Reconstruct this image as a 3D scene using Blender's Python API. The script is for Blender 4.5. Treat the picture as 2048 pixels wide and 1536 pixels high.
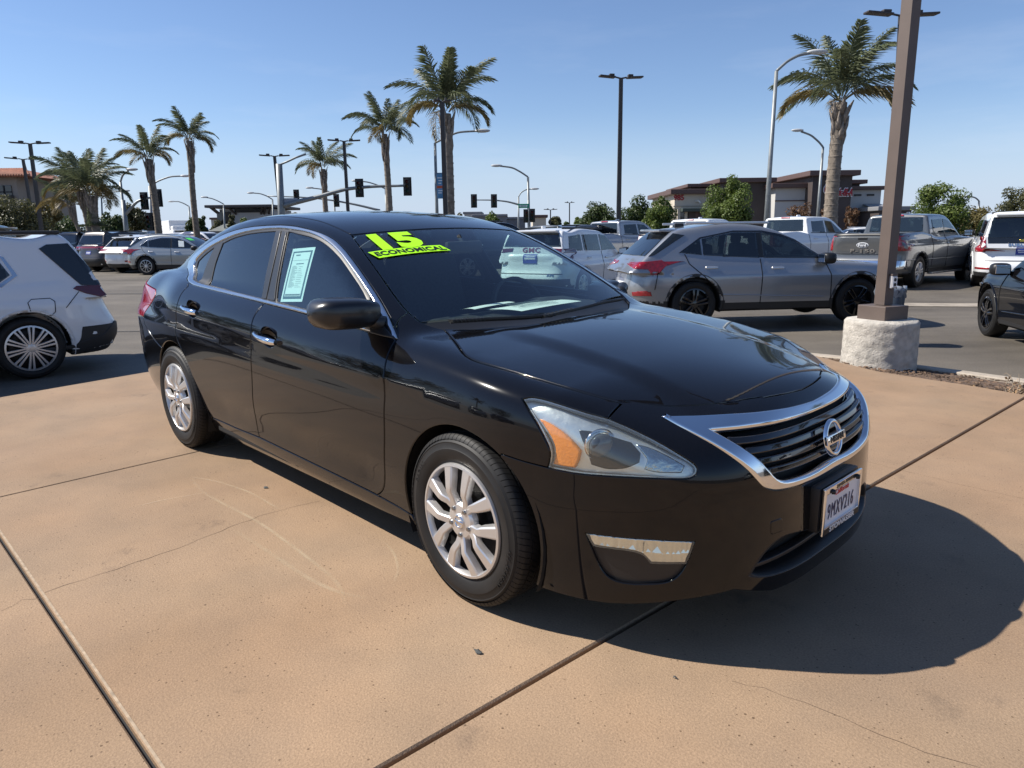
import bpy, bmesh, math, random
import numpy as np
from mathutils import Vector, Matrix
from mathutils.geometry import delaunay_2d_cdt
random.seed(7)
rng = np.random.default_rng(7)
for o in list(bpy.data.objects): bpy.data.objects.remove(o, do_unlink=True)
SC = bpy.context.scene
COL = SC.collection
# ------------------------------------------------------------------ camera
CAM_H = 1.65
cam = bpy.data.cameras.new('camera'); cam_ob = bpy.data.objects.new('camera', cam); COL.objects.link(cam_ob)
cam.sensor_fit = 'HORIZONTAL'; cam.sensor_width = 36.0; cam.lens = 36.0*1452.0/2048.0
cam.clip_start = 0.05; cam.clip_end = 4000
cr = Vector((0.99992845, -0.00239, -0.01172)); cu = Vector((0.01196, 0.20300, 0.97911))
cr.normalize(); cu = (cu-cr*cu.dot(cr)).normalized(); cb = cr.cross(cu)
cam_ob.matrix_world = Matrix(((cr.x, cu.x, cb.x, 0), (cr.y, cu.y, cb.y, 0), (cr.z, cu.z, cb.z, CAM_H), (0, 0, 0, 1)))
SC.camera = cam_ob
# ------------------------------------------------------------------ daylight
SUN_DIR = Vector((-0.697, 0.094, 0.711)).normalized()      # towards the sun
SUN_EL = math.asin(SUN_DIR.z); SUN_AZ = math.atan2(SUN_DIR.x, SUN_DIR.y)
world = bpy.data.worlds.new('World'); SC.world = world; world.use_nodes = True
nt = world.node_tree; nt.nodes.clear()
wo = nt.nodes.new('ShaderNodeOutputWorld'); bgn = nt.nodes.new('ShaderNodeBackground'); sky = nt.nodes.new('ShaderNodeTexSky')
sky.sky_type = 'NISHITA'; sky.sun_disc = False; sky.sun_elevation = SUN_EL; sky.sun_rotation = SUN_AZ
sky.altitude = 60; sky.air_density = 1.0; sky.dust_density = 0.02; sky.ozone_density = 4.2
# the faint streaks of high cloud near the skyline
tcw = nt.nodes.new('ShaderNodeTexCoord'); mpw = nt.nodes.new('ShaderNodeMapping'); mpw.inputs['Scale'].default_value = (1.6, 1.6, 9.); nzw = nt.nodes.new('ShaderNodeTexNoise'); nzw.inputs['Scale'].default_value = 1.9; nzw.inputs['Detail'].default_value = 7; nzw.inputs['Roughness'].default_value = .62
nt.links.new(tcw.outputs['Generated'], mpw.inputs[0]); nt.links.new(mpw.outputs[0], nzw.inputs['Vector'])
mrw = nt.nodes.new('ShaderNodeMapRange'); mrw.inputs[1].default_value = .52; mrw.inputs[2].default_value = .80; mrw.inputs[4].default_value = .22; nt.links.new(nzw.outputs[0], mrw.inputs[0])
sepw = nt.nodes.new('ShaderNodeSeparateXYZ'); nt.links.new(tcw.outputs['Generated'], sepw.inputs[0]); elw = nt.nodes.new('ShaderNodeMapRange'); elw.inputs[1].default_value = .34; elw.inputs[2].default_value = .04; nt.links.new(sepw.outputs[2], elw.inputs[0])
muw = nt.nodes.new('ShaderNodeMath'); muw.operation = 'MULTIPLY'; nt.links.new(mrw.outputs[0], muw.inputs[0]); nt.links.new(elw.outputs[0], muw.inputs[1])
tiw = nt.nodes.new('ShaderNodeMix'); tiw.data_type = 'RGBA'; tiw.blend_type = 'MULTIPLY'; tiw.inputs[0].default_value = 1.; tiw.inputs[7].default_value = (1.0, .975, 1.045, 1); nt.links.new(sky.outputs[0], tiw.inputs[6])
clw = nt.nodes.new('ShaderNodeMix'); clw.data_type = 'RGBA'; nt.links.new(muw.outputs[0], clw.inputs[0]); nt.links.new(tiw.outputs[2], clw.inputs[6]); clw.inputs[7].default_value = (7.6, 7.9, 8.6, 1)
# bluish marine haze low on the horizon, all the way round
hzw = nt.nodes.new('ShaderNodeMapRange'); hzw.inputs[1].default_value = .16; hzw.inputs[2].default_value = .0; hzw.inputs[4].default_value = .85; hzw.interpolation_type = 'SMOOTHSTEP'; nt.links.new(sepw.outputs[2], hzw.inputs[0])
hmw = nt.nodes.new('ShaderNodeMix'); hmw.data_type = 'RGBA'; nt.links.new(hzw.outputs[0], hmw.inputs[0]); nt.links.new(clw.outputs[2], hmw.inputs[6]); hmw.inputs[7].default_value = (4.25, 5.15, 6.75, 1)
nt.links.new(hmw.outputs[2], bgn.inputs[0]); bgn.inputs[1].default_value = 0.085
nt.links.new(bgn.outputs[0], wo.inputs[0])
sun = bpy.data.lights.new('sun', 'SUN'); sun.energy = 4.9; sun.angle = math.radians(0.53); sun.color = (1.0, 0.945, 0.86)
sun_ob = bpy.data.objects.new('sun', sun); COL.objects.link(sun_ob)
sun_ob.rotation_euler = SUN_DIR.to_track_quat('Z', 'Y').to_euler()
SC.view_settings.view_transform = 'Standard'; SC.view_settings.look = 'None'
SC.view_settings.gamma = 1.0; SC.view_settings.use_curve_mapping = False; SC.view_settings.exposure = 0.6
SC.render.engine = 'CYCLES'
SC.cycles.max_bounces = 10; SC.cycles.transparent_max_bounces = 16; SC.cycles.glossy_bounces = 5
SC.cycles.sample_clamp_indirect = 6.0
try: SC.cycles.use_denoising = True
except Exception: pass

# ------------------------------------------------------------------ materials
MATS = {}
def mat(name, col=(.5, .5, .5), rough=.5, metal=0., coat=0., spec=.5, noise=None, bump=None, emit=None, trans=None):
    """principled material; noise=(scale, amount[, detail]) varies value, bump=(scale, strength)"""
    if name in MATS: return MATS[name]
    m = bpy.data.materials.new(name); m.use_nodes = True; t = m.node_tree; b = t.nodes['Principled BSDF']
    b.inputs['Base Color'].default_value = (*col, 1); b.inputs['Roughness'].default_value = rough
    b.inputs['Metallic'].default_value = metal; b.inputs['Coat Weight'].default_value = coat
    b.inputs['Coat Roughness'].default_value = .03; b.inputs['Specular IOR Level'].default_value = spec
    tc = None
    if noise or bump: tc = t.nodes.new('ShaderNodeTexCoord')
    if noise:
        n = t.nodes.new('ShaderNodeTexNoise'); n.inputs['Scale'].default_value = noise[0]; n.inputs['Detail'].default_value = noise[2] if len(noise) > 2 else 5
        mx = t.nodes.new('ShaderNodeMix'); mx.data_type = 'RGBA'
        a = noise[1]
        mx.inputs[6].default_value = (*[c*(1-a) for c in col], 1); mx.inputs[7].default_value = (*[min(1, c*(1+a)) for c in col], 1)
        cr_ = t.nodes.new('ShaderNodeMapRange'); cr_.inputs[1].default_value = .3; cr_.inputs[2].default_value = .7
        t.links.new(tc.outputs['Object'], n.inputs['Vector']); t.links.new(n.outputs[0], cr_.inputs[0])
        t.links.new(cr_.outputs[0], mx.inputs[0]); t.links.new(mx.outputs[2], b.inputs['Base Color'])
    if bump:
        n2 = t.nodes.new('ShaderNodeTexNoise'); n2.inputs['Scale'].default_value = bump[0]; n2.inputs['Detail'].default_value = 6
        bp = t.nodes.new('ShaderNodeBump'); bp.inputs['Strength'].default_value = bump[1]; bp.inputs['Distance'].default_value = .02
        t.links.new(tc.outputs['Object'], n2.inputs['Vector']); t.links.new(n2.outputs[0], bp.inputs['Height']); t.links.new(bp.outputs[0], b.inputs['Normal'])
    if emit: b.inputs['Emission Color'].default_value = (*emit[:3], 1); b.inputs['Emission Strength'].default_value = emit[3]
    MATS[name] = m; return m
def glass(name, tint, refl=1.0, rough=0.0, ior=1.75):
    """thin tinted glass: transparent film under a fresnel reflection"""
    m = bpy.data.materials.new(name); m.use_nodes = True; t = m.node_tree; t.nodes.clear()
    o = t.nodes.new('ShaderNodeOutputMaterial'); mx = t.nodes.new('ShaderNodeMixShader'); tr = t.nodes.new('ShaderNodeBsdfTransparent')
    gl = t.nodes.new('ShaderNodeBsdfGlossy'); fr = t.nodes.new('ShaderNodeFresnel'); ge = t.nodes.new('ShaderNodeNewGeometry'); mr = t.nodes.new('ShaderNodeMapRange'); mr.inputs[3].default_value = ior; mr.inputs[4].default_value = 1/ior; t.links.new(ge.outputs['Backfacing'], mr.inputs[0]); t.links.new(mr.outputs[0], fr.inputs[0])
    tr.inputs[0].default_value = (*tint, 1); gl.inputs['Roughness'].default_value = rough; gl.inputs[0].default_value = (refl, refl, refl, 1)
    t.links.new(fr.outputs[0], mx.inputs[0]); t.links.new(tr.outputs[0], mx.inputs[1]); t.links.new(gl.outputs[0], mx.inputs[2]); t.links.new(mx.outputs[0], o.inputs[0])
    MATS[name] = m; return m

# ------------------------------------------------------------------ objects
def link(name, me, m=None, parent=None, loc=None, label=None, cat=None, group=None, kind=None):
    o = bpy.data.objects.new(name, me); COL.objects.link(o)
    if m is not None and me is not None and len(me.materials) == 0: me.materials.append(m)
    if parent is not None: o.parent = parent
    if loc is not None: o.location = loc
    if label: o['label'] = label
    if cat: o['category'] = cat
    if group: o['group'] = group
    if kind: o['kind'] = kind
    return o
def thing(name, label, cat, loc=(0, 0, 0), rotz=0., group=None, mw=None):
    o = link(name, None, label=label, cat=cat, group=group, loc=loc); o.rotation_euler = (0, 0, rotz)
    o.empty_display_size = .3
    if mw is not None: o.matrix_world = mw
    return o
def copy_tree(o, parent=None):
    c = o.copy(); COL.objects.link(c)
    if parent is not None:
        c.parent = parent; c.matrix_parent_inverse = o.matrix_parent_inverse.copy()
    for ch in list(o.children): copy_tree(ch, c)
    return c
def mesh(name, v, f, m=None, smooth=False, normals=None):
    me = bpy.data.meshes.new(name); me.from_pydata([tuple(map(float, p)) for p in v], [], [tuple(map(int, q)) for q in f])
    if m is not None: me.materials.append(m)
    if smooth: me.polygons.foreach_set('use_smooth', [True]*len(me.polygons))
    me.update()
    if normals is not None: me.normals_split_custom_set_from_vertices([tuple(n) for n in normals])
    return me
def fix_normals(me):
    bm = bmesh.new(); bm.from_mesh(me); bmesh.ops.recalc_face_normals(bm, faces=bm.faces[:]); bm.to_mesh(me); bm.free()
def smooth_angle(me, a=35):
    me.polygons.foreach_set('use_smooth', [True]*len(me.polygons)); me.set_sharp_from_angle(angle=math.radians(a)); me.update()
class MB:
    """collects boxes, tubes, prisms and lathes into one mesh"""
    def __init__(s): s.v = []; s.f = []
    def add(s, v, f):
        n = len(s.v); s.v += [tuple(map(float, p)) for p in v]; s.f += [tuple(int(i)+n for i in q) for q in f]; return s
    def box(s, c, d, M=None):
        x, y, z = d[0]/2, d[1]/2, d[2]/2
        v = [Vector((a*x, b*y, e*z)) for a in (-1, 1) for b in (-1, 1) for e in (-1, 1)]
        if M is not None: v = [M @ p for p in v]
        v = [p+Vector(c) for p in v]
        return s.add(v, [(0, 1, 3, 2), (4, 6, 7, 5), (0, 4, 5, 1), (2, 3, 7, 6), (0, 2, 6, 4), (1, 5, 7, 3)])
    def bbox(s, c, d, b=.01, M=None):
        """box with chamfered edges"""
        bm = bmesh.new(); bmesh.ops.create_cube(bm, size=1)
        for q in bm.verts: q.co = Vector((q.co.x*d[0], q.co.y*d[1], q.co.z*d[2]))
        bmesh.ops.bevel(bm, geom=bm.edges[:]+bm.verts[:], offset=min(b, min(d)*.45), segments=2, profile=.6, affect='EDGES')
        bm.verts.ensure_lookup_table()
        v = [(M @ q.co if M is not None else q.co)+Vector(c) for q in bm.verts]; f = [[w.index for w in q.verts] for q in bm.faces]; bm.free()
        return s.add(v, f)
    def tube(s, pts, r, n=8, cap=True, up=None):
        pts = [Vector(p) for p in pts]; k = len(pts); rr = r if hasattr(r, '__len__') else [r]*k
        v = []; f = []; prev = None
        for i, p in enumerate(pts):
            t = (pts[min(i+1, k-1)]-pts[max(i-1, 0)]).normalized()
            if prev is None:
                a = Vector((0, 0, 1)) if abs(t.z) < .9 else Vector((1, 0, 0))
                u = t.cross(a).normalized()
            else: u = (prev-t*prev.dot(t)).normalized()
            prev = u; w = t.cross(u)
            for j in range(n):
                an = 2*math.pi*(j+.5)/n; v.append(p+(u*math.cos(an)+w*math.sin(an))*rr[i])
        for i in range(k-1):
            for j in range(n):
                a = i*n+j; b = i*n+(j+1) % n; f.append((a, b, b+n, a+n))
        if cap: f.append(tuple(range(n-1, -1, -1))); f.append(tuple(range((k-1)*n, k*n)))
        return s.add(v, f)
    def prism(s, poly, z0, z1):
        n = len(poly); v = [(p[0], p[1], z0) for p in poly]+[(p[0], p[1], z1) for p in poly]
        f = [tuple(range(n-1, -1, -1)), tuple(range(n, 2*n))]+[(i, (i+1) % n, (i+1) % n+n, i+n) for i in range(n)]
        return s.add(v, f)
    def lathe(s, prof, n=32, axis='Z', c=(0, 0, 0), close=False):
        """prof: list of (radius, height)"""
        v = []; f = []; k = len(prof)
        for r_, h in prof:
            for j in range(n):
                a = 2*math.pi*j/n; x, y = r_*math.cos(a), r_*math.sin(a)
                p = (x, y, h) if axis == 'Z' else ((x, h, y) if axis == 'Y' else (h, x, y))
                v.append((p[0]+c[0], p[1]+c[1], p[2]+c[2]))
        rng_ = range(k) if close else range(k-1)
        for i in rng_:
            for j in range(n):
                a = i*n+j; b = i*n+(j+1) % n; i2 = ((i+1) % k)*n
                f.append((a, b, i2+(j+1) % n, i2+j))
        return s.add(v, f)
    def ellip(s, c, r, n=16, m=10, M=None, p=1.0):
        v = []; f = []
        for i in range(m+1):
            ph = math.pi*i/m-math.pi/2
            for j in range(n):
                th = 2*math.pi*j/n
                g = lambda q: math.copysign(abs(q)**p, q)
                q = Vector((r[0]*g(math.cos(ph))*g(math.cos(th)), r[1]*g(math.cos(ph))*g(math.sin(th)), r[2]*g(math.sin(ph))))
                if M is not None: q = M @ q
                v.append(q+Vector(c))
        for i in range(m):
            for j in range(n): f.append((i*n+j, i*n+(j+1) % n, (i+1)*n+(j+1) % n, (i+1)*n+j))
        return s.add(v, f)
    def build(s, name, m, parent=None, smooth=False, angle=None, **k):
        me = mesh(name, s.v, s.f, m, smooth)
        if smooth and angle: me.set_sharp_from_angle(angle=math.radians(angle))
        return link(name, me, None, parent, **k)
def text_mesh(txt, size=1., extrude=.0, bold=0., shear=0., align='CENTER', space=1.0):
    c = bpy.data.curves.new('text', 'FONT'); c.body = txt; c.size = size; c.extrude = extrude; c.offset = bold; c.shear = shear
    c.align_x = align; c.align_y = 'CENTER'; c.space_character = space; c.resolution_u = 3
    o = bpy.data.objects.new('text', c); COL.objects.link(o)
    dg = bpy.context.evaluated_depsgraph_get(); me = bpy.data.meshes.new_from_object(o.evaluated_get(dg))
    bpy.data.objects.remove(o); bpy.data.curves.remove(c); me.materials.clear(); return me
def place_text(name, txt, size, m, M, parent, extrude=.002, bold=0., shear=0., wrap=None, space=1.0, sx=1.0, **k):
    """text standing in the local XY plane of matrix M"""
    me = text_mesh(txt, size, extrude, bold, shear, space=space)
    for v in me.vertices:
        p = M @ Vector((v.co.x*sx, v.co.y, v.co.z)); v.co = wrap(p, v.co.z) if wrap else p
    me.materials.append(m); return link(name, me, None, parent, **k)
def frame3(o, x, y):
    """matrix with origin o, x axis x and y axis near y"""
    x = Vector(x).normalized(); y = Vector(y); y = (y-x*y.dot(x)).normalized(); z = x.cross(y)
    return Matrix(((x.x, y.x, z.x, o[0]), (x.y, y.y, z.y, o[1]), (x.z, y.z, z.z, o[2]), (0, 0, 0, 1)))
# a direction seen in the photograph, walked out to a forward distance
def at(px, py, dist):
    w = cr*((px-1024)/1452.)-cu*((py-768)/1452.)-cb
    p = w*(dist/w.y); return Vector((p.x, p.y, p.z+CAM_H))

# ------------------------------------------------------------------ smooth solids
def cspl(xs, ys):
    xs = np.asarray(xs, float); ys = np.asarray(ys, float)
    if xs[0] > xs[-1]: xs = xs[::-1]; ys = ys[::-1]
    n = len(xs); h = np.diff(xs); A = np.zeros((n, n)); b = np.zeros(n); A[0, 0] = A[-1, -1] = 1
    for i in range(1, n-1):
        A[i, i-1] = h[i-1]; A[i, i] = 2*(h[i-1]+h[i]); A[i, i+1] = h[i]; b[i] = 6*((ys[i+1]-ys[i])/h[i]-(ys[i]-ys[i-1])/h[i-1])
    Mm = np.linalg.solve(A, b)
    def f(x):
        x = np.asarray(x, float); xc = np.clip(x, xs[0], xs[-1]); i = np.clip(np.searchsorted(xs, xc)-1, 0, n-2)
        t0 = xs[i+1]-xc; t1 = xc-xs[i]; hi = h[i]
        v = (Mm[i]*t0**3+Mm[i+1]*t1**3)/(6*hi)+(ys[i]/hi-Mm[i]*hi/6)*t0+(ys[i+1]/hi-Mm[i+1]*hi/6)*t1
        s0 = (ys[1]-ys[0])/h[0]-h[0]*Mm[1]/6; s1 = (ys[-1]-ys[-2])/h[-1]+h[-1]*Mm[-2]/6
        return v+np.minimum(x-xs[0], 0)*s0+np.maximum(x-xs[-1], 0)*s1
    return f
def smin(a, b, k):
    h = np.maximum(k-np.abs(a-b), 0)/k
    return np.minimum(a, b)-h*h*h*k/6
def smax(a, b, k): return -smin(-a, -b, k)
def sstep(x, a, b):
    t = np.clip((x-a)/(b-a), 0, 1); return t*t*(3-2*t)
def fgrad(F, p, h=1.5e-3):
    return np.stack([(F(p+e)-F(p-e))/(2*h) for e in np.eye(3)*h], -1)
def cast(F, o, d, t0, t1, n=56):
    N = len(o); t = np.full(N, np.nan); lo = np.full(N, t0); hi = np.full(N, np.nan); live = np.arange(N)
    ts = np.linspace(t0, t1, n); prev = ts[0]
    for s in ts[1:]:
        if len(live) == 0: break
        v = F(o[live]+d[live]*s) > 0; idx = live[v]; hi[idx] = s; lo[idx] = prev; live = live[~v]; prev = s
    ok = ~np.isnan(hi); a = lo[ok]; b = hi[ok]
    for _ in range(17):
        c = (a+b)/2; v = F(o[ok]+d[ok]*c[:, None]) > 0; b = np.where(v, c, b); a = np.where(v, a, c)
    t[ok] = b; return t
def resample(P, st, closed=True):
    P = np.asarray(P, float); out = []
    n = len(P)
    for i in range(n if closed else n-1):
        a = P[i]; b = P[(i+1) % n]; m = max(1, int(math.ceil(np.linalg.norm(b-a)/st)))
        for k in range(m): out.append(a+(b-a)*k/m)
    if not closed: out.append(P[-1])
    return np.array(out)
def area2(P): x, y = P[:, 0], P[:, 1]; return .5*np.sum(x*np.roll(y, -1)-np.roll(x, -1)*y)
def inset(P, d):
    """move a counter-clockwise loop inwards by d"""
    if d == 0: return P.copy()
    e = np.roll(P, -1, 0)-P; L = np.linalg.norm(e, axis=1, keepdims=True); e = e/np.maximum(L, 1e-9)
    n = np.stack([-e[:, 1], e[:, 0]], 1); n0 = np.roll(n, 1, 0); b = n+n0; bl = np.sum(b*b, 1, keepdims=True)
    b = b*2/np.maximum(bl, 1.0); 
    return P+b*d
def inside(P, Q):
    x, y = Q[:, 0], Q[:, 1]; c = np.zeros(len(Q), bool); n = len(P)
    for i in range(n):
        x1, y1 = P[i]; x2, y2 = P[(i+1) % n]
        if y1 == y2: continue
        m = ((y1 > y) != (y2 > y)) & (x < (x2-x1)*(y-y1)/(y2-y1)+x1); c ^= m
    return c
def seg_dist(P, Q):
    d = np.full(len(Q), 1e9)
    A = P; B = np.roll(P, -1, 0)
    for a, b in zip(A, B):
        e = b-a; t = np.clip(((Q-a)@e)/max(e@e, 1e-12), 0, 1); d = np.minimum(d, np.linalg.norm(Q-a-t[:, None]*e, axis=1))
    return d
class Skin:
    """projects flat outlines on to the solid F > 0"""
    def __init__(s, F, Z0=.62, XA=-.25, XB=-2.75, Y0=1.4): s.F = F; s.Z0 = Z0; s.XA = XA; s.XB = XB; s.Y0 = Y0
    SC = {'X': (1., .85), 'Z': (1.05, 1.15), 'C': (1.05, 1.), 'R': (.95, 1.), 'S': (1., 1.), 'B': (1., 1.), 'A': (1., 1.), 'T': (1., 1.)}
    def rays(s, m, q):
        a, b = q[:, 0], q[:, 1]; n = len(q); z = np.zeros(n)
        if m == 'X': d = np.stack([z, -np.cos(b), np.sin(b)], 1); o = np.stack([a, z, z+s.Z0], 1); return o+1.5*d, -d, .02, 1.46
        if m == 'Z': d = np.stack([np.cos(a)*np.cos(b), -np.sin(a)*np.cos(b), np.sin(b)], 1); o = np.stack([z+s.XA, z, z+.30], 1); return o+1.9*d, -d, .02, 1.8
        if m == 'C': d = np.stack([np.cos(a), -np.sin(a), z], 1); o = np.stack([z+s.XA, z, b], 1); return o+1.9*d, -d, .02, 1.8
        if m == 'R': d = np.stack([-np.cos(a), -np.sin(a), z], 1); o = np.stack([z+s.XB, z, b], 1); return o+1.9*d, -d, .02, 1.8
        if m == 'S': return np.stack([a, z-s.Y0, b], 1), np.tile([0, 1., 0], (n, 1)), .02, s.Y0-.02
        if m == 'B': return np.stack([z-8., a, b], 1), np.tile([1., 0, 0], (n, 1)), .5, 7.5
        if m == 'A': return np.stack([z+3., a, b], 1), np.tile([-1., 0, 0], (n, 1)), .5, 4.5
        if m == 'T': return np.stack([a, b, z+3.2], 1), np.tile([0, 0, -1.], (n, 1)), .02, 3.1
    def project(s, m, q):
        o, d, t0, t1 = s.rays(m, q); n_ = 56 if m in 'XZCRST' else 160
        t = cast(s.F, o, d, t0, t1, n_); bad = np.isnan(t)
        p = o+d*np.where(bad, 0, t)[:, None]
        g = fgrad(s.F, p); nn = -g/np.maximum(np.linalg.norm(g, axis=1, keepdims=True), 1e-9)
        return p, nn, bad
    def panel(s, name, m, poly, material, parent, off=0., depth=.014, gap=.0022, res=.035, holes=(), rnd=.003, flip=False, label=None, flat=None, hgap=None, both=False):
        """a trimmed sheet on the skin with rounded edges turned inwards"""
        sym = m.endswith('H'); m = m[0]; P = np.asarray(poly, float); sc = np.array(s.SC[m]); HH = [np.asarray(h, float) for h in holes]
        def full(P):
            R = P[::-1].copy(); R[:, 0 if m in 'ZRC' else 1] = (math.pi-R[:, 1]) if m == 'X' else -R[:, 0 if m in 'ZRC' else 1]
            k = [i for i in range(len(R)) if np.linalg.norm(R[i]-P[0]) > 1e-3 and np.linalg.norm(R[i]-P[-1]) > 1e-3]
            return np.r_[P, R[k]]
        if sym:
            P = P.copy()
            if m == 'X':
                P[[0, -1], 1] = math.pi/2
            P = full(P); HH = [full(h) if tag == 'H' else h for h, tag in [(h, 'H' if (abs(h[0, 0]) < 1e-3 and m in 'ZRC') else '') for h in HH]]
            extra = []
            for h in HH:
                if m in 'ZRC' and h[:, 0].min() > 1e-3: g = h.copy(); g[:, 0] *= -1; extra.append(g)
            HH += extra
        def prep(L, st):
            L = resample(L*sc, st); k = np.linalg.norm(L-np.roll(L, 1, 0), axis=1) > 1e-5; L = L[k]
            return L if area2(L) > 0 else L[::-1]
        bst = min(res*.6, .03)
        P0 = inset(prep(P, bst), gap); P1 = inset(P0, rnd)
        H0 = [inset(prep(h, bst), -(gap if hgap is None else hgap)) for h in HH]; H1 = [inset(h, -rnd) for h in H0]
        loops = [P1]+H1
        x0, y0 = P1.min(0); x1, y1 = P1.max(0)
        gx, gy = np.meshgrid(np.arange(x0+res*.5, x1, res), np.arange(y0+res*.43, y1, res*.87)); gx = gx+(np.arange(gx.shape[0]) % 2)[:, None]*res*.5
        G = np.stack([gx.ravel(), gy.ravel()], 1)
        if len(G):
            k = inside(P1, G)
            for h in H1: k &= ~inside(h, G)
            G = G[k]
            if len(G):
                dd = seg_dist(P1, G)
                for h in H1: dd = np.minimum(dd, seg_dist(h, G))
                G = G[dd > res*.45]
        V = np.concatenate(loops+[G]) if len(G) else np.concatenate(loops)
        E = []; n = 0
        for L in loops: E += [(n+i, n+(i+1) % len(L)) for i in range(len(L))]; n += len(L)
        rv, re, rf, *_ = delaunay_2d_cdt([Vector(q) for q in V], E, [], 0, 1e-7)
        RV = np.array([tuple(q) for q in rv]); T = np.array([tuple(t) for t in rf if len(t) == 3])
        c = RV[T].mean(1); k = inside(P1, c)
        for h in H1: k &= ~inside(h, c)
        T = T[k]; a = RV[T]; ar = (a[:, 1, 0]-a[:, 0, 0])*(a[:, 2, 1]-a[:, 0, 1])-(a[:, 2, 0]-a[:, 0, 0])*(a[:, 1, 1]-a[:, 0, 1])
        T = np.where((ar < 0)[:, None], T[:, ::-1], T)
        rings = [(P0, P1)]+list(zip(H0, H1))
        nb = len(RV); Q = [RV]; F_ = [tuple(t) for t in T]; offs = [np.full(nb, off)]
        nv = nb; blend = []
        from_edge = []
        for i, (L0, L1) in enumerate(rings):
            k = len(L0); Q += [L1, L0, L0]; offs += [np.full(k, off), np.full(k, off-rnd*.7), np.full(k, off-depth)]
            a, b, c_ = nv, nv+k, nv+2*k; nv += 3*k
            for j in range(k):
                j2 = (j+1) % k
                q1 = (a+j, b+j, b+j2, a+j2); q2 = (b+j, c_+j, c_+j2, b+j2)
                if i > 0: q1 = q1[::-1]; q2 = q2[::-1]
                F_ += [q1, q2]
            blend.append((a, b, c_, k))
        Q = np.concatenate(Q)/sc; offs = np.concatenate(offs)
        p, nn, bad = s.project(m, Q)
        if bad.any():
            okp = np.where(~bad)[0]
            if len(okp) == 0: return None
            for i in np.where(bad)[0]:
                j = okp[np.argmin(np.sum((Q[okp]-Q[i])**2, 1))]; p[i] = p[j]; nn[i] = nn[j]
        if flat is not None: pass
        pos = p+nn*offs[:, None]; nor = nn.copy()
        # orientation of the parameter plane
        t0 = np.array(F_[0][:3]); fn = np.cross(pos[t0[1]]-pos[t0[0]], pos[t0[2]]-pos[t0[0]])
        tot = 0
        for t in F_[:60]:
            w = np.cross(pos[t[1]]-pos[t[0]], pos[t[2]]-pos[t[0]]); tot += np.sign(w@nn[t[0]])
        if tot < 0: F_ = [q[::-1] for q in F_]
        for a, b, c_, k in blend:
            tang = np.roll(pos[b:b+k], -1, 0)-np.roll(pos[b:b+k], 1, 0); side = pos[b:b+k]-pos[a:a+k]
            side = side-np.sum(side*nn[b:b+k], 1, keepdims=True)*nn[b:b+k]; side /= np.maximum(np.linalg.norm(side, axis=1, keepdims=True), 1e-9)
            w = nn[b:b+k]*.6+side*.8; nor[b:b+k] = w/np.linalg.norm(w, axis=1, keepdims=True); nor[c_:c_+k] = side
        objs = []
        todo = ((flip,) if not both else (False, True))
        for fl in todo:
            pp = pos; ff = F_; n2 = nor
            if fl: pp = pos*[1, -1, 1]; n2 = nor*[1, -1, 1]; ff = [q[::-1] for q in F_]
            me = mesh(name, pp, ff, material, True, n2); objs.append(link(name, me, None, parent, label=label))
        return objs if both else objs[0]
def surface_net(F, lo, hi, h):
    """smooth closed mesh of F > 0"""
    lo = np.asarray(lo, float); n = np.ceil((np.asarray(hi)-lo)/h).astype(int)+1
    ax = [lo[i]+h*np.arange(n[i]) for i in range(3)]
    g = np.stack(np.meshgrid(*ax, indexing='ij'), -1); V = F(g.reshape(-1, 3)).reshape(n)
    S = V > 0
    c = np.zeros(np.array(n)-1, int)
    acc = np.zeros((*(np.array(n)-1), 3)); cnt = np.zeros(np.array(n)-1)
    for a in range(3):
        sl0 = [slice(None)]*3; sl1 = [slice(None)]*3; sl0[a] = slice(0, -1); sl1[a] = slice(1, None)
        cr_ = S[tuple(sl0)] != S[tuple(sl1)]; v0 = V[tuple(sl0)]; v1 = V[tuple(sl1)]
        t = np.where(cr_, v0/np.where(v0 == v1, 1, v0-v1), 0)
        pos = g[tuple(sl0)]+0.; pos[..., a] += t*h
        o = [b for b in range(3) if b != a]
        for d0 in (0, 1):
            for d1 in (0, 1):
                dst = [slice(None)]*3; src = [slice(None)]*3
                for b, dd in zip(o, (d0, d1)):
                    src[b] = slice(1, None) if dd == 0 else slice(0, -1)
                    # edge at index i belongs to cells i-1 and i
                    src[b] = slice(0, n[b]-1) if dd == 0 else slice(1, n[b])
                e = cr_[tuple(src)]; acc += np.where(e[..., None], pos[tuple(src)], 0); cnt += e
    act = cnt > 0; ids = -np.ones(act.shape, int); ids[act] = np.arange(act.sum()); P = acc[act]/cnt[act][:, None]
    faces = []
    for a in range(3):
        b, c2 = [(1, 2), (2, 0), (0, 1)][a]
        sl0 = [slice(1, -1)]*3; sl1 = [slice(1, -1)]*3; sl0[a] = slice(0, -1); sl1[a] = slice(1, None)
        A = S[tuple(sl0)]; B = S[tuple(sl1)]; idx = np.argwhere(A != B); off = np.ones(3, int); off[a] = 0; idx = idx+off
        up = S[tuple(idx.T)]
        def cid(db, dc):
            q = idx.copy(); q[:, b] -= db; q[:, c2] -= dc; return ids[tuple(q.T)]
        q = np.stack([cid(1, 1), cid(0, 1), cid(0, 0), cid(1, 0)], 1); q = np.where(up[:, None], q, q[:, ::-1]); faces.append(q)
    Fc = np.concatenate(faces)
    for _ in range(3):
        gr = fgrad(F, P); g2 = np.sum(gr*gr, 1); st = F(P)/np.maximum(g2, .05); st = np.clip(st, -h*.4, h*.4); P = P-gr*st[:, None]
    gr = fgrad(F, P); N = -gr/np.maximum(np.linalg.norm(gr, axis=1, keepdims=True), 1e-9)
    return P, Fc, N
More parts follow.
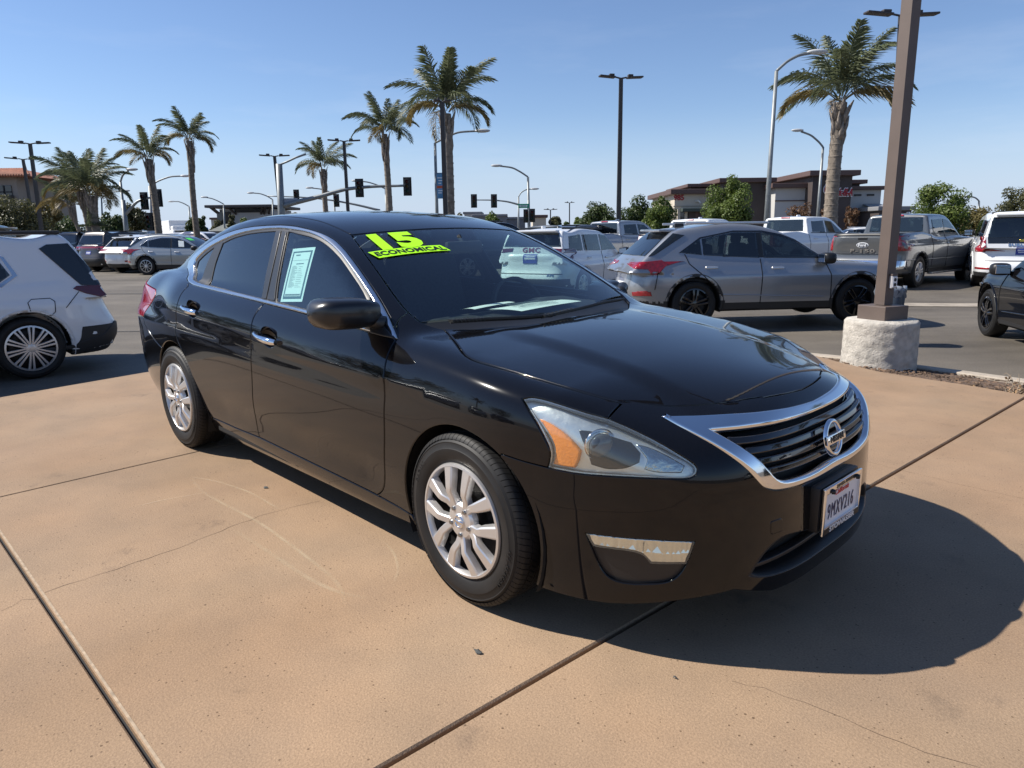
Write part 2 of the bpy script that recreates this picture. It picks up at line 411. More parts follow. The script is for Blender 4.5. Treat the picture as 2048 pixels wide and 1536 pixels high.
def split_mesh(P, Fc, N, sel, name, m, parent):
    f = Fc[sel]
    if len(f) == 0: return None
    u, inv = np.unique(f, return_inverse=True); return link(name, mesh(name, P[u], inv.reshape(f.shape), m, True, N[u]), None, parent)

HERO_M = Matrix(((0.6946824, 0.7193160, -0.0009201, 0.467), (-0.7192032, 0.6945496, -0.0186427, 3.150), (-0.0127710, 0.0136125, 0.9998258, 0.304), (0, 0, 0, 1)))
# ------------------------------------------------------------------ ground, pad, kerbs
def ground_z(x, y):
    a = .16*float(sstep(np.array(y), 11, 22)); b = -.08*float(sstep(np.array(-x), 2, 6))*(1-float(sstep(np.array(y), 9, 18))); return a+b
def asphalt_material():
    m = bpy.data.materials.new('asphalt'); m.use_nodes = True; t = m.node_tree; b = t.nodes['Principled BSDF']; N = t.nodes.new; L = t.links.new
    tc = N('ShaderNodeTexCoord'); b.inputs['Roughness'].default_value = .72; b.inputs['Specular IOR Level'].default_value = .35
    n1 = N('ShaderNodeTexNoise'); n1.inputs['Scale'].default_value = .35; n1.inputs['Detail'].default_value = 8; n1.inputs['Roughness'].default_value = .65
    n2 = N('ShaderNodeTexNoise'); n2.inputs['Scale'].default_value = 55; n2.inputs['Detail'].default_value = 3
    mp = N('ShaderNodeMapping'); mp.inputs['Scale'].default_value = (.12, 1.4, 1); n3 = N('ShaderNodeTexNoise'); n3.inputs['Scale'].default_value = 1.2; n3.inputs['Detail'].default_value = 6
    L(tc.outputs['Object'], n1.inputs['Vector']); L(tc.outputs['Object'], n2.inputs['Vector']); L(tc.outputs['Object'], mp.inputs[0]); L(mp.outputs[0], n3.inputs['Vector'])
    r = N('ShaderNodeValToRGB'); e = r.color_ramp.elements; e[0].position = .3; e[0].color = (.092, .080, .066, 1); e[1].position = .72; e[1].color = (.172, .151, .124, 1); L(n1.outputs[0], r.inputs[0])
    mx = N('ShaderNodeMix'); mx.data_type = 'RGBA'; mx.blend_type = 'MULTIPLY'; mx.inputs[0].default_value = .8
    r2 = N('ShaderNodeValToRGB'); e = r2.color_ramp.elements; e[0].position = .32; e[0].color = (.62, .62, .62, 1); e[1].position = .68; e[1].color = (1.18, 1.16, 1.12, 1); L(n2.outputs[0], r2.inputs[0])
    L(r.outputs[0], mx.inputs[6]); L(r2.outputs[0], mx.inputs[7])
    m3 = N('ShaderNodeMix'); m3.data_type = 'RGBA'; m3.blend_type = 'MULTIPLY'; m3.inputs[0].default_value = .55
    r3 = N('ShaderNodeValToRGB'); e = r3.color_ramp.elements; e[0].position = .35; e[0].color = (.72, .72, .72, 1); e[1].position = .6; e[1].color = (1.1, 1.1, 1.1, 1); L(n3.outputs[0], r3.inputs[0])
    L(mx.outputs[2], m3.inputs[6]); L(r3.outputs[0], m3.inputs[7]); L(m3.outputs[2], b.inputs['Base Color'])
    bp = N('ShaderNodeBump'); bp.inputs['Strength'].default_value = .35; bp.inputs['Distance'].default_value = .01; L(n2.outputs[0], bp.inputs['Height']); L(bp.outputs[0], b.inputs['Normal'])
    return m
def build_asphalt():
    xs = sorted(set([-1500, -600, -250, -120, -70]+list(np.arange(-44, 45, 2.))+[70, 120, 250, 600, 1500])); ys = sorted(set([-400, -120, -50]+list(np.arange(-24, 60, 2.))+[80, 120, 200, 400, 800, 1600, 2500]))
    v = [(x, y, ground_z(x, y)) for x in xs for y in ys]; n = len(ys); f = [(i*n+j, (i+1)*n+j, (i+1)*n+j+1, i*n+j+1) for i in range(len(xs)-1) for j in range(n-1)]
    link('asphalt_lot', mesh('asphalt_lot', v, f, asphalt_material(), True), None, kind='structure')
build_asphalt()
def concrete_material():
    m = bpy.data.materials.new('tan concrete'); m.use_nodes = True; t = m.node_tree; b = t.nodes['Principled BSDF']; N = t.nodes.new; L = t.links.new
    tc = N('ShaderNodeTexCoord'); b.inputs['Roughness'].default_value = .78; b.inputs['Specular IOR Level'].default_value = .3
    def noise(s, d=5, rough=.55, vec=None):
        n = N('ShaderNodeTexNoise'); n.inputs['Scale'].default_value = s; n.inputs['Detail'].default_value = d; n.inputs['Roughness'].default_value = rough; L(vec or tc.outputs['Object'], n.inputs['Vector']); return n.outputs[0]
    def ramp(src, *st):
        r = N('ShaderNodeValToRGB'); e = r.color_ramp.elements
        while len(e) < len(st): e.new(.5)
        for q, (p, c) in zip(e, st): q.position = p; q.color = (*c, 1)
        L(src, r.inputs[0]); return r.outputs[0]
    def mult(a, b_, f=1.):
        x = N('ShaderNodeMix'); x.data_type = 'RGBA'; x.blend_type = 'MULTIPLY'; x.inputs[0].default_value = f; L(a, x.inputs[6]); L(b_, x.inputs[7]); return x.outputs[2]
    c = ramp(noise(.55, 6, .6), (.28, (.245, .168, .103)), (.5, (.295, .205, .131)), (.74, (.342, .244, .161)))
    c = mult(c, ramp(noise(2.6, 7, .62), (.30, (.84, .85, .87)), (.62, (1.06, 1.05, 1.03))), .8)
    c = mult(c, ramp(noise(140, 3), (.30, (.74, .73, .73)), (.70, (1.20, 1.20, 1.20))), .75)
    # dusty worn patches
    c = mult(c, ramp(noise(1.1, 3, .5), (.60, (1, 1, 1)), (.78, (.80, .82, .86))), .8)
    c = mult(c, ramp(noise(.22, 3, .5), (.34, (.90, .90, .91)), (.66, (1.08, 1.07, 1.05))), .9)
    # small pits
    vo = N('ShaderNodeTexVoronoi'); vo.inputs['Scale'].default_value = 34; vo.inputs['Randomness'].default_value = 1.; L(tc.outputs['Object'], vo.inputs['Vector'])
    th = N('ShaderNodeMath'); th.operation = 'MULTIPLY_ADD'; th.inputs[1].default_value = .29; th.inputs[2].default_value = -.075; L(noise(5, 3), th.inputs[0])
    lt = N('ShaderNodeMath'); lt.operation = 'SUBTRACT'; L(vo.outputs['Distance'], lt.inputs[0]); L(th.outputs[0], lt.inputs[1])
    pit = ramp(lt.outputs[0], (.0, (.42, .39, .36)), (.04, (1, 1, 1)))
    c = mult(c, pit, .95)
    # oily grey blotches and reddish bloom
    c = mult(c, ramp(noise(1.9, 5, .7), (.62, (1, 1, 1)), (.72, (.70, .71, .74))), .9)
    c = mult(c, ramp(noise(.8, 2, .5), (.35, (1.05, .99, .95)), (.65, (.98, 1.0, 1.02))), .8)
    L(c, b.inputs['Base Color'])
    h = N('ShaderNodeMath'); h.operation = 'ADD'; L(noise(160, 3), h.inputs[0]); L(pit, h.inputs[1])
    bp = N('ShaderNodeBump'); bp.inputs['Strength'].default_value = .30; bp.inputs['Distance'].default_value = .006; L(h.outputs[0], bp.inputs['Height']); L(bp.outputs[0], b.inputs['Normal'])
    return m
CONC = concrete_material(); JOINT = mat('joint filler', (.012, .012, .013), .8)
def clip_half(P, n, c):
    out = []
    for i in range(len(P)):
        a = P[i]; b = P[(i+1) % len(P)]; da = a[0]*n[0]+a[1]*n[1]-c; db = b[0]*n[0]+b[1]*n[1]-c
        if da >= 0: out.append(a)
        if (da >= 0) != (db >= 0): t = da/(da-db); out.append((a[0]+(b[0]-a[0])*t, a[1]+(b[1]-a[1])*t))
    return out
def build_pad():
    """tan concrete display pad in the car's own frame: slabs with open joints"""
    pad = link('concrete_pad', None, kind='structure'); pad.matrix_world = HERO_M
    outline = [(-5.15, -14), (-5.20, -4), (-5.34, -1.48), (-5.53, -.27), (-5.45, 1.2), (-4.9, 2.6), (-3.9, 3.9), (-2.6, 4.65), (-1.6, 4.86), (-1.2, 4.84), (-.8, 4.62), (-.42, 4.44), (-.05, 4.40), (.35, 4.36), (.73, 4.28), (1.6, 4.1), (3.0, 3.9), (6, 4.2), (14, 4.6), (14, -14)]
    # joint lines: normal, offset, half width
    jx = [(-2.628, -.02, .0032), (.566, .045, .0078), (4.9, .03, .004)]; jy = [(-2.045, .0, .0075), (-6.4, 0, .006)]
    def cell(i, j):
        P = outline
        if i > 0: x, s_, w = jx[i-1]; P = clip_half(P, (1, -s_), x+w)
        if i < len(jx): x, s_, w = jx[i]; P = clip_half(P, (-1, s_), -(x-w))
        ys = sorted(jy)
        if j > 0: y, s_, w = ys[j-1]; P = clip_half(P, (-s_, 1), y+w)
        if j < len(ys): y, s_, w = ys[j]; P = clip_half(P, (s_, -1), -(y-w))
        return P
    for i in range(len(jx)+1):
        for j in range(len(jy)+1):
            P = cell(i, j)
            if len(P) < 3: continue
            P = np.array(P)
            if area2(P) < 0: P = P[::-1]
            k = np.linalg.norm(P-np.roll(P, 1, 0), axis=1) > .02; P = P[k]
            Q = inset(P, .006); n = len(P)
            v = [(*q, 0) for q in Q]+[(*q, -.006) for q in P]+[(*q, -.45) for q in P]; f = [tuple(range(n))]
            for r in (0, 1): f += [(r*n+a, (r+1)*n+a, (r+1)*n+(a+1) % n, r*n+(a+1) % n) for a in range(n)]
            link('slab', mesh('slab', v, f, CONC), None, pad)
    bed = inset(np.array(outline) if area2(np.array(outline)) > 0 else np.array(outline)[::-1], .03); n = len(bed)
    link('joint_filler', mesh('joint_filler', [(*q, -.022) for q in bed], [tuple(range(n))], JOINT), None, pad)
    # hairline cracks: shallow dark slivers a hair above the slab
    def crack(pts, w, nm='crack'):
        r = random.Random(len(pts)*7+int(pts[0][0]*100)); Q = []
        for a, b in zip(pts[:-1], pts[1:]):
            m = max(2, int(math.dist(a, b)/.05))
            for q in range(m): t = q/m; Q.append((a[0]+(b[0]-a[0])*t+r.gauss(0, .006), a[1]+(b[1]-a[1])*t+r.gauss(0, .006)))
        Q.append(pts[-1]); v = []; f = []
        for i, p in enumerate(Q):
            a = Q[min(i+1, len(Q)-1)]; b = Q[max(i-1, 0)]; t = Vector((a[0]-b[0], a[1]-b[1])).normalized(); ww = w*r.uniform(.4, 1.3); v += [(p[0]-t.y*ww, p[1]+t.x*ww, .0012), (p[0]+t.y*ww, p[1]-t.x*ww, .0012)]
        for i in range(len(Q)-1): f.append((2*i, 2*i+1, 2*i+3, 2*i+2))
        link('crack', mesh('crack', v, f, mat('crack shade', (.11, .07, .045), .9)), None, pad)
    CR = lambda L: [(x, y) for x, y in L]
    crack(CR(CRACK_A), .0011); crack(CR(CRACK_B), .0007); crack(CR(CRACK_C), .0009)
    # pale scuffs swept by tyres, dusty film thinner than a hair
    def scuff_mat():
        m = bpy.data.materials.new('scuff dust'); m.use_nodes = True; t = m.node_tree; b = t.nodes['Principled BSDF']; b.inputs['Base Color'].default_value = (.60, .48, .32, 1); b.inputs['Roughness'].default_value = .9
        tc = t.nodes.new('ShaderNodeTexCoord'); n = t.nodes.new('ShaderNodeTexNoise'); n.inputs['Scale'].default_value = 6; n.inputs['Detail'].default_value = 8; n.inputs['Roughness'].default_value = .7; t.links.new(tc.outputs['Object'], n.inputs['Vector'])
        uv = t.nodes.new('ShaderNodeAttribute'); uv.attribute_name = 'edge'; r = t.nodes.new('ShaderNodeMapRange'); r.inputs[1].default_value = .30; r.inputs[2].default_value = .62; r.inputs[4].default_value = .42; t.links.new(n.outputs[0], r.inputs[0])
        k = t.nodes.new('ShaderNodeMath'); k.operation = 'MULTIPLY'; t.links.new(r.outputs[0], k.inputs[0]); t.links.new(uv.outputs['Fac'], k.inputs[1]); t.links.new(k.outputs[0], b.inputs['Alpha']); return m
    SCUFF = scuff_mat(); link('lit_joint_lip', mesh('lit_joint_lip', [(-6, -2.0355, .0014), (14, -2.0355, .0014), (14, -2.0275, .0014), (-6, -2.0275, .0014)], [(0, 1, 2, 3)], mat('painted lit lip', (.37, .28, .19), .85, noise=(30, .35))), None, pad)  # pale strip paints the lit edge along the joint
    def scuff(pts, w):
        P = np.array(pts, float); s_ = np.r_[0, np.cumsum(np.linalg.norm(np.diff(P, axis=0), axis=1))]; u = np.linspace(0, s_[-1], 60); Q = np.stack([np.interp(u, s_, P[:, k]) for k in (0, 1)], 1)
        for _ in range(30): Q[1:-1] = (Q[:-2]+Q[2:]+2*Q[1:-1])/4
        t = np.gradient(Q, axis=0); t /= np.linalg.norm(t, axis=1, keepdims=True); nn = np.stack([-t[:, 1], t[:, 0]], 1); v = []; f = []; ed = []
        for i in range(60):
            fade = math.sin(math.pi*i/59)**.5
            for k, e in ((-1, 0.), (-.3, 1.), (.3, 1.), (1, 0.)): q = Q[i]+nn[i]*w*k; v.append((q[0], q[1], .0016)); ed.append(e*fade)
        for i in range(59):
            for k in range(3): f.append((i*4+k, i*4+k+1, i*4+k+5, i*4+k+4))
        me = mesh('scuff', v, f, SCUFF); at_ = me.attributes.new('edge', 'FLOAT', 'POINT'); at_.data.foreach_set('value', ed); fix_normals(me); link('scuff', me, None, pad)
    for pts, w in SCUFFS: scuff(pts, w*.75)
SCUFFS = [([(-2.126, -1.112), (-1.883, -1.165), (-1.663, -1.149), (-1.269, -1.119), (-0.833, -1.143), (-0.47, -1.164), (-0.353, -1.186), (-0.297, -1.247)], 0.016), ([(-1.26, -1.246), (-0.967, -1.24), (-0.575, -1.238), (-0.359, -1.209), (-0.284, -1.156)], 0.02), ([(-0.65, -0.825), (-0.515, -0.866), (-0.39, -0.937), (-0.306, -1.019)], 0.011), ([(-2.162, -1.112), (-2.001, -1.035), (-1.687, -0.976), (-1.345, -0.978)], 0.012), ([(-1.913, -1.529), (-1.911, -1.36), (-1.844, -1.127)], 0.01)]
CRACK_A = [(-1.191, -2.178), (-1.226, -2.1), (-1.19, -2.043), (-1.233, -2.015), (-1.235, -1.826), (-1.241, -1.63), (-1.289, -1.352), (-1.333, -1.14), (-1.345, -0.978), (-1.301, -0.779)]
CRACK_B = [(0.952, -0.644), (1.146, -0.581), (1.276, -0.576), (1.369, -0.571), (1.475, -0.547), (1.597, -0.518)]
CRACK_C = [(0.475, 1.773), (0.648, 1.759), (0.907, 1.732), (1.241, 1.727)]
def hero_frame(x, y, z=0.): return HERO_M @ Vector((x, y, z))
build_pad()
# planter strip with bark, kerb and painted strip beyond the pad
def build_planter():
    inner = [(-2.7, 4.72), (-1.6, 4.92), (-1.18, 4.90), (-.78, 4.67), (-.40, 4.49), (-.05, 4.45), (.35, 4.41), (.75, 4.33), (1.6, 4.15), (3.0, 3.95), (6, 4.25)]
    outer = [(-2.9, 5.1), (-1.9, 5.5), (-1.2, 5.62), (-.55, 5.62), (0, 5.60), (.5, 5.56), (1.0, 5.5), (1.8, 5.4), (3.2, 5.2), (4.6, 5.2), (7.5, 5.6)]
    n = len(inner); v = []; f = []; K = 7; r = random.Random(5)
    for i in range(n):
        for k in range(K):
            t = k/(K-1); x = inner[i][0]+(outer[i][0]-inner[i][0])*t; y = inner[i][1]+(outer[i][1]-inner[i][1])*t; w = HERO_M @ Vector((x, y, 0)); z = w.z-.07-.10*t+r.uniform(-.02, .02); v.append((w.x, w.y, z))
    for i in range(n-1):
        for k in range(K-1): f.append((i*K+k, i*K+k+1, (i+1)*K+k+1, (i+1)*K+k))
    me = mesh('planter_soil', v, f, mat('bark mulch', (.115, .075, .050), .95, noise=(22, .55), bump=(40, 1.)), True); fix_normals(me); link('planter_soil', me, None, kind='structure')
    kv = []; kf = []
    for i, (x, y) in enumerate(outer):
        a = outer[min(i+1, n-1)]; b = outer[max(i-1, 0)]; t = Vector((a[0]-b[0], a[1]-b[1])).normalized(); nn = Vector((-t.y, t.x))
        for off, z in ((0, -.3), (0, -.150), (.012, -.138), (.13, -.138), (.15, -.155), (.17, -.5)): w = HERO_M @ Vector((x+nn.x*off, y+nn.y*off, z)); kv.append(w)
    for i in range(n-1):
        for k in range(5): kf.append((i*6+k, i*6+k+1, (i+1)*6+k+1, (i+1)*6+k))
    me = mesh('kerb', kv, kf, mat('kerb concrete', (.36, .31, .25), .85, noise=(6, .2), bump=(60, .3)), False); fix_normals(me); link('kerb', me, None, kind='structure')
    # bark chips and dry twigs
    m = MB(); r = random.Random(11)
    for _ in range(1500):
        i = r.uniform(0, n-1.001); a = int(i); t = i-a; k = r.random()
        x = (inner[a][0]*(1-t)+inner[a+1][0]*t)*(1-k)+(outer[a][0]*(1-t)+outer[a+1][0]*t)*k; y = (inner[a][1]*(1-t)+inner[a+1][1]*t)*(1-k)+(outer[a][1]*(1-t)+outer[a+1][1]*t)*k
        w = HERO_M @ Vector((x, y, 0)); z = w.z-.055-.10*k; s_ = r.uniform(.012, .04); R = Matrix.Rotation(r.uniform(0, 6.3), 3, 'Z') @ Matrix.Rotation(r.uniform(-.7, .7), 3, 'X'); m.box((w.x, w.y, z), (s_, s_*r.uniform(.25, .6), .008), R)
    m.build('bark_chips', mat('bark chip', (.15, .095, .06), .9, noise=(3, .6)), kind='stuff')
build_planter()
def build_gutter():
    """pale concrete drainage strip across the asphalt"""
    a = at(1780, 597, 13.6); v = []; pts = [(4.0, 15.9), (7.5, 15.3), (12, 14.6), (20, 13.4), (34, 11.2)]
    for x, y in pts: v += [(x, y, ground_z(x, y)+.012), (x, y+.62, ground_z(x, y+.62)+.012)]
    f = [(2*i, 2*i+2, 2*i+3, 2*i+1) for i in range(len(pts)-1)]; link('drain_strip', mesh('drain_strip', v, f, mat('strip concrete', (.30, .26, .21), .85, noise=(3, .25), bump=(50, .3))), None, kind='structure')
    v = []; pts = [(1.5, 18.6), (4.5, 18.2), (8, 17.6)]
    for x, y in pts: v += [(x, y, ground_z(x, y)+.012), (x, y+.5, ground_z(x, y+.5)+.012)]
    link('drain_strip', mesh('drain_strip', v, [(0, 2, 3, 1), (2, 4, 5, 3)], MATS['strip concrete']), None, kind='structure')
build_gutter()
def joint_line(pts, w):
    v = []
    for i, (x, y) in enumerate(pts): v += [(x, y-w, ground_z(x, y)+.006), (x, y+w, ground_z(x, y)+.006)]
    link('asphalt_seam', mesh('asphalt_seam', v, [(2*i, 2*i+2, 2*i+3, 2*i+1) for i in range(len(pts)-1)], mat('tar seam', (.018, .018, .018), .6)), None, kind='structure')
joint_line([(-16, 13.4), (-8, 13.2), (-4, 13.15)], .025); joint_line([(-16, 20.5), (-10, 20.0), (-4, 20.2)], .05); joint_line([(-24, 27.), (-12, 26.4), (-5, 26.)], .04)
# ------------------------------------------------------------------ the black sedan: solid and outlines (metres, front axle at x = 0)
# hero sedan implicit
_nose=cspl([.10,.2,.3,.4,.5,.6,.7,.78,.86,1.0],[-.02,.008,.010,.006,.002,-.010,-.045,-.095,-.165,-.32])
_tail=cspl([.15,.3,.45,.6,.75,.9,1.0,1.1],[-.08,0,.03,.015,-.01,.01,.0,-.06])
_sec=cspl([.12,.2,.3,.42,.55,.68,.76,.84,.90,.96,1.04,1.15],[-.085,-.052,-.030,-.016,-.007,-.001,0,-.012,-.035,-.075,-.135,-.25])
_hc=cspl([1.05,.95,.84,.6,.3,0,-.3,-.7,-1.65,-2.7,-3.3,-3.6,-3.9,-4.0],[.72,.765,.808,.862,.91,.948,.968,.985,1.035,1.085,1.115,1.10,1.07,1.055])
_hp=cspl([.3,-.28,-.6,-.9,-1.2,-1.45,-1.75,-2.1,-2.45,-2.75,-3.1,-3.5,-3.8],[.67,.955,1.118,1.262,1.376,1.432,1.462,1.466,1.44,1.395,1.30,1.145,1.0])
_wg=cspl([0,-.4,-1.0,-1.8,-2.5,-3.0,-3.5],[.815,.84,.84,.822,.795,.745,.66])
def F_hero(p):
    x=p[...,0];y=np.abs(p[...,1]);z=p[...,2];zq=np.clip(z,.12,1.15)
    bw=.917+.011*np.exp(-((x/.42)**2+((z-.42)/.32)**2))+.010*np.exp(-(((x+2.776)/.42)**2+((z-.42)/.32)**2))
    bw=bw-.030*sstep(-x,2.8,3.6)
    zc=.79-.045*x
    se=_sec(np.clip(zq-.035*np.clip(-x-1.2,-1,3),.12,1.15))
    se=se*(1-.75*sstep(x,.15,.45)*sstep(-z,-.6,-.5))
    b=bw+se-.010*np.exp(-((z-zc+.085)/.05)**2)*sstep(-x,-.1,.8)-.012*np.exp(-((z-.36)/.09)**2)*sstep(-x,.35,.7)*sstep(x,-2.5,-2.1)
    b=b-.05*sstep(-x,2.75,3.3)*sstep(zq,.76,.95)
    a1=.955+_nose(np.clip(z,.1,1.0));xf=np.maximum(x-.0,0)/a1
    a2=1.02+_tail(np.clip(z,.15,1.1));xr=np.maximum(-2.9-x,0)/a2
    q=3.4+1.8*sstep(-x,2.5,3.2);rp=4.2
    yy=y/b
    f=1-(xf**2.1+xr**rp+yy**q)
    gx=2.1*xf**1.1/a1+rp*xr**(rp-1)/a2;gy=q*yy**(q-1)/b
    dpl=f/np.maximum(np.sqrt(gx*gx+gy*gy),.6)
    cr=.045+.02*sstep(x,-.2,.5)+.24*sstep(x,.35,.9)
    hl=_hc(x)-cr*y*y-.012*sstep(y,.40,.52)*sstep(x,-.4,.0)
    zb=.165-.02*sstep(-x,1.0,2.4)+sstep(x,.3,.7)*(-.02-.05*sstep(y,.4,.8))
    low=smin(smin(dpl,(hl-z)*.95,.11),z-zb,.03)
    t=sstep(x,-2.0,-1.2)*.15-sstep(-x,2.2,2.8)*.22
    hg=_hp(x+t*y*y)-.085*y*y
    sl=np.sqrt(1+.22*(1-sstep(-x,1.1,1.6))+.2*sstep(-x,2.5,2.9))
    zz=z-.95
    wg=(_wg(x)-.40*zz-.14*zz*np.abs(zz)-y)/1.08
    g=np.minimum(smin(wg,(hg-z)/sl,.10),z-.80)
    return smax(low,g,.035)
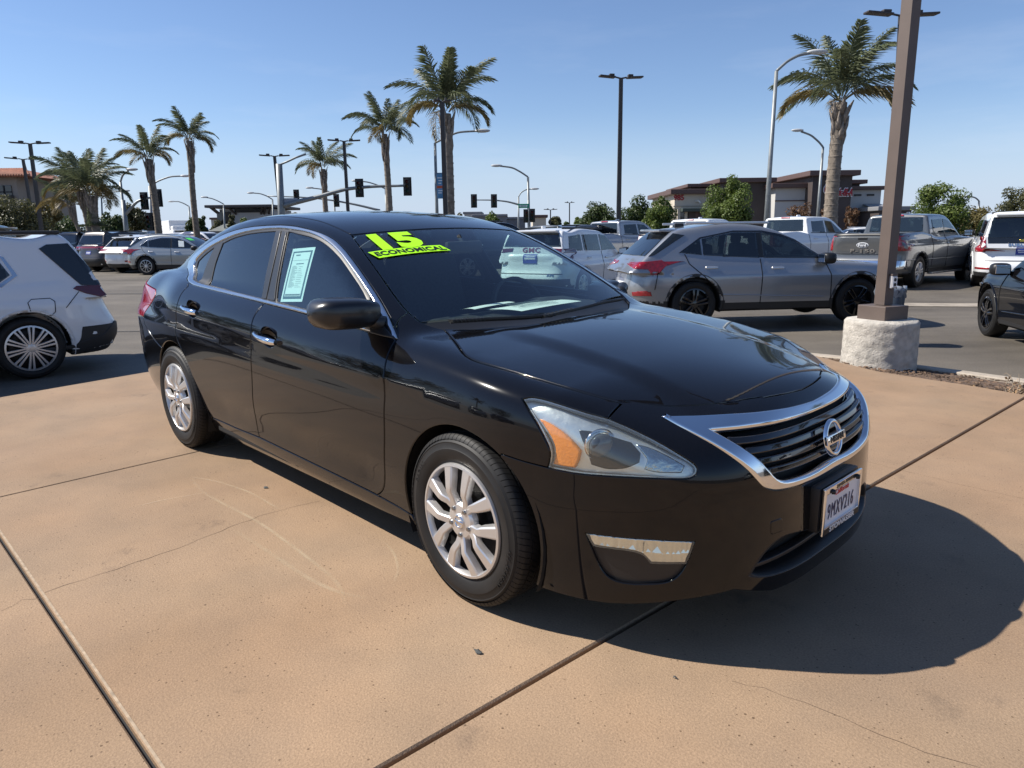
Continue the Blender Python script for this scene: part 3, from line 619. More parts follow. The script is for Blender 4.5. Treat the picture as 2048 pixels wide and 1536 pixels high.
HD={
'front_door':('X',[(-1.6708,0.4355),(-1.2850,0.4165),(-0.9861,0.3956),(-0.7866,0.3846),(-0.5806,0.3748),(-0.4825,0.3728),(-0.4740,0.2933),(-0.4645,0.2324),(-0.4622,0.2116),(-0.4601,0.1619),(-0.4605,0.1188),(-0.4637,0.0538),(-0.4702,-0.0330),(-0.4755,-0.0760),(-0.4830,-0.1186),(-0.5045,-0.2241),(-0.5156,-0.2722),(-0.5277,-0.3116),(-0.5358,-0.3299),(-0.5459,-0.3465),(-0.5584,-0.3611),(-0.5730,-0.3736),(-0.5892,-0.3845),(-0.6061,-0.3946),(-1.0900,-0.3867),(-1.7332,-0.3787),(-1.7413,-0.3399),(-1.7432,-0.3200),(-1.7430,-0.2998),(-1.7408,-0.2794),(-1.7372,-0.2588),(-1.7279,-0.2173),(-1.6935,-0.0860),(-1.6785,-0.0233),(-1.6666,0.0398),(-1.6620,0.0820),(-1.6604,0.1671),(-1.6576,0.2297),(-1.6580,0.2569),(-1.6604,0.2769),(-1.6738,0.3359),(-1.6766,0.3555),(-1.6775,0.3753),(-1.6764,0.3952),(-1.6739,0.4152)]),
'rear_door':('X',[(-2.7436,0.5010),(-2.6646,0.4873),(-2.6048,0.4817),(-1.8910,0.4470),(-1.6708,0.4355),(-1.6764,0.3952),(-1.6775,0.3753),(-1.6766,0.3555),(-1.6738,0.3359),(-1.6604,0.2769),(-1.6580,0.2569),(-1.6576,0.2297),(-1.6604,0.1671),(-1.6611,0.1033),(-1.6639,0.0609),(-1.6702,0.0187),(-1.6832,-0.0443),(-1.7328,-0.2381),(-1.7408,-0.2794),(-1.7430,-0.2998),(-1.7432,-0.3200),(-1.7413,-0.3399),(-1.7332,-0.3787),(-2.0508,-0.3890),(-2.3797,-0.3880),(-2.3946,-0.3755),(-2.4084,-0.3617),(-2.4203,-0.3460),(-2.4303,-0.3285),(-2.4389,-0.3096),(-2.4533,-0.2699),(-2.4931,-0.1396),(-2.5088,-0.0995),(-2.5276,-0.0612),(-2.5386,-0.0433),(-2.5509,-0.0265),(-2.5645,-0.0107),(-2.6234,0.0485),(-2.6513,0.0789),(-2.6631,0.0954),(-2.6726,0.1132),(-2.6794,0.1323),(-2.6835,0.1526),(-2.6853,0.1734),(-2.6852,0.1946),(-2.6813,0.2371),(-2.6710,0.3064),(-2.6703,0.3265),(-2.6720,0.3462),(-2.6800,0.3848),(-2.6830,0.4039),(-2.6833,0.4228),(-2.6807,0.4418),(-2.6759,0.4610)]),
'fender':('X',[(-0.4844,0.3714),(-0.5136,0.4010),(-0.5316,0.4216),(-0.5433,0.4379),(-0.5532,0.4548),(-0.5612,0.4722),(-0.5689,0.4958),(-0.5764,0.5323),(-0.5064,0.4990),(-0.4689,0.4943),(-0.4535,0.4941),(-0.4188,0.4983),(-0.3638,0.4719),(-0.3092,0.4472),(-0.1270,0.3690),(-0.0906,0.3559),(-0.0525,0.3464),(-0.0328,0.3432),(0.0068,0.3389),(0.1450,0.3295),(0.3640,0.3095),(0.4362,0.3022),(0.5196,0.2922),(0.5153,0.3038),(0.5369,0.2180),(0.3702,0.2440),(0.3332,0.2473),(0.3112,0.2470),(0.3007,0.2456),(0.2909,0.2429),(0.2736,0.2339),(0.3083,0.1992),(0.3372,0.1702),(0.3530,0.1513),(0.3740,0.1202),(0.3927,0.0874),(0.3975,0.0758),(0.4015,0.0599),(0.4024,0.0475),(0.4015,0.0349),(0.3992,0.0222),(0.3929,-0.0033),(0.2945,0.0031),(0.2140,0.0118),(0.2076,0.0017),(0.1779,0.0222),(0.1465,0.0393),(0.1138,0.0529),(0.0800,0.0629),(0.0454,0.0694),(0.0104,0.0723),(-0.0247,0.0716),(-0.0596,0.0672),(-0.0939,0.0592),(-0.1274,0.0475),(-0.1596,0.0325),(-0.1903,0.0140),(-0.2193,-0.0076),(-0.2461,-0.0321),(-0.2707,-0.0595),(-0.2927,-0.0892),(-0.3120,-0.1211),(-0.3283,-0.1547),(-0.3415,-0.1898),(-0.3516,-0.2258),(-0.3583,-0.2625),(-0.3616,-0.2993),(-0.3615,-0.3361),(-0.3581,-0.3723),(-0.3512,-0.4078),(-0.4584,-0.3994),(-0.6061,-0.3946),(-0.5730,-0.3736),(-0.5584,-0.3611),(-0.5459,-0.3465),(-0.5358,-0.3299),(-0.5277,-0.3116),(-0.5211,-0.2922),(-0.5106,-0.2517),(-0.4957,-0.1821),(-0.4790,-0.0973),(-0.4726,-0.0546),(-0.4666,0.0103),(-0.4613,0.0971),(-0.4601,0.1619),(-0.4622,0.2116),(-0.4645,0.2324),(-0.4740,0.2933),(-0.4806,0.3531)]),
'body_side':('X',[(-0.5764,0.5323),(-0.5689,0.4958),(-0.5612,0.4722),(-0.5532,0.4548),(-0.5433,0.4379),(-0.5316,0.4216),(-0.5136,0.4010),(-0.4844,0.3714),(-0.4989,0.3872),(-0.5951,0.4672),(-0.6448,0.5051),(-0.7123,0.5532),(-0.7636,0.5874),(-0.8500,0.6418),(-0.9372,0.6935),(-0.9900,0.7230),(-1.0611,0.7604),(-1.1030,0.7808),(-1.1578,0.8045),(-1.2133,0.8258),(-1.2511,0.8369),(-1.2896,0.8454),(-1.3479,0.8560),(-1.3871,0.8617),(-1.4856,0.8734),(-1.6042,0.8860),(-1.6637,0.8909),(-1.7432,0.8951),(-1.8028,0.8973),(-1.9023,0.8980),(-2.0217,0.8978),(-2.1609,0.8960),(-2.2403,0.8925),(-2.3593,0.8855),(-2.4185,0.8803),(-2.5039,0.8712),(-2.5626,0.8632),(-2.6405,0.8500),(-2.6986,0.8388),(-2.7755,0.8218),(-2.8328,0.8073),(-2.8896,0.7911),(-2.9458,0.7727),(-2.9826,0.7587),(-3.0186,0.7423),(-3.0359,0.7326),(-3.0528,0.7219),(-3.0858,0.6982),(-3.0657,0.6406),(-2.9517,0.5844),(-2.8615,0.5426),(-2.8188,0.5253),(-2.7436,0.5010),(-2.6759,0.4610),(-2.6807,0.4418),(-2.6833,0.4228),(-2.6830,0.4039),(-2.6800,0.3848),(-2.6720,0.3462),(-2.6703,0.3265),(-2.6710,0.3064),(-2.6813,0.2371),(-2.6852,0.1946),(-2.6853,0.1734),(-2.6835,0.1526),(-2.6794,0.1323),(-2.6726,0.1132),(-2.6631,0.0954),(-2.6513,0.0789),(-2.6234,0.0485),(-2.5645,-0.0107),(-2.5509,-0.0265),(-2.5386,-0.0433),(-2.5276,-0.0612),(-2.5088,-0.0995),(-2.4931,-0.1396),(-2.4533,-0.2699),(-2.4389,-0.3096),(-2.4303,-0.3285),(-2.4203,-0.3460),(-2.4084,-0.3617),(-2.3946,-0.3755),(-2.3797,-0.3880),(-2.4337,-0.4500),(-2.4252,-0.4176),(-2.4190,-0.3853),(-2.4153,-0.3533),(-2.4140,-0.3214),(-2.4152,-0.2894),(-2.4189,-0.2573),(-2.4250,-0.2256),(-2.4334,-0.1944),(-2.4443,-0.1640),(-2.4574,-0.1347),(-2.4726,-0.1066),(-2.4900,-0.0800),(-2.5092,-0.0550),(-2.5304,-0.0318),(-2.5531,-0.0106),(-2.5781,0.0089),(-2.6046,0.0260),(-2.6322,0.0405),(-2.6609,0.0525),(-2.6905,0.0617),(-2.7206,0.0682),(-2.7512,0.0719),(-2.7819,0.0727),(-2.8126,0.0708),(-2.8430,0.0661),(-2.8729,0.0585),(-2.9022,0.0483),(-2.9305,0.0354),(-2.9577,0.0198),(-2.9836,0.0017),(-3.0626,0.0211),(-3.1078,0.0346),(-3.1844,0.0617),(-3.2598,0.0928),(-3.2783,0.1013),(-3.3019,0.1141),(-3.3183,0.1256),(-3.3331,0.1393),(-3.3463,0.1551),(-3.3700,0.1905),(-3.3529,0.2270),(-3.3395,0.2497),(-3.3276,0.2650),(-3.3141,0.2789),(-3.2851,0.3048),(-3.2714,0.3186),(-3.2553,0.3393),(-3.2350,0.3741),(-3.2700,0.4092),(-3.5550,0.4453),(-3.5939,0.4519),(-3.6128,0.4568),(-3.6370,0.4658),(-3.6546,0.4742),(-3.6889,0.4937),(-3.7400,0.5253),(-3.6166,0.5645),(-3.4985,0.5980),(-3.4731,0.6071),(-3.4545,0.6150),(-3.4000,0.6418),(-3.2734,0.7160),(-3.2131,0.7501),(-3.1587,0.7794),(-3.1220,0.7977),(-3.0665,0.8235),(-2.9369,0.8804),(-2.8994,0.8946),(-2.8548,0.9084),(-2.7000,0.9489),(-2.4024,0.9661),(-2.2964,0.9712),(-1.9760,0.9753),(-1.8960,0.9753),(-1.5960,0.9636),(-1.5096,0.9591),(-1.4311,0.9503),(-1.2164,0.9199),(-1.1279,0.8720),(-1.0335,0.8194),(-0.9112,0.7473),(-0.8243,0.6932),(-0.6463,0.5747),(-0.5940,0.5425)]),
'rocker':('X',[(-1.7332,-0.3787),(-1.0900,-0.3867),(-0.6061,-0.3946),(-0.4584,-0.3994),(-0.3512,-0.4078),(-0.3340,-0.4591),(-0.5529,-0.4732),(-0.6126,-0.4762),(-1.0577,-0.4845),(-1.9813,-0.5052),(-2.4000,-0.5084),(-2.4400,-0.4582),(-2.4107,-0.4223),(-2.3797,-0.3880),(-2.0508,-0.3890),(-1.7423,-0.3787)]),
'dlo_outer':('X',[(-2.7436,0.5010),(-2.8188,0.5253),(-2.8615,0.5426),(-2.9517,0.5844),(-3.0657,0.6406),(-3.0858,0.6982),(-3.0528,0.7219),(-3.0359,0.7326),(-3.0186,0.7423),(-2.9826,0.7587),(-2.9458,0.7727),(-2.9084,0.7853),(-2.8137,0.8123),(-2.7564,0.8263),(-2.6986,0.8388),(-2.5821,0.8601),(-2.5039,0.8712),(-2.3790,0.8839),(-2.2403,0.8925),(-2.1411,0.8964),(-1.9620,0.8981),(-1.8028,0.8973),(-1.7034,0.8932),(-1.6240,0.8879),(-1.4658,0.8712),(-1.3479,0.8560),(-1.2896,0.8454),(-1.2321,0.8317),(-1.1947,0.8191),(-1.1394,0.7969),(-1.0849,0.7723),(-1.0077,0.7325),(-0.9372,0.6935),(-0.8674,0.6523),(-0.8154,0.6204),(-0.7464,0.5762),(-0.6616,0.5173),(-0.5951,0.4672),(-0.4829,0.3740),(-0.5020,0.3730),(-0.5608,0.3741),(-0.7400,0.3822),(-0.9861,0.3956),(-1.2252,0.4127),(-1.3050,0.4176),(-2.5849,0.4806),(-2.6447,0.4849),(-2.6844,0.4903),(-2.7239,0.4973)]),
'dlo_inner':('X',[(-0.5160,0.3812),(-0.7012,0.5157),(-0.7872,0.5725),(-0.8570,0.6156),(-0.9275,0.6566),(-0.9984,0.6960),(-1.0759,0.7368),(-1.1123,0.7539),(-1.1678,0.7771),(-1.2053,0.7911),(-1.2624,0.8093),(-1.3008,0.8202),(-1.3396,0.8298),(-1.3984,0.8415),(-1.4576,0.8514),(-1.5172,0.8583),(-1.6170,0.8669),(-1.7369,0.8757),(-1.7969,0.8783),(-1.8970,0.8789),(-1.9771,0.8780),(-2.1571,0.8705),(-2.2369,0.8651),(-2.3628,0.8523),(-2.4221,0.8445),(-2.5596,0.8209),(-2.6768,0.7982),(-2.7347,0.7843),(-2.8108,0.7615),(-2.8479,0.7472),(-2.9016,0.7204),(-2.9193,0.7108),(-2.9291,0.6657),(-2.8793,0.6129),(-2.8484,0.5835),(-2.8321,0.5708),(-2.8149,0.5601),(-2.7969,0.5512),(-2.7535,0.5340),(-2.7347,0.5272),(-2.6562,0.5130),(-2.6167,0.5084),(-2.5769,0.5055),(-2.2383,0.4862),(-1.8930,0.4682),(-1.3354,0.4373),(-1.0099,0.4230),(-0.7710,0.4090),(-0.6120,0.3979),(-0.5727,0.3926),(-0.5339,0.3843)]),
'quarter_glass':('X',[(-2.7778,0.5564),(-2.8740,0.6333),(-2.8773,0.6900),(-2.8190,0.7199),(-2.7835,0.7360),(-2.7471,0.7497),(-2.6856,0.7701),(-2.6486,0.7820),(-2.6609,0.7411),(-2.6738,0.6918),(-2.6775,0.6699),(-2.6795,0.6475),(-2.6798,0.6247),(-2.6787,0.6015),(-2.6714,0.5236),(-2.7157,0.5352),(-2.7592,0.5497)]),
'rear_glass':('X',[(-2.4970,0.5114),(-2.5259,0.6277),(-2.5298,0.6493),(-2.5323,0.6709),(-2.5331,0.7138),(-2.5279,0.8038),(-2.4310,0.8248),(-2.3921,0.8320),(-2.3463,0.8383),(-2.2277,0.8506),(-2.1683,0.8550),(-2.0291,0.8609),(-1.8432,0.8643),(-1.8207,0.7892),(-1.8033,0.7235),(-1.7747,0.5990),(-1.7392,0.4639),(-2.0478,0.4805),(-2.4769,0.5100)]),
'front_glass':('X',[(-1.6921,0.8529),(-1.6529,0.7317),(-1.6043,0.5674),(-1.5877,0.5188),(-1.5630,0.4572),(-1.2755,0.4401),(-0.9946,0.4294),(-0.7073,0.4115),(-0.6471,0.4080),(-0.6881,0.4567),(-0.7162,0.4882),(-0.7309,0.5031),(-0.7621,0.5306),(-0.8117,0.5679),(-0.8635,0.6012),(-0.9400,0.6453),(-1.0110,0.6848),(-1.0646,0.7135),(-1.1009,0.7310),(-1.1750,0.7619),(-1.2315,0.7826),(-1.2889,0.8003),(-1.3471,0.8147),(-1.3864,0.8220),(-1.4524,0.8321),(-1.5719,0.8450),(-1.6511,0.8558),(-1.6907,0.8590)]),
'sail':('X',[(-0.6721,0.4096),(-0.6393,0.3721),(-0.5537,0.3679),(-0.4887,0.3684),(-0.5674,0.4088),(-0.6030,0.4285),(-0.6201,0.4398),(-0.6532,0.4648),(-0.7557,0.5484),(-0.6840,0.4293)]),
'pillar_a':('X',[(-1.8336,0.8653),(-1.7767,0.8656),(-1.7507,0.7908),(-1.7312,0.7250),(-1.7074,0.6208),(-1.6747,0.4607),(-1.7295,0.4634),(-1.7663,0.5987),(-1.7999,0.7437),(-1.8282,0.8468)]),
'pillar_b':('X',[(-1.7607,0.8654),(-1.7043,0.8569),(-1.6609,0.7220),(-1.6142,0.5639),(-1.5982,0.5172),(-1.5745,0.4581),(-1.6610,0.4605),(-1.7035,0.6624),(-1.7175,0.7244),(-1.7282,0.7643),(-1.7545,0.8470)]),
'hood':('XH',[(-0.2620,1.5708),(-0.2497,1.2381),(-0.2341,0.8760),(-0.2343,0.8425),(-0.2363,0.8112),(-0.2402,0.7820),(-0.2457,0.7548),(-0.2523,0.7293),(-0.2599,0.7056),(-0.2683,0.6836),(-0.2777,0.6634),(-0.2987,0.6271),(-0.3248,0.5902),(-0.3478,0.5627),(-0.3832,0.5280),(-0.4188,0.4983),(-0.3638,0.4719),(-0.3092,0.4472),(-0.1446,0.3763),(-0.1090,0.3621),(-0.0906,0.3559),(-0.0525,0.3464),(-0.0130,0.3407),(0.1253,0.3311),(0.3827,0.3077),(0.5196,0.2922),(0.5153,0.3038),(0.5452,0.3053),(0.5738,0.3098),(0.5918,0.3155),(0.6051,0.3215),(0.6311,0.3374),(0.6568,0.3572),(0.6814,0.3808),(0.6929,0.3946),(0.7040,0.4098),(0.7181,0.4325),(0.7390,0.4714),(0.7597,0.5168),(0.7384,0.4707),(0.7530,0.5185),(0.7675,0.5756),(0.7821,0.6443),(0.7894,0.6840),(0.7920,0.6609),(0.7963,0.7026),(0.8062,0.8202),(0.8102,0.8811),(0.8168,1.0264),(0.8210,1.2066),(0.8260,1.5708)]),
'windshield':('XH',[(-1.1600,1.5708),(-1.1675,1.3238),(-1.1700,1.2734),(-1.1754,1.2002),(-1.1821,1.1304),(-1.1879,1.0860),(-1.1992,1.0159),(-1.2164,0.9199),(-1.1102,0.8622),(-0.9984,0.7992),(-0.8764,0.7259),(-0.7898,0.6707),(-0.6636,0.5861),(-0.6115,0.5528),(-0.5764,0.5323),(-0.5064,0.4990),(-0.4877,0.5377),(-0.4691,0.5818),(-0.4484,0.6377),(-0.4300,0.6937),(-0.4118,0.7574),(-0.3996,0.8057),(-0.3875,0.8594),(-0.3760,0.9194),(-0.3665,0.9871),(-0.3629,1.0243),(-0.3573,1.1053),(-0.3469,1.3069),(-0.3350,1.5708)]),
'cowl':('XH',[(-0.3350,1.5708),(-0.3540,1.1637),(-0.3599,1.0637),(-0.3665,0.9871),(-0.3760,0.9194),(-0.3875,0.8594),(-0.4057,0.7809),(-0.4239,0.7139),(-0.4422,0.6557),(-0.4628,0.5978),(-0.4815,0.5518),(-0.5064,0.4990),(-0.4689,0.4943),(-0.4535,0.4941),(-0.4188,0.4983),(-0.3832,0.5280),(-0.3595,0.5504),(-0.3363,0.5759),(-0.3248,0.5902),(-0.3098,0.6107),(-0.2879,0.6446),(-0.2777,0.6634),(-0.2683,0.6836),(-0.2599,0.7056),(-0.2523,0.7293),(-0.2457,0.7548),(-0.2402,0.7820),(-0.2363,0.8112),(-0.2343,0.8425),(-0.2341,0.8760),(-0.2497,1.2381),(-0.2620,1.5708)]),
'roof':('XH',[(-1.1600,1.5708),(-1.1675,1.3238),(-1.1700,1.2734),(-1.1754,1.2002),(-1.1821,1.1304),(-1.1879,1.0860),(-1.1992,1.0159),(-1.2164,0.9199),(-1.4311,0.9503),(-1.5096,0.9591),(-1.5694,0.9625),(-1.8559,0.9742),(-1.9560,0.9755),(-2.2365,0.9724),(-2.3164,0.9705),(-2.7000,0.9489),(-2.7282,1.1185),(-2.7346,1.1632),(-2.7397,1.2093),(-2.7447,1.2809),(-2.7600,1.5708)]),
'backlight':('XH',[(-2.7600,1.5708),(-2.7447,1.2809),(-2.7397,1.2093),(-2.7346,1.1632),(-2.7282,1.1185),(-2.7000,0.9489),(-2.8355,0.9137),(-2.8994,0.8946),(-2.9369,0.8804),(-2.9740,0.8647),(-3.0480,0.8319),(-3.1220,0.7977),(-3.1769,0.7699),(-3.2372,0.7366),(-3.3096,0.6952),(-3.4000,0.6418),(-3.4243,0.7159),(-3.4481,0.8000),(-3.4552,0.8302),(-3.4639,0.8771),(-3.4740,0.9526),(-3.4896,1.0961),(-3.4978,1.1927),(-3.5030,1.3084),(-3.5100,1.5708)]),
'trunk_lid':('XH',[(-3.5100,1.5708),(-3.5030,1.3084),(-3.4978,1.1927),(-3.4896,1.0961),(-3.4740,0.9526),(-3.4639,0.8771),(-3.4552,0.8302),(-3.4481,0.8000),(-3.4243,0.7159),(-3.4000,0.6418),(-3.4362,0.6235),(-3.4731,0.6071),(-3.5180,0.5920),(-3.5970,0.5702),(-3.6622,0.5505),(-3.7400,0.5253),(-3.7634,0.6140),(-3.7775,0.6753),(-3.7883,0.7274),(-3.8001,0.7979),(-3.8083,0.8714),(-3.8201,1.0134),(-3.8266,1.1128),(-3.8296,1.1850),(-3.8350,1.5708)]),
'fascia':('ZH',[(0.0000,0.4322),(0.2218,0.4399),(0.2148,0.4431),(0.2337,0.4439),(0.2910,0.4456),(0.3488,0.4460),(0.3082,0.4429),(0.4670,0.4513),(0.5448,0.4573),(0.5843,0.4613),(0.6302,0.4685),(0.6890,0.4811),(0.7185,0.4567),(0.7565,0.4210),(0.6903,0.3897),(0.6640,0.3749),(0.6307,0.3542),(0.5891,0.3250),(0.5519,0.2966),(0.5460,0.2905),(0.5419,0.2841),(0.5406,0.2774),(0.5424,0.2709),(0.5469,0.2652),(0.5535,0.2611),(0.5615,0.2586),(0.5703,0.2577),(0.5891,0.2581),(0.6851,0.2645),(0.8346,0.2718),(0.8646,0.2746),(0.9355,0.2847),(1.0071,0.2962),(1.0986,0.3135),(1.1045,0.3060),(1.0798,0.2854),(1.0572,0.2630),(1.0368,0.2388),(1.0189,0.2130),(1.0035,0.1859),(0.9902,0.1577),(0.9794,0.1285),(0.9711,0.0985),(0.9653,0.0680),(0.9621,0.0371),(0.9613,0.0061),(0.9630,-0.0250),(0.9669,-0.0559),(0.9799,-0.1167),(0.9634,-0.1181),(0.9153,-0.1137),(0.8285,-0.1099),(0.7646,-0.1035),(0.7022,-0.0928),(0.5952,-0.0704),(0.5595,-0.0638),(0.5133,-0.0564),(0.4359,-0.0465),(0.3000,-0.0850),(0.1800,-0.0940),(0.0800,-0.0970),(0.0000,-0.0980)]),
'grille_outer':('ZH',[(0.0000,0.3931),(0.1560,0.3969),(0.2970,0.4030),(0.3494,0.4065),(0.5145,0.4203),(0.5882,0.4246),(0.5545,0.3936),(0.5314,0.3740),(0.4849,0.3352),(0.4218,0.2805),(0.3987,0.2587),(0.3667,0.2245),(0.3558,0.2143),(0.3439,0.2060),(0.3305,0.2000),(0.3159,0.1960),(0.3004,0.1935),(0.2686,0.1904),(0.2202,0.1877),(0.1169,0.1857),(0.0000,0.1875)]),
'grille_inner':('ZH',[(0.0000,0.3650),(0.1479,0.3643),(0.2587,0.3650),(0.3863,0.3687),(0.4732,0.3734),(0.4145,0.3248),(0.3621,0.2809),(0.3186,0.2365),(0.3074,0.2272),(0.2949,0.2203),(0.2810,0.2157),(0.2660,0.2129),(0.2344,0.2101),(0.1860,0.2078),(0.1480,0.2072),(0.0988,0.2081),(0.0163,0.2130),(0.0000,0.2130)]),
'grille_inner_c':('C',[(0.0000,0.7353),(0.1479,0.7366),(0.3458,0.7444),(0.4732,0.7449),(0.4383,0.7199),(0.4145,0.7013),(0.3901,0.6802),(0.3621,0.6521),(0.3507,0.6388),(0.3186,0.5969),(0.3074,0.5851),(0.2949,0.5760),(0.2810,0.5698),(0.2660,0.5658),(0.2344,0.5612),(0.1860,0.5569),(0.1480,0.5550),(0.0824,0.5554),(0.0163,0.5600),(0.0000,0.5600)]),
'intake':('ZH',[(0.0000,0.0314),(0.0667,0.0314),(0.1476,0.0473),(0.2172,0.0590),(0.2492,0.0630),(0.2650,0.0638),(0.2806,0.0632),(0.2960,0.0608),(0.3110,0.0565),(0.3255,0.0505),(0.3437,0.0401),(0.3563,0.0307),(0.3679,0.0201),(0.3785,0.0085),(0.3977,-0.0168),(0.3686,-0.0265),(0.3384,-0.0332),(0.3024,-0.0382),(0.2713,-0.0411),(0.2086,-0.0451),(0.1241,-0.0483),(0.0000,-0.0488)]),
'fog':('Z',[(0.8274,0.1048),(0.7368,0.1029),(0.6418,0.1024),(0.5442,0.0975),(0.5478,0.0786),(0.5530,0.0601),(0.5641,0.0333),(0.5730,0.0162),(0.5782,0.0082),(0.5861,-0.0014),(0.5931,-0.0076),(0.6007,-0.0127),(0.6091,-0.0168),(0.6179,-0.0199),(0.6362,-0.0244),(0.6929,-0.0323),(0.7217,-0.0328),(0.7404,-0.0300),(0.7493,-0.0271),(0.7577,-0.0230),(0.7654,-0.0175),(0.7722,-0.0107),(0.7783,-0.0030),(0.7852,0.0086),(0.7942,0.0273),(0.8233,0.0950)]),
'drl':('Z',[(0.8219,0.1015),(0.6454,0.0998),(0.5476,0.0950),(0.5553,0.0645),(0.5663,0.0348),(0.6548,0.0333),(0.6662,0.0483),(0.6731,0.0542),(0.6809,0.0586),(0.6927,0.0623),(0.7212,0.0652),(0.7731,0.0654),(0.8027,0.0665),(0.8155,0.0898)]),
'tow':('Z',[(0.3232,0.1183),(0.2860,0.1183),(0.2764,0.1107),(0.2774,0.0795),(0.3192,0.0791),(0.3271,0.0862),(0.3274,0.1145)]),
'headlight':('Z',[(0.7565,0.4210),(0.8189,0.4377),(0.9259,0.4709),(0.9614,0.4804),(0.9833,0.4841),(0.9942,0.4849),(1.0050,0.4845),(1.0254,0.4801),(0.9721,0.4120),(0.9496,0.3777),(0.9345,0.3511),(0.9306,0.3422),(0.9273,0.3301),(0.9267,0.3210),(0.9298,0.3029),(0.9355,0.2847),(0.8646,0.2746),(0.8246,0.2713),(0.7044,0.2656),(0.5796,0.2577),(0.5615,0.2586),(0.5535,0.2611),(0.5469,0.2652),(0.5424,0.2709),(0.5406,0.2774),(0.5419,0.2841),(0.5460,0.2905),(0.5589,0.3024),(0.6070,0.3379),(0.6388,0.3595),(0.6814,0.3848),(0.7086,0.3989),(0.7468,0.4166)]),
'amber':('Z',[(0.9699,0.4223),(0.9506,0.4145),(0.9290,0.4042),(0.9032,0.3881),(0.8871,0.3759),(0.8720,0.3629),(0.8496,0.3387),(0.8433,0.3310),(0.8444,0.3222),(0.8491,0.3026),(0.8584,0.2847),(0.8912,0.2875),(0.9245,0.2927),(0.9180,0.3107),(0.9160,0.3198),(0.9158,0.3321),(0.9175,0.3415),(0.9207,0.3508),(0.9299,0.3689),(0.9415,0.3862),(0.9632,0.4140)]),
'lamp_bowl':('Z',[(0.8486,0.3928),(0.8163,0.3930),(0.7809,0.3878),(0.7498,0.3804),(0.6963,0.3637),(0.6776,0.3305),(0.6849,0.3015),(0.6929,0.2970),(0.7092,0.2888),(0.7206,0.2848),(0.7294,0.2828),(0.7476,0.2808),(0.7662,0.2807),(0.7755,0.2818),(0.7878,0.2843),(0.8157,0.2923),(0.8255,0.3239),(0.8404,0.3609),(0.8467,0.3831)]),
'lamp_bowl_b':('Z',[(0.6839,0.3581),(0.6644,0.3542),(0.6551,0.3514),(0.6349,0.3421),(0.6033,0.3217),(0.5650,0.2906),(0.5772,0.2701),(0.5862,0.2703),(0.6350,0.2721),(0.6558,0.2761),(0.6734,0.2817),(0.6621,0.3104),(0.6794,0.3485)]),
'tail_lamp':('R',[(1.0010,0.9720),(1.0408,0.9450),(1.0279,0.9156),(1.0168,0.8981),(0.9864,0.8642),(0.9776,0.8525),(0.9706,0.8396),(0.9641,0.8207),(0.9579,0.7900),(0.8000,0.7900),(0.6600,0.8600),(0.5600,0.9700),(0.6087,1.0200),(0.6539,1.0072),(0.7001,0.9956),(0.7348,0.9902),(0.8404,0.9843),(0.9824,0.9734)]),
'rear_bumper':('RH',[(0.0000,0.7000),(0.3000,0.7050),(0.5000,0.7200),(0.8000,0.7750),(0.9579,0.7900),(0.9782,0.7585),(0.9895,0.7444),(1.0020,0.7323),(1.0160,0.7221),(1.0364,0.7108),(1.0861,0.6890),(1.1388,0.6692),(1.1941,0.6513),(1.2196,0.6441),(1.2588,0.6346),(1.3196,0.6220),(1.2917,0.6007),(1.2658,0.5774),(1.2424,0.5518),(1.2215,0.5243),(1.2033,0.4949),(1.1877,0.4641),(1.1749,0.4320),(1.1648,0.3990),(1.1575,0.3654),(1.1528,0.3313),(1.1505,0.2972),(1.1503,0.2634),(1.1520,0.2301),(1.1564,0.1976),(1.1682,0.1663),(0.9500,0.1700),(0.6000,0.1900),(0.3000,0.2000),(0.0000,0.2000)]),
'trunk_face':('RH',[(0.0000,0.7200),(0.3000,0.7250),(0.4900,0.7350),(0.7900,0.7850),(0.6500,0.8600),(0.5500,0.9700),(0.5000,1.0300),(0.3000,1.0500),(0.0000,1.0550)]),
}
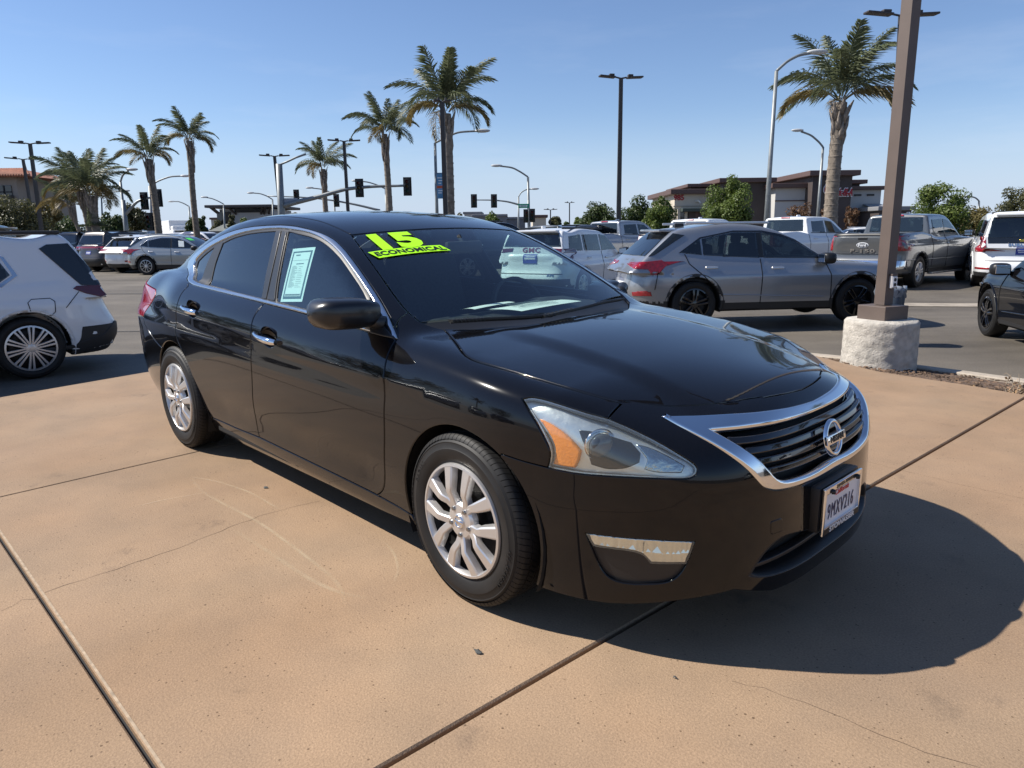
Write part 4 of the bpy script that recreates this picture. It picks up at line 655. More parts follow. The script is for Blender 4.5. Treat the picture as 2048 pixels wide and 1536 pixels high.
# ------------------------------------------------------------------ wheels
def tyre_mesh(R, w, rim, n=72, tread=True):
    """lathed tyre about Y, outer side at y = -w/2; with tread: ribs of separate blocks over the carcass"""
    h = w/2; C = R-.0055 if tread else R
    prof = [(rim-.01, h*.55), (rim+.004, h*.80), (rim+.012, h*.90), (rim+.016, h*.885), (rim+.026, h*.95), ((rim+R)/2-.004, h*1.0), ((rim+R)/2+.004, h*1.0), ((rim+R)/2+.006, h*.985), (R-.034, h*.95), (R-.031, h*.962), (R-.028, h*.94), (C-.014, h*.86), (C-.004, h*.77), (C, h*.66)]
    full = prof+[(r, -y) for r, y in prof[::-1]]
    m = MB(); m.lathe(full, n, 'Y')
    if tread:
        def blocks(ys, k, skew, fill, r_of):
            for b in range(k):
                v = []; st = 3
                for q in range(st+1):
                    for y, dr in ys:
                        a = 2*math.pi*(b+fill*q/st)/k+skew*y; rr = r_of(y)+dr; v.append((rr*math.cos(a), y, rr*math.sin(a)))
                c = len(ys); f = []
                for q in range(st):
                    for e in range(c-1): f.append((q*c+e, q*c+e+1, (q+1)*c+e+1, (q+1)*c+e))
                f += [tuple(range(c-1, -1, -1)), tuple(range(st*c, st*c+c))]
                m.add(v, f)
        R0 = lambda y: R
        for s_ in (-1, 1):
            blocks([(s_*h*.925, -.020), (s_*h*.88, -.0105), (s_*h*.80, -.003), (s_*h*.74, -.0008), (s_*h*.52, 0), (s_*h*.50, -.009)][::s_], 88, 1.2*s_, .89, R0)
            blocks([(s_*h*.44, -.009), (s_*h*.43, 0), (s_*h*.13, 0), (s_*h*.12, -.009)][::s_], 88, 2.5*s_, .86, R0)
        blocks([(-h*.06, -.009), (-h*.055, 0), (h*.055, 0), (h*.06, -.009)], 40, 0, .96, R0)
    m.f = [q[::-1] for q in m.f]
    return m
def spoke_bar(m, pts, ws, zs, depth):
    """bar lying in the XZ plane facing -Y: pts (x,z), half widths ws, face offsets zs"""
    n = len(pts); v = []; f = []
    for i, (x, z) in enumerate(pts):
        a = pts[min(i+1, n-1)]; b = pts[max(i-1, 0)]; t = Vector((a[0]-b[0], a[1]-b[1])).normalized(); s_ = Vector((-t.y, t.x))
        w = ws[i]
        for k, (u, y) in enumerate(((-1.25, depth), (-1, .004), (-.72, 0), (.72, 0), (1, .004), (1.25, depth))):
            v.append((x+s_.x*w*u, -zs[i]+y, z+s_.y*w*u))
    for i in range(n-1):
        for k in range(5): f.append((i*6+k, i*6+k+1, (i+1)*6+k+1, (i+1)*6+k))
    f.append((0, 5, 4, 3, 2, 1)); f.append(tuple((n-1)*6+k for k in range(6)))
    m.add(v, f)
RUBBER = mat('tyre rubber', (.0125, .012, .0118), .58, spec=.30, noise=(9, .30))
DARKMETAL = mat('dark steel', (.018, .018, .019), .5, .6)
SILVER = mat('painted silver wheel', (.62, .61, .60), .34, .75, spec=.5)
CHROME = mat('chrome', (.80, .81, .82), .06, 1.0)
TRIM_CHROME = mat('window chrome', (.62, .63, .64), .16, 1.0)
BLACKPLASTIC = mat('black plastic', (.012, .012, .013), .42, spec=.4)
GLOSSBLACK = mat('gloss black', (.006, .006, .007), .06, coat=.6)
SATIN = mat('satin black trim', (.016, .016, .017), .34)

# ------------------------------------------------------------------ the black sedan
def facet_mat(name, col, scale):
    m = mat(name, col, .06, 1.0); t = m.node_tree; b = t.nodes['Principled BSDF']; tc = t.nodes.new('ShaderNodeTexCoord'); mp = t.nodes.new('ShaderNodeMapping'); mp.inputs['Scale'].default_value = (1, 1, .5)
    v = t.nodes.new('ShaderNodeTexVoronoi'); v.inputs['Scale'].default_value = scale; v.distance = 'CHEBYCHEV'; v.inputs['Randomness'].default_value = .25; bp = t.nodes.new('ShaderNodeBump'); bp.inputs['Strength'].default_value = .9; bp.inputs['Distance'].default_value = .012
    t.links.new(tc.outputs['Object'], mp.inputs[0]); t.links.new(mp.outputs[0], v.inputs['Vector']); t.links.new(v.outputs['Distance'], bp.inputs['Height']); t.links.new(bp.outputs[0], b.inputs['Normal']); return m
def car_paint(name, col, flake=.0, rough=.25, metal=0., spec=.5):
    m = mat(name, col, rough, metal, coat=1.0, spec=spec); b = m.node_tree.nodes['Principled BSDF']; b.inputs['Coat Roughness'].default_value = .034; b.inputs['Coat IOR'].default_value = 1.43
    t = m.node_tree
    if flake:
        tc = t.nodes.new('ShaderNodeTexCoord'); n = t.nodes.new('ShaderNodeTexVoronoi'); n.inputs['Scale'].default_value = 900
        mp = t.nodes.new('ShaderNodeMix'); mp.data_type = 'RGBA'; mp.inputs[6].default_value = (*[c*(1-flake) for c in col], 1); mp.inputs[7].default_value = (*[min(1, c*(1+flake)+.002) for c in col], 1)
        t.links.new(tc.outputs['Object'], n.inputs['Vector']); t.links.new(n.outputs['Color'], mp.inputs[0]); t.links.new(mp.outputs[2], b.inputs['Base Color'])
    return m
PAINT_BLACK = car_paint('black car paint', (.0030, .0030, .0040), .5, .17, spec=.03)
def build_sedan():
    car = thing('sedan', 'shiny black sedan with lime windshield stickers, parked on the tan concrete pad', 'car', mw=HERO_M)
    S = Skin(F_hero)
    P = lambda n: HD[n][1]
    M_ = lambda n: HD[n][0]
    TINT = glass('dark tinted side glass', (.13, .155, .165)); WSG = glass('windshield glass', (.74, .86, .82)); LENS = glass('headlamp lens', (.90, .93, .90))
    t = LENS.node_tree; df = t.nodes.new('ShaderNodeBsdfDiffuse'); df.inputs[0].default_value = (.72, .76, .70, 1); m2 = t.nodes.new('ShaderNodeMixShader'); m2.inputs[0].default_value = .045
    ou = [n for n in t.nodes if n.type == 'OUTPUT_MATERIAL'][0]; src = ou.inputs[0].links[0].from_socket; t.links.new(src, m2.inputs[1]); t.links.new(df.outputs[0], m2.inputs[2]); t.links.new(m2.outputs[0], ou.inputs[0])
    def hole(cx, cz, rx, rz, n=26):
        return [(cx+rx*math.cos(a)-.25*rz*math.sin(a), math.atan2(cz+rz*math.sin(a)-.62, .903)) for a in [2*math.pi*i/n for i in range(n)]]
    hf = hole(-1.465, .852, .080, .050); hr = hole(-2.435, .914, .076, .049)
    # painted panels
    for n, nm, holes, res in (('front_door', 'front_door', [hf], .035), ('rear_door', 'rear_door', [hr], .035), ('fender', 'fender', [], .026), ('body_side', 'body_side', [], .04), ('rocker', 'sill', [], .04)):
        o = S.panel(nm, M_(n), P(n), PAINT_BLACK, car, holes=holes, res=res, both=True, gap=.0024, hgap=0 if holes else None, rnd=.0035 if not holes else .004)
        if n in ('front_door', 'rear_door'): doors = o if n == 'front_door' else doors+o
    S.panel('hood', M_('hood'), P('hood'), PAINT_BLACK, car, res=.03, gap=.0016, off=.001, rnd=.002)
    S.panel('roof', M_('roof'), P('roof'), PAINT_BLACK, car, res=.045)
    S.panel('trunk_lid', M_('trunk_lid'), P('trunk_lid'), PAINT_BLACK, car, res=.05)
    S.panel('trunk_face', M_('trunk_face'), P('trunk_face'), PAINT_BLACK, car, res=.05)
    S.panel('rear_bumper', M_('rear_bumper'), P('rear_bumper'), PAINT_BLACK, car, res=.05)
    S.panel('front_bumper', M_('fascia'), P('fascia'), PAINT_BLACK, car, res=.026, gap=.0008, rnd=.002, holes=[P('grille_outer'), P('intake'), P('fog')], hgap=-.001)
    S.panel('tow_cover', M_('tow'), P('tow'), PAINT_BLACK, car, res=.02, off=.0025, depth=.004, gap=.001)
    # glass
    S.panel('windshield', M_('windshield'), P('windshield'), WSG, car, res=.05, off=-.004, depth=.006, gap=.004)
    S.panel('rear_window', M_('backlight'), P('backlight'), TINT, car, res=.06, off=-.004, depth=.006, gap=.004)
    S.panel('cowl', M_('cowl'), P('cowl'), BLACKPLASTIC, car, res=.03, off=-.012, depth=.03, gap=0)
    # frit band round the windshield
    # side windows
    S.panel('window_trim', M_('dlo_outer'), P('dlo_outer'), TRIM_CHROME, car, res=.05, off=.004, depth=.02, gap=.001, holes=[P('dlo_inner')], hgap=-.0005, rnd=.006, both=True)
    HOL = [P('quarter_glass'), P('rear_glass'), P('front_glass')]
    S.panel('window_seal', M_('dlo_inner'), P('dlo_inner'), BLACKPLASTIC, car, res=.05, off=-.004, depth=.012, gap=-.004, holes=HOL, hgap=-.001, both=True)
    S.panel('quarter_window', 'X', P('quarter_glass'), TINT, car, res=.06, off=-.009, depth=.003, gap=-.003, both=True)
    S.panel('rear_door_window', 'X', P('rear_glass'), TINT, car, res=.06, off=-.009, depth=.003, gap=-.003, both=True)
    S.panel('front_door_window', 'X', P('front_glass'), glass('front side glass', (.60, .78, .76)), car, res=.06, off=-.009, depth=.003, gap=-.003, both=True)
    for n in ('pillar_a', 'pillar_b', 'sail'): S.panel({'sail': 'mirror_sail'}.get(n, 'pillar_trim'), 'X', P(n), SATIN, car, res=.05, off=.006 if n == 'sail' else .001, depth=.016, gap=.001, both=True)
    # grille
    S.panel('grille_surround', 'ZH', P('grille_outer'), CHROME, car, res=.02, off=.009, depth=.035, gap=.001, holes=[P('grille_inner')], hgap=-.001, rnd=.009)
    S.panel('grille_back', 'ZH', P('grille_inner'), mat('grille shadow black', (.003, .003, .003), .7), car, res=.05, off=-.055, depth=.01, gap=-.02)
    gi = np.array(P('grille_inner_c'))
    zz = gi[:, 1]; zt, zbm = zz.max(), zz.min()
    def edge_theta(z):
        best = 0
        for a, b in zip(gi[:-1], gi[1:]):
            if (a[1]-z)*(b[1]-z) <= 0 and abs(a[1]-b[1]) > 1e-6: best = max(best, a[0]+(b[0]-a[0])*(z-a[1])/(b[1]-a[1]))
        return best
    for k, zc in enumerate((.598, .635, .672, .706)):
        ths = np.linspace(0, 1, 14); tm = edge_theta(zc+.012)-.008
        up = [(tm*q, zc+.012*q*q+.011) for q in ths]; lo_ = [(tm*q, zc+.012*q*q-.009) for q in ths[::-1]]
        S.panel('grille_slat', 'CH', up+lo_, GLOSSBLACK, car, res=.03, off=-.006-.010*k*0, depth=.045, gap=0, rnd=.004)
    # lower intake
    S.panel('intake_back', 'ZH', P('intake'), MATS['grille shadow black'], car, res=.05, off=-.07, depth=.01, gap=-.03)
    S.panel('intake_liner', 'ZH', P('intake'), BLACKPLASTIC, car, res=.03, off=-.002, depth=.07, gap=-.003, holes=[(np.array(P('intake'))-[0, -.012])*[.965, .93]+[0, -.012]], hgap=0, rnd=.004)
    th = np.linspace(0, .43, 12)
    S.panel('intake_bar', 'CH', [(q, .300-.01*q) for q in th]+[(q, .286-.01*q) for q in th[::-1]], SATIN, car, res=.03, off=-.03, depth=.03, gap=0)
    # fog recess and running lamp
    S.panel('fog_bezel', 'Z', P('fog'), SATIN, car, res=.03, off=-.014, depth=.03, gap=-.002, both=True)
    S.panel('running_lamp_reflector', 'Z', P('drl'), facet_mat('lamp reflector', (.78, .78, .78), 46), car, res=.012, off=-.006, depth=.006, gap=.003, both=True)
    S.panel('running_lamp', 'Z', P('drl'), LENS, car, res=.03, off=.001, depth=.012, gap=0, both=True)
    # headlamps: housing, amber marker, bowls, projector, lens
    hl = np.array(P('headlight')); HR = []
    hs = S.panel('headlamp_housing', 'Z', P('headlight'), mat('headlamp silver', (.78, .80, .79), .30, .8, bump=(9, .35)), car, res=.022, off=-.03, depth=.02, gap=-.002, both=True)
    S.panel('turn_signal', 'Z', P('amber'), mat('amber lens', (.95, .30, .035), .25, coat=.5, bump=(120, .15)), car, res=.02, off=-.012, depth=.02, gap=0, rnd=.006, both=True)
    S.panel('lamp_bowl', 'Z', P('lamp_bowl'), mat('lamp bowl', (.045, .05, .055), .14, .9), car, res=.02, off=-.024, depth=.012, gap=0, rnd=.005, both=True)
    S.panel('lamp_bowl', 'Z', P('lamp_bowl_b'), mat('lamp bowl bright', (.5, .55, .58), .15, 1.0, bump=(25, .4)), car, res=.02, off=-.024, depth=.012, gap=0, rnd=.005, both=True)
    S.panel('headlamp_lens', 'Z', P('headlight'), LENS, car, res=.025, off=.001, depth=.02, gap=.002, both=True)
    for sgn in (-1, 1):
        q = Vector((.545, sgn*.782, .703)); d = Vector((.86, sgn*.5, .0)).normalized(); Mx = frame3(q, d.cross(Vector((0, 0, 1))), (0, 0, 1))
        a = MB().lathe([(.050, .012), (.054, .016), (.050, .021), (.043, .018), (.041, .010)], 28); a.v = [tuple(Mx @ Vector(p)) for p in a.v]; a.build('projector_ring', CHROME, car, True)
        a = MB().ellip((0, 0, .002), (.042, .042, .02), 20, 10); a.v = [tuple(Mx @ Vector(p)) for p in a.v]; a.build('projector_lens', mat('projector glass', (.05, .06, .07), .03, coat=1), car, True)
    # tail lamps
    S.panel('tail_lamp', 'R', P('tail_lamp'), mat('red lamp', (.32, .012, .02), .12, coat=1, noise=(20, .3)), car, res=.03, off=.003, depth=.02, gap=.001, both=True)
    # handles
    for (p0, p1, n0), dd in (((Vector((-1.592, -.903, .860)), Vector((-1.362, -.906, .838)), 0), doors[0]), ((Vector((-2.565, -.894, .922)), Vector((-2.335, -.899, .903)), 1), doors[2])):
        for sgn in (1, -1):
            pts = []; rr = []
            for i in range(11):
                q = i/10; p = p0.lerp(p1, q); out = .012+.024*math.sin(math.pi*min(1, q*1.05))**.6; pts.append((p.x, (p.y-out)*sgn, p.z)); rr.append(.0095+.0075*sstep(q, .2, .75)-.004*sstep(q, .93, 1.0))
            m = MB().tube(pts, rr, 12); m.build('door_handle', CHROME, car, True, 50)
            c = p0.lerp(p1, .5); m = MB(); v = []; f = []
            for i in range(7):
                for j in range(26):
                    an = 2*math.pi*j/26; k = math.cos(i/6*math.pi/2); dpt = math.sin(i/6*math.pi/2)*.045
                    v.append((c.x+.014+.086*k*math.cos(an)-.25*.05*k*math.sin(an), (c.y+.0015+dpt)*sgn, c.z+.054*k*math.sin(an)+.002))
            for i in range(6):
                for j in range(26): f.append((i*26+j, i*26+(j+1) % 26, (i+1)*26+(j+1) % 26, (i+1)*26+j))
            me = mesh('handle_recess', v, f, PAINT_BLACK, True); fix_normals(me); link('handle_recess', me, None, car)
    # mirrors
    for sgn in (-1, 1):
        v = []; f = []; n, k = 28, 14
        for i in range(k+1):
            s_ = i/k; y = (.815+.272*s_) if sgn < 0 else (.775+.205*s_); e = (1-abs(2*s_-.92)**5 if s_ > .46 else 1-.55*(1-s_/.46)**2); e = max(e, .02)**.38
            if s_ > .97: e *= .86
            for j in range(n):
                a = 2*math.pi*j/n; ca, sa = math.cos(a), math.sin(a); g = lambda q, pw: math.copysign(abs(q)**pw, q)
                x = g(ca, .62)*.100*e; z = g(sa, .5)*.062*e*(1.06 if sa < 0 else 1)
                if x < 0: x = max(x, -.060)
                v.append((-.675+x*(1 if sgn < 0 else .8)-.02*s_-.10*(sgn > 0), sgn*y, 1.035+z*(1 if sgn < 0 else .8)+.012*s_-.045*(sgn > 0)))
        for i in range(k):
            for j in range(n): f.append((i*n+j, i*n+(j+1) % n, (i+1)*n+(j+1) % n, (i+1)*n+j))
        f.append(tuple(range(n))); f.append(tuple(range(k*n, k*n+n)))
        me = mesh('door_mirror', v, f, mat('satin mirror shell', (.010, .010, .011), .28, coat=.25), True); fix_normals(me); smooth_angle(me, 50)
        mo = link('door_mirror', me, None, car)
        a = MB().bbox((-.742-.085*(sgn > 0), sgn*(.965-.09*(sgn > 0)), 1.045-.04*(sgn > 0)), (.004, .17-.05*(sgn > 0), .095-.02*(sgn > 0)), .02); a.build('mirror_glass', mat('mirror glass', (.8, .82, .84), .02, 1.), mo)
        a = MB().tube([(-.60, sgn*.80, .985), (-.635, sgn*.84, 1.0), (-.66, sgn*.89, 1.015)], [.035, .03, .032], 10); a.build('mirror_arm', SATIN, mo, True)
    # wipers
    for pts in ([(-.395, -.60, .985), (-.345, -.45, .983), (-.285, -.28, .978), (-.262, -.12, .975)], [(-.262, -.19, .975), (-.275, .05, .985), (-.33, .32, .99), (-.37, .52, .985)]):
        q = [Vector(p) for p in pts]
        m = MB().tube([p+Vector((0, 0, .012)) for p in q], [.005, .007, .008, .006], 8); m.tube([p+Vector((-.02, 0, .004)) for p in q], .005, 6)
        for i in range(9): m.box(q[0].lerp(q[1], i/9)+Vector((-.01, 0, .012)), (.03, .012, .012))
        m.build('wiper', mat('wiper black', (.008, .008, .008), .45), car, True, 40)
    # emblem
    po, nn, _ = S.project('C', np.array([[0., .640]])); c = Vector(po[0])+Vector(nn[0])*.012; EM = frame3(c, (0, 1, 0), (-.22, 0, 1))
    rg = MB().lathe([(.050, -.002), (.0515, .007), (.058, .011), (.0645, .007), (.066, -.002)], 48); rg.v = [tuple(EM @ Vector(p)) for p in rg.v]; em = rg.build('emblem', CHROME, car, True)
    a = MB().bbox((0, 0, .010), (.146, .032, .014), .004); a.v = [tuple(EM @ Vector(p)) for p in a.v]; a.build('emblem_bar', CHROME, em, True, 40)
    place_text('emblem_letters', 'NISSAN', .030, mat('black lettering', (.008, .008, .009), .4), EM @ Matrix.Translation((0, 0, .0175)), em, .001, .0006, sx=1.04)
    # licence plate
    PM = frame3((.992, 0, .420), (0, 1, 0), (.0, 0, 1))
    def inM(m): m.v = [tuple(PM @ Vector(p)) for p in m.v]; return m
    inM(MB().bbox((0, .006, -.036), (.335, .165, .062), .012)).build('plate_bracket', BLACKPLASTIC, car, True, 40)
    pl = inM(MB().bbox((0, 0, 0), (.300, .150, .003), .001)).build('licence_plate', mat('plate white', (.72, .73, .76), .35, noise=(14, .06)), car)
    fr = MB()
    for cx, cy, dx, dy in ((0, .0725, .314, .022), (0, -.0735, .314, .026), (-.1515, 0, .011, .16), (.1515, 0, .011, .16)): fr.bbox((cx, cy, .005+.0006*(dx < .1)), (dx, dy, .012), .003)
    inM(fr).build('plate_frame', CHROME, car, True, 40)
    NAVY = mat('plate navy', (.02, .025, .09), .4); BLK = MATS['black lettering']
    place_text('plate_number', '9MXV216', .080, NAVY, PM @ Matrix.Translation((.002, -.016, .003)), pl, .0006, .0, sx=.60, space=1.18)
    place_text('plate_state', 'California', .030, mat('plate red', (.60, .04, .04), .4), PM @ Matrix.Translation((0, .045, .003)), pl, .0006, .0, shear=.35)
    inM(MB().box((0, -.0735, .0115), (.30, .021, .001))).build('frame_strip', BLK, pl)
    place_text('frame_letters', 'STOWASSER', .026, mat('plate frame letter white', (.75, .75, .75), .3), PM @ Matrix.Translation((0, -.0735, .0125)), pl, .0008, .0009, sx=1.45)
    place_text('frame_letters', 'SANTA MARIA', .018, BLK, PM @ Matrix.Translation((0, .0735, .0115)), pl, .0005, .0006, sx=1.2)
    for sy in (-1, 1): inM(MB().lathe([(0, .022), (.008, .021), (.010, .012)], 12, c=(sy*.105, .066, 0))).build('plate_screw', BLK, pl, True)
    # lime year numbers and banner on the windshield
    LIME = mat('lime sticker', (.42, .95, .005), .5); INK = mat('sticker ink', (.006, .008, .006), .5)
    def on_glass(me, o, ax, ay, off):
        V = np.array([tuple(o+ax*v.co.x+ay*v.co.y) for v in me.vertices]); q = np.stack([V[:, 0], np.arctan2(V[:, 2]-.62, -V[:, 1])], 1)
        p, n, b = S.project('X', q); p = p+n*off
        for v, w in zip(me.vertices, p): v.co = w
        me.update()
    def grid_poly(poly, n=18, k=4):
        b0, b1, t1, t0 = [Vector(p) for p in poly]; v = []; f = []
        for i in range(n+1):
            for j in range(k+1): v.append(b0.lerp(b1, i/n).lerp(t0.lerp(t1, i/n), j/k))
        for i in range(n):
            for j in range(k): a = i*(k+1)+j; f.append((a, a+k+1, a+k+2, a+1))
        return mesh('banner', v, f)
    o = Vector((-.955, -.385, 1.262)); ax = Vector((.060, .392, .020)).normalized(); ay = Vector((-.90, .04, .44)).normalized()
    me = grid_poly([(-.190, -.033, 0), (.202, -.024, 0), (.180, .040, 0), (-.214, .036, 0)]); on_glass(me, o, ax, ay, .0015); me.materials.append(LIME); bn = link('price_banner', me, None, car)
    def glass_text(nm, txt, size, m, dx, dy, off, bold, sx=1., shear=0, space=1.0):
        me = text_mesh(txt, size, 0, bold, shear, space=space)
        for v in me.vertices: v.co = Vector((v.co.x*sx+dx, v.co.y+dy, 0))
        on_glass(me, o, ax, ay, off); me.materials.append(m); return link(nm, me, None, car if nm == 'year_number' else bn)
    glass_text('banner_letters', 'ECONOMICAL', .056, INK, -.004, .002, .0028, .0022, 1.02, .0, 1.02)
    glass_text('year_shadow', '15', .250, INK, -.018, .118, .0012, .018, 1.12, .0, 1.05)
    glass_text('year_number', '15', .245, LIME, -.030, .122, .0026, .013, 1.12, .0, 1.08)
    # underbody, wheel wells, cabin
    UB = mat('underbody black', (.006, .006, .006), .8)
    m = MB(); m.bbox((-1.39, 0, .30), (1.98, 1.62, .24), .03); m.bbox((-1.39, 0, .27), (4.2, 1.10, .2), .03); m.bbox((.42, 0, .36), (.55, 1.1, .36), .05); m.bbox((.30, 0, .60), (.80, 1.16, .20), .05); m.bbox((.62, 0, .42), (.30, 1.30, .36), .05); m.bbox((-3.45, 0, .45), (.7, 1.3, .45), .05); m.bbox((-.2, 0, .66), (1.3, 1.1, .36), .03); m.bbox((-3.0, 0, .78), (1.3, 1.1, .36), .03)  # includes boxes under the hood added to block a sun leak
    for sy in (-1, 1):
        m.bbox((-1.40, sy*.845, .50), (1.85, .03, .62), .01)
        m.box((-1.60, sy*.70, .875), (1.9, .2, .02))
    m.build('underbody', UB, car)
    for cx in (0, -2.776):
        for sy in (-1, 1):
            v = []; f = []; n = 26
            for i in range(n+1):
                a = math.radians(-25+230*i/n)
                for y in (.885, .52): v.append((cx+.385*math.cos(a), sy*y, .325+.385*math.sin(a)))
            for i in range(n): f.append((2*i, 2*i+1, 2*i+3, 2*i+2))
            k = len(v); v += [(cx+.385*math.cos(math.radians(-25+230*i/n)), sy*.52, .325+.385*math.sin(math.radians(-25+230*i/n))) for i in range(n+1)]; f.append(tuple(range(k, k+n+1)))
            link('wheel_well', mesh('wheel_well', v, f, UB), None, car)
    CAB = mat('charcoal cabin plastic', (.020, .020, .022), .6, noise=(30, .2)); SEAT = mat('charcoal seat cloth', (.026, .026, .029), .9, noise=(60, .3))
    v = []; f = []; n = 17
    prof = [(-.44, .945), (-.52, .962), (-.70, .965), (-.82, .95), (-.90, .89), (-.88, .70)]
    for x, z in prof:
        for j in range(n):
            y = -.66+1.32*j/(n-1); xx = x-.10*(y/.72)**2*(x > -.6); hood = .045*math.exp(-((y-.37)/.2)**2)*(-.86 < x < -.6); v.append((xx, y*(.92 if x > -.6 else 1), z+hood-.02*(y/.72)**2))
    for i in range(len(prof)-1):
        for j in range(n-1): f.append((i*n+j, i*n+j+1, (i+1)*n+j+1, (i+1)*n+j))
    me = mesh('dashboard', v, f, CAB, True); fix_normals(me); link('dashboard', me, None, car)
    m = MB().bbox((-1.7, 0, .5), (2.2, 1.5, .12), .03); m.build('cabin_floor', CAB, car)
    for sy in (-1, 1):
        for x0, w in ((-1.50, .50), (-2.42, .60)):
            st = MB().bbox((x0, sy*.36, .66), (.52, w, .2), .07); Mr = Matrix.Rotation(math.radians(-18), 3, 'Y')
            st.bbox((x0-.30, sy*.36, .93), (.16, w, .58), .07, Mr); st.bbox((x0-.40, sy*.36, 1.22 if x0 > -2 else 1.17), (.10, .26, .17 if x0 > -2 else .12), .045, Mr); st.tube([(x0-.37, sy*.36-.05, 1.1), (x0-.39, sy*.36-.05, 1.2)], .008, 6)
            st.build('seat', SEAT, car, True, 45)
    m = MB(); m.lathe([(.185, -.015), (.20, -.015), (.20, .015), (.185, .015)], 28, 'X', close=True); m.box((0, 0, 0), (.02, .34, .03)); m.bbox((0, 0, 0), (.05, .12, .10), .02); Mr = Matrix.Translation((-.98, .37, .90)) @ Matrix.Rotation(math.radians(-22), 4, 'Y'); m.v = [tuple(Mr @ Vector(p)) for p in m.v]; m.build('steering_wheel', CAB, car, True, 40)
    m = MB().bbox((-1.02, 0, 1.265), (.03, .24, .065), .02); m.tube([(-1.03, 0, 1.29), (-1.06, 0, 1.325)], .012, 8); m.build('rear_view_mirror', CAB, car, True, 40)
    m = MB().bbox((-3.1, 0, 1.03), (.7, 1.2, .03), .01); m.build('parcel_shelf', CAB, car)
    for sy in (-1, 1): MB().bbox((-1.66, sy*.78, .79), (1.8, .04, .30), .015).build('door_card', CAB, car)
    # wheels
    tm = tyre_mesh(.328, .218, .208, 96); tme = mesh('tyre', tm.v, tm.f, RUBBER, False); fix_normals(tme); smooth_angle(tme, 30)
    def ring_text(txt, r, size, a0):
        me = text_mesh(txt, size, .0012, .0004, space=1.25)
        for v in me.vertices:
            a = a0-v.co.x/r; rr = r+v.co.y; v.co = Vector((rr*math.cos(a), -.1075+.0035*0-v.co.z-.001, rr*math.sin(a)))
        fix_normals(me); me.materials.append(RUBBER); return me
    RT = [ring_text('ALL SEASON', .272, .026, math.radians(-22)), ring_text('RADIAL', .272, .026, math.radians(150))]
    cap = MB(); R = .2185
    cap.lathe([(R-.004, .03), (R, .002), (R-.003, -.006), (R-.012, -.008), (R-.016, -.002), (R-.020, .016)], 72, 'Y')
    for k in range(5):
        a0 = math.radians(92+72*k)
        for s_ in (-1, 1):
            pts = []; ws = []; zs = []
            for rad, lat, w, zf in ((.045, .030, .016, .004), (.082, .040, .0145, .010), (.108, .043, .015, .020), (.128, .044, .018, .018), (.165, .049, .0215, .012), (.203, .055, .025, .006)):
                x = rad*math.cos(a0)-s_*lat*math.sin(a0); z = rad*math.sin(a0)+s_*lat*math.cos(a0); pts.append((x, z)); ws.append(w); zs.append(zf)
            spoke_bar(cap, pts, ws, zs, .026)
    cap.lathe([(.001, -.010), (.026, -.010), (.030, -.006), (.040, -.006), (.062, -.004), (.072, .004), (.078, .022)], 40, 'Y')
    cme = mesh('wheel_cover', cap.v, cap.f, SILVER, False); fix_normals(cme); smooth_angle(cme, 28)
    bk = MB(); bk.lathe([(.001, .075), (.085, .070), (.10, .045), (.15, .055), (.19, .05), (.207, .03), (.207, .12)], 48, 'Y'); bme = mesh('wheel_back', bk.v, bk.f, DARKMETAL, True)
    lg = MB().lathe([(.0125, .004), (.0125, -.0048), (.0105, -.0048), (.009, .002), (.009, -.008), (.007, -.012), (.001, -.012)], 12, 'Y'); lme = mesh('lug_nut', lg.v, lg.f, mat('lug steel', (.30, .30, .30), .3, 1.), False)
    ce = MB().lathe([(.019, -.0105), (.021, -.013), (.024, -.0135), (.026, -.0105)], 28, 'Y'); ce.box((0, -.012, 0), (.052, .003, .011)); cem = mesh('centre_emblem', ce.v, ce.f, CHROME, True)
    for cx in (0, -2.776):
        for sy in (1, -1):
            w = link('wheel', tme, None, car, loc=(cx, -.816*sy, .327 if cx == 0 else .327))
            w.rotation_euler = (0, 0 if cx else .12, 0 if sy == 1 else math.pi)
            if cx == 0 and sy == 1: w.rotation_euler = (0, 0, -.03)
            for nm, me in (('wheel_cover', cme), ('wheel_back', bme), ('centre_emblem', cem)): link(nm, me, None, w, loc=(0, -.100, 0))
            for me in RT: link('sidewall_letters', me, None, w)
            for k in range(5): a = math.radians(56+72*k); link('lug_nut', lme, None, w, loc=(.053*math.cos(a), -.100, .053*math.sin(a)))
    return car, S
HERO, HERO_SKIN = build_sedan()
def hero_prop(name, me, m, label, cat):
    if len(me.materials) == 0: me.materials.append(m)
    o = link(name, me, None, label=label, cat=cat); o.matrix_world = HERO_M; return o
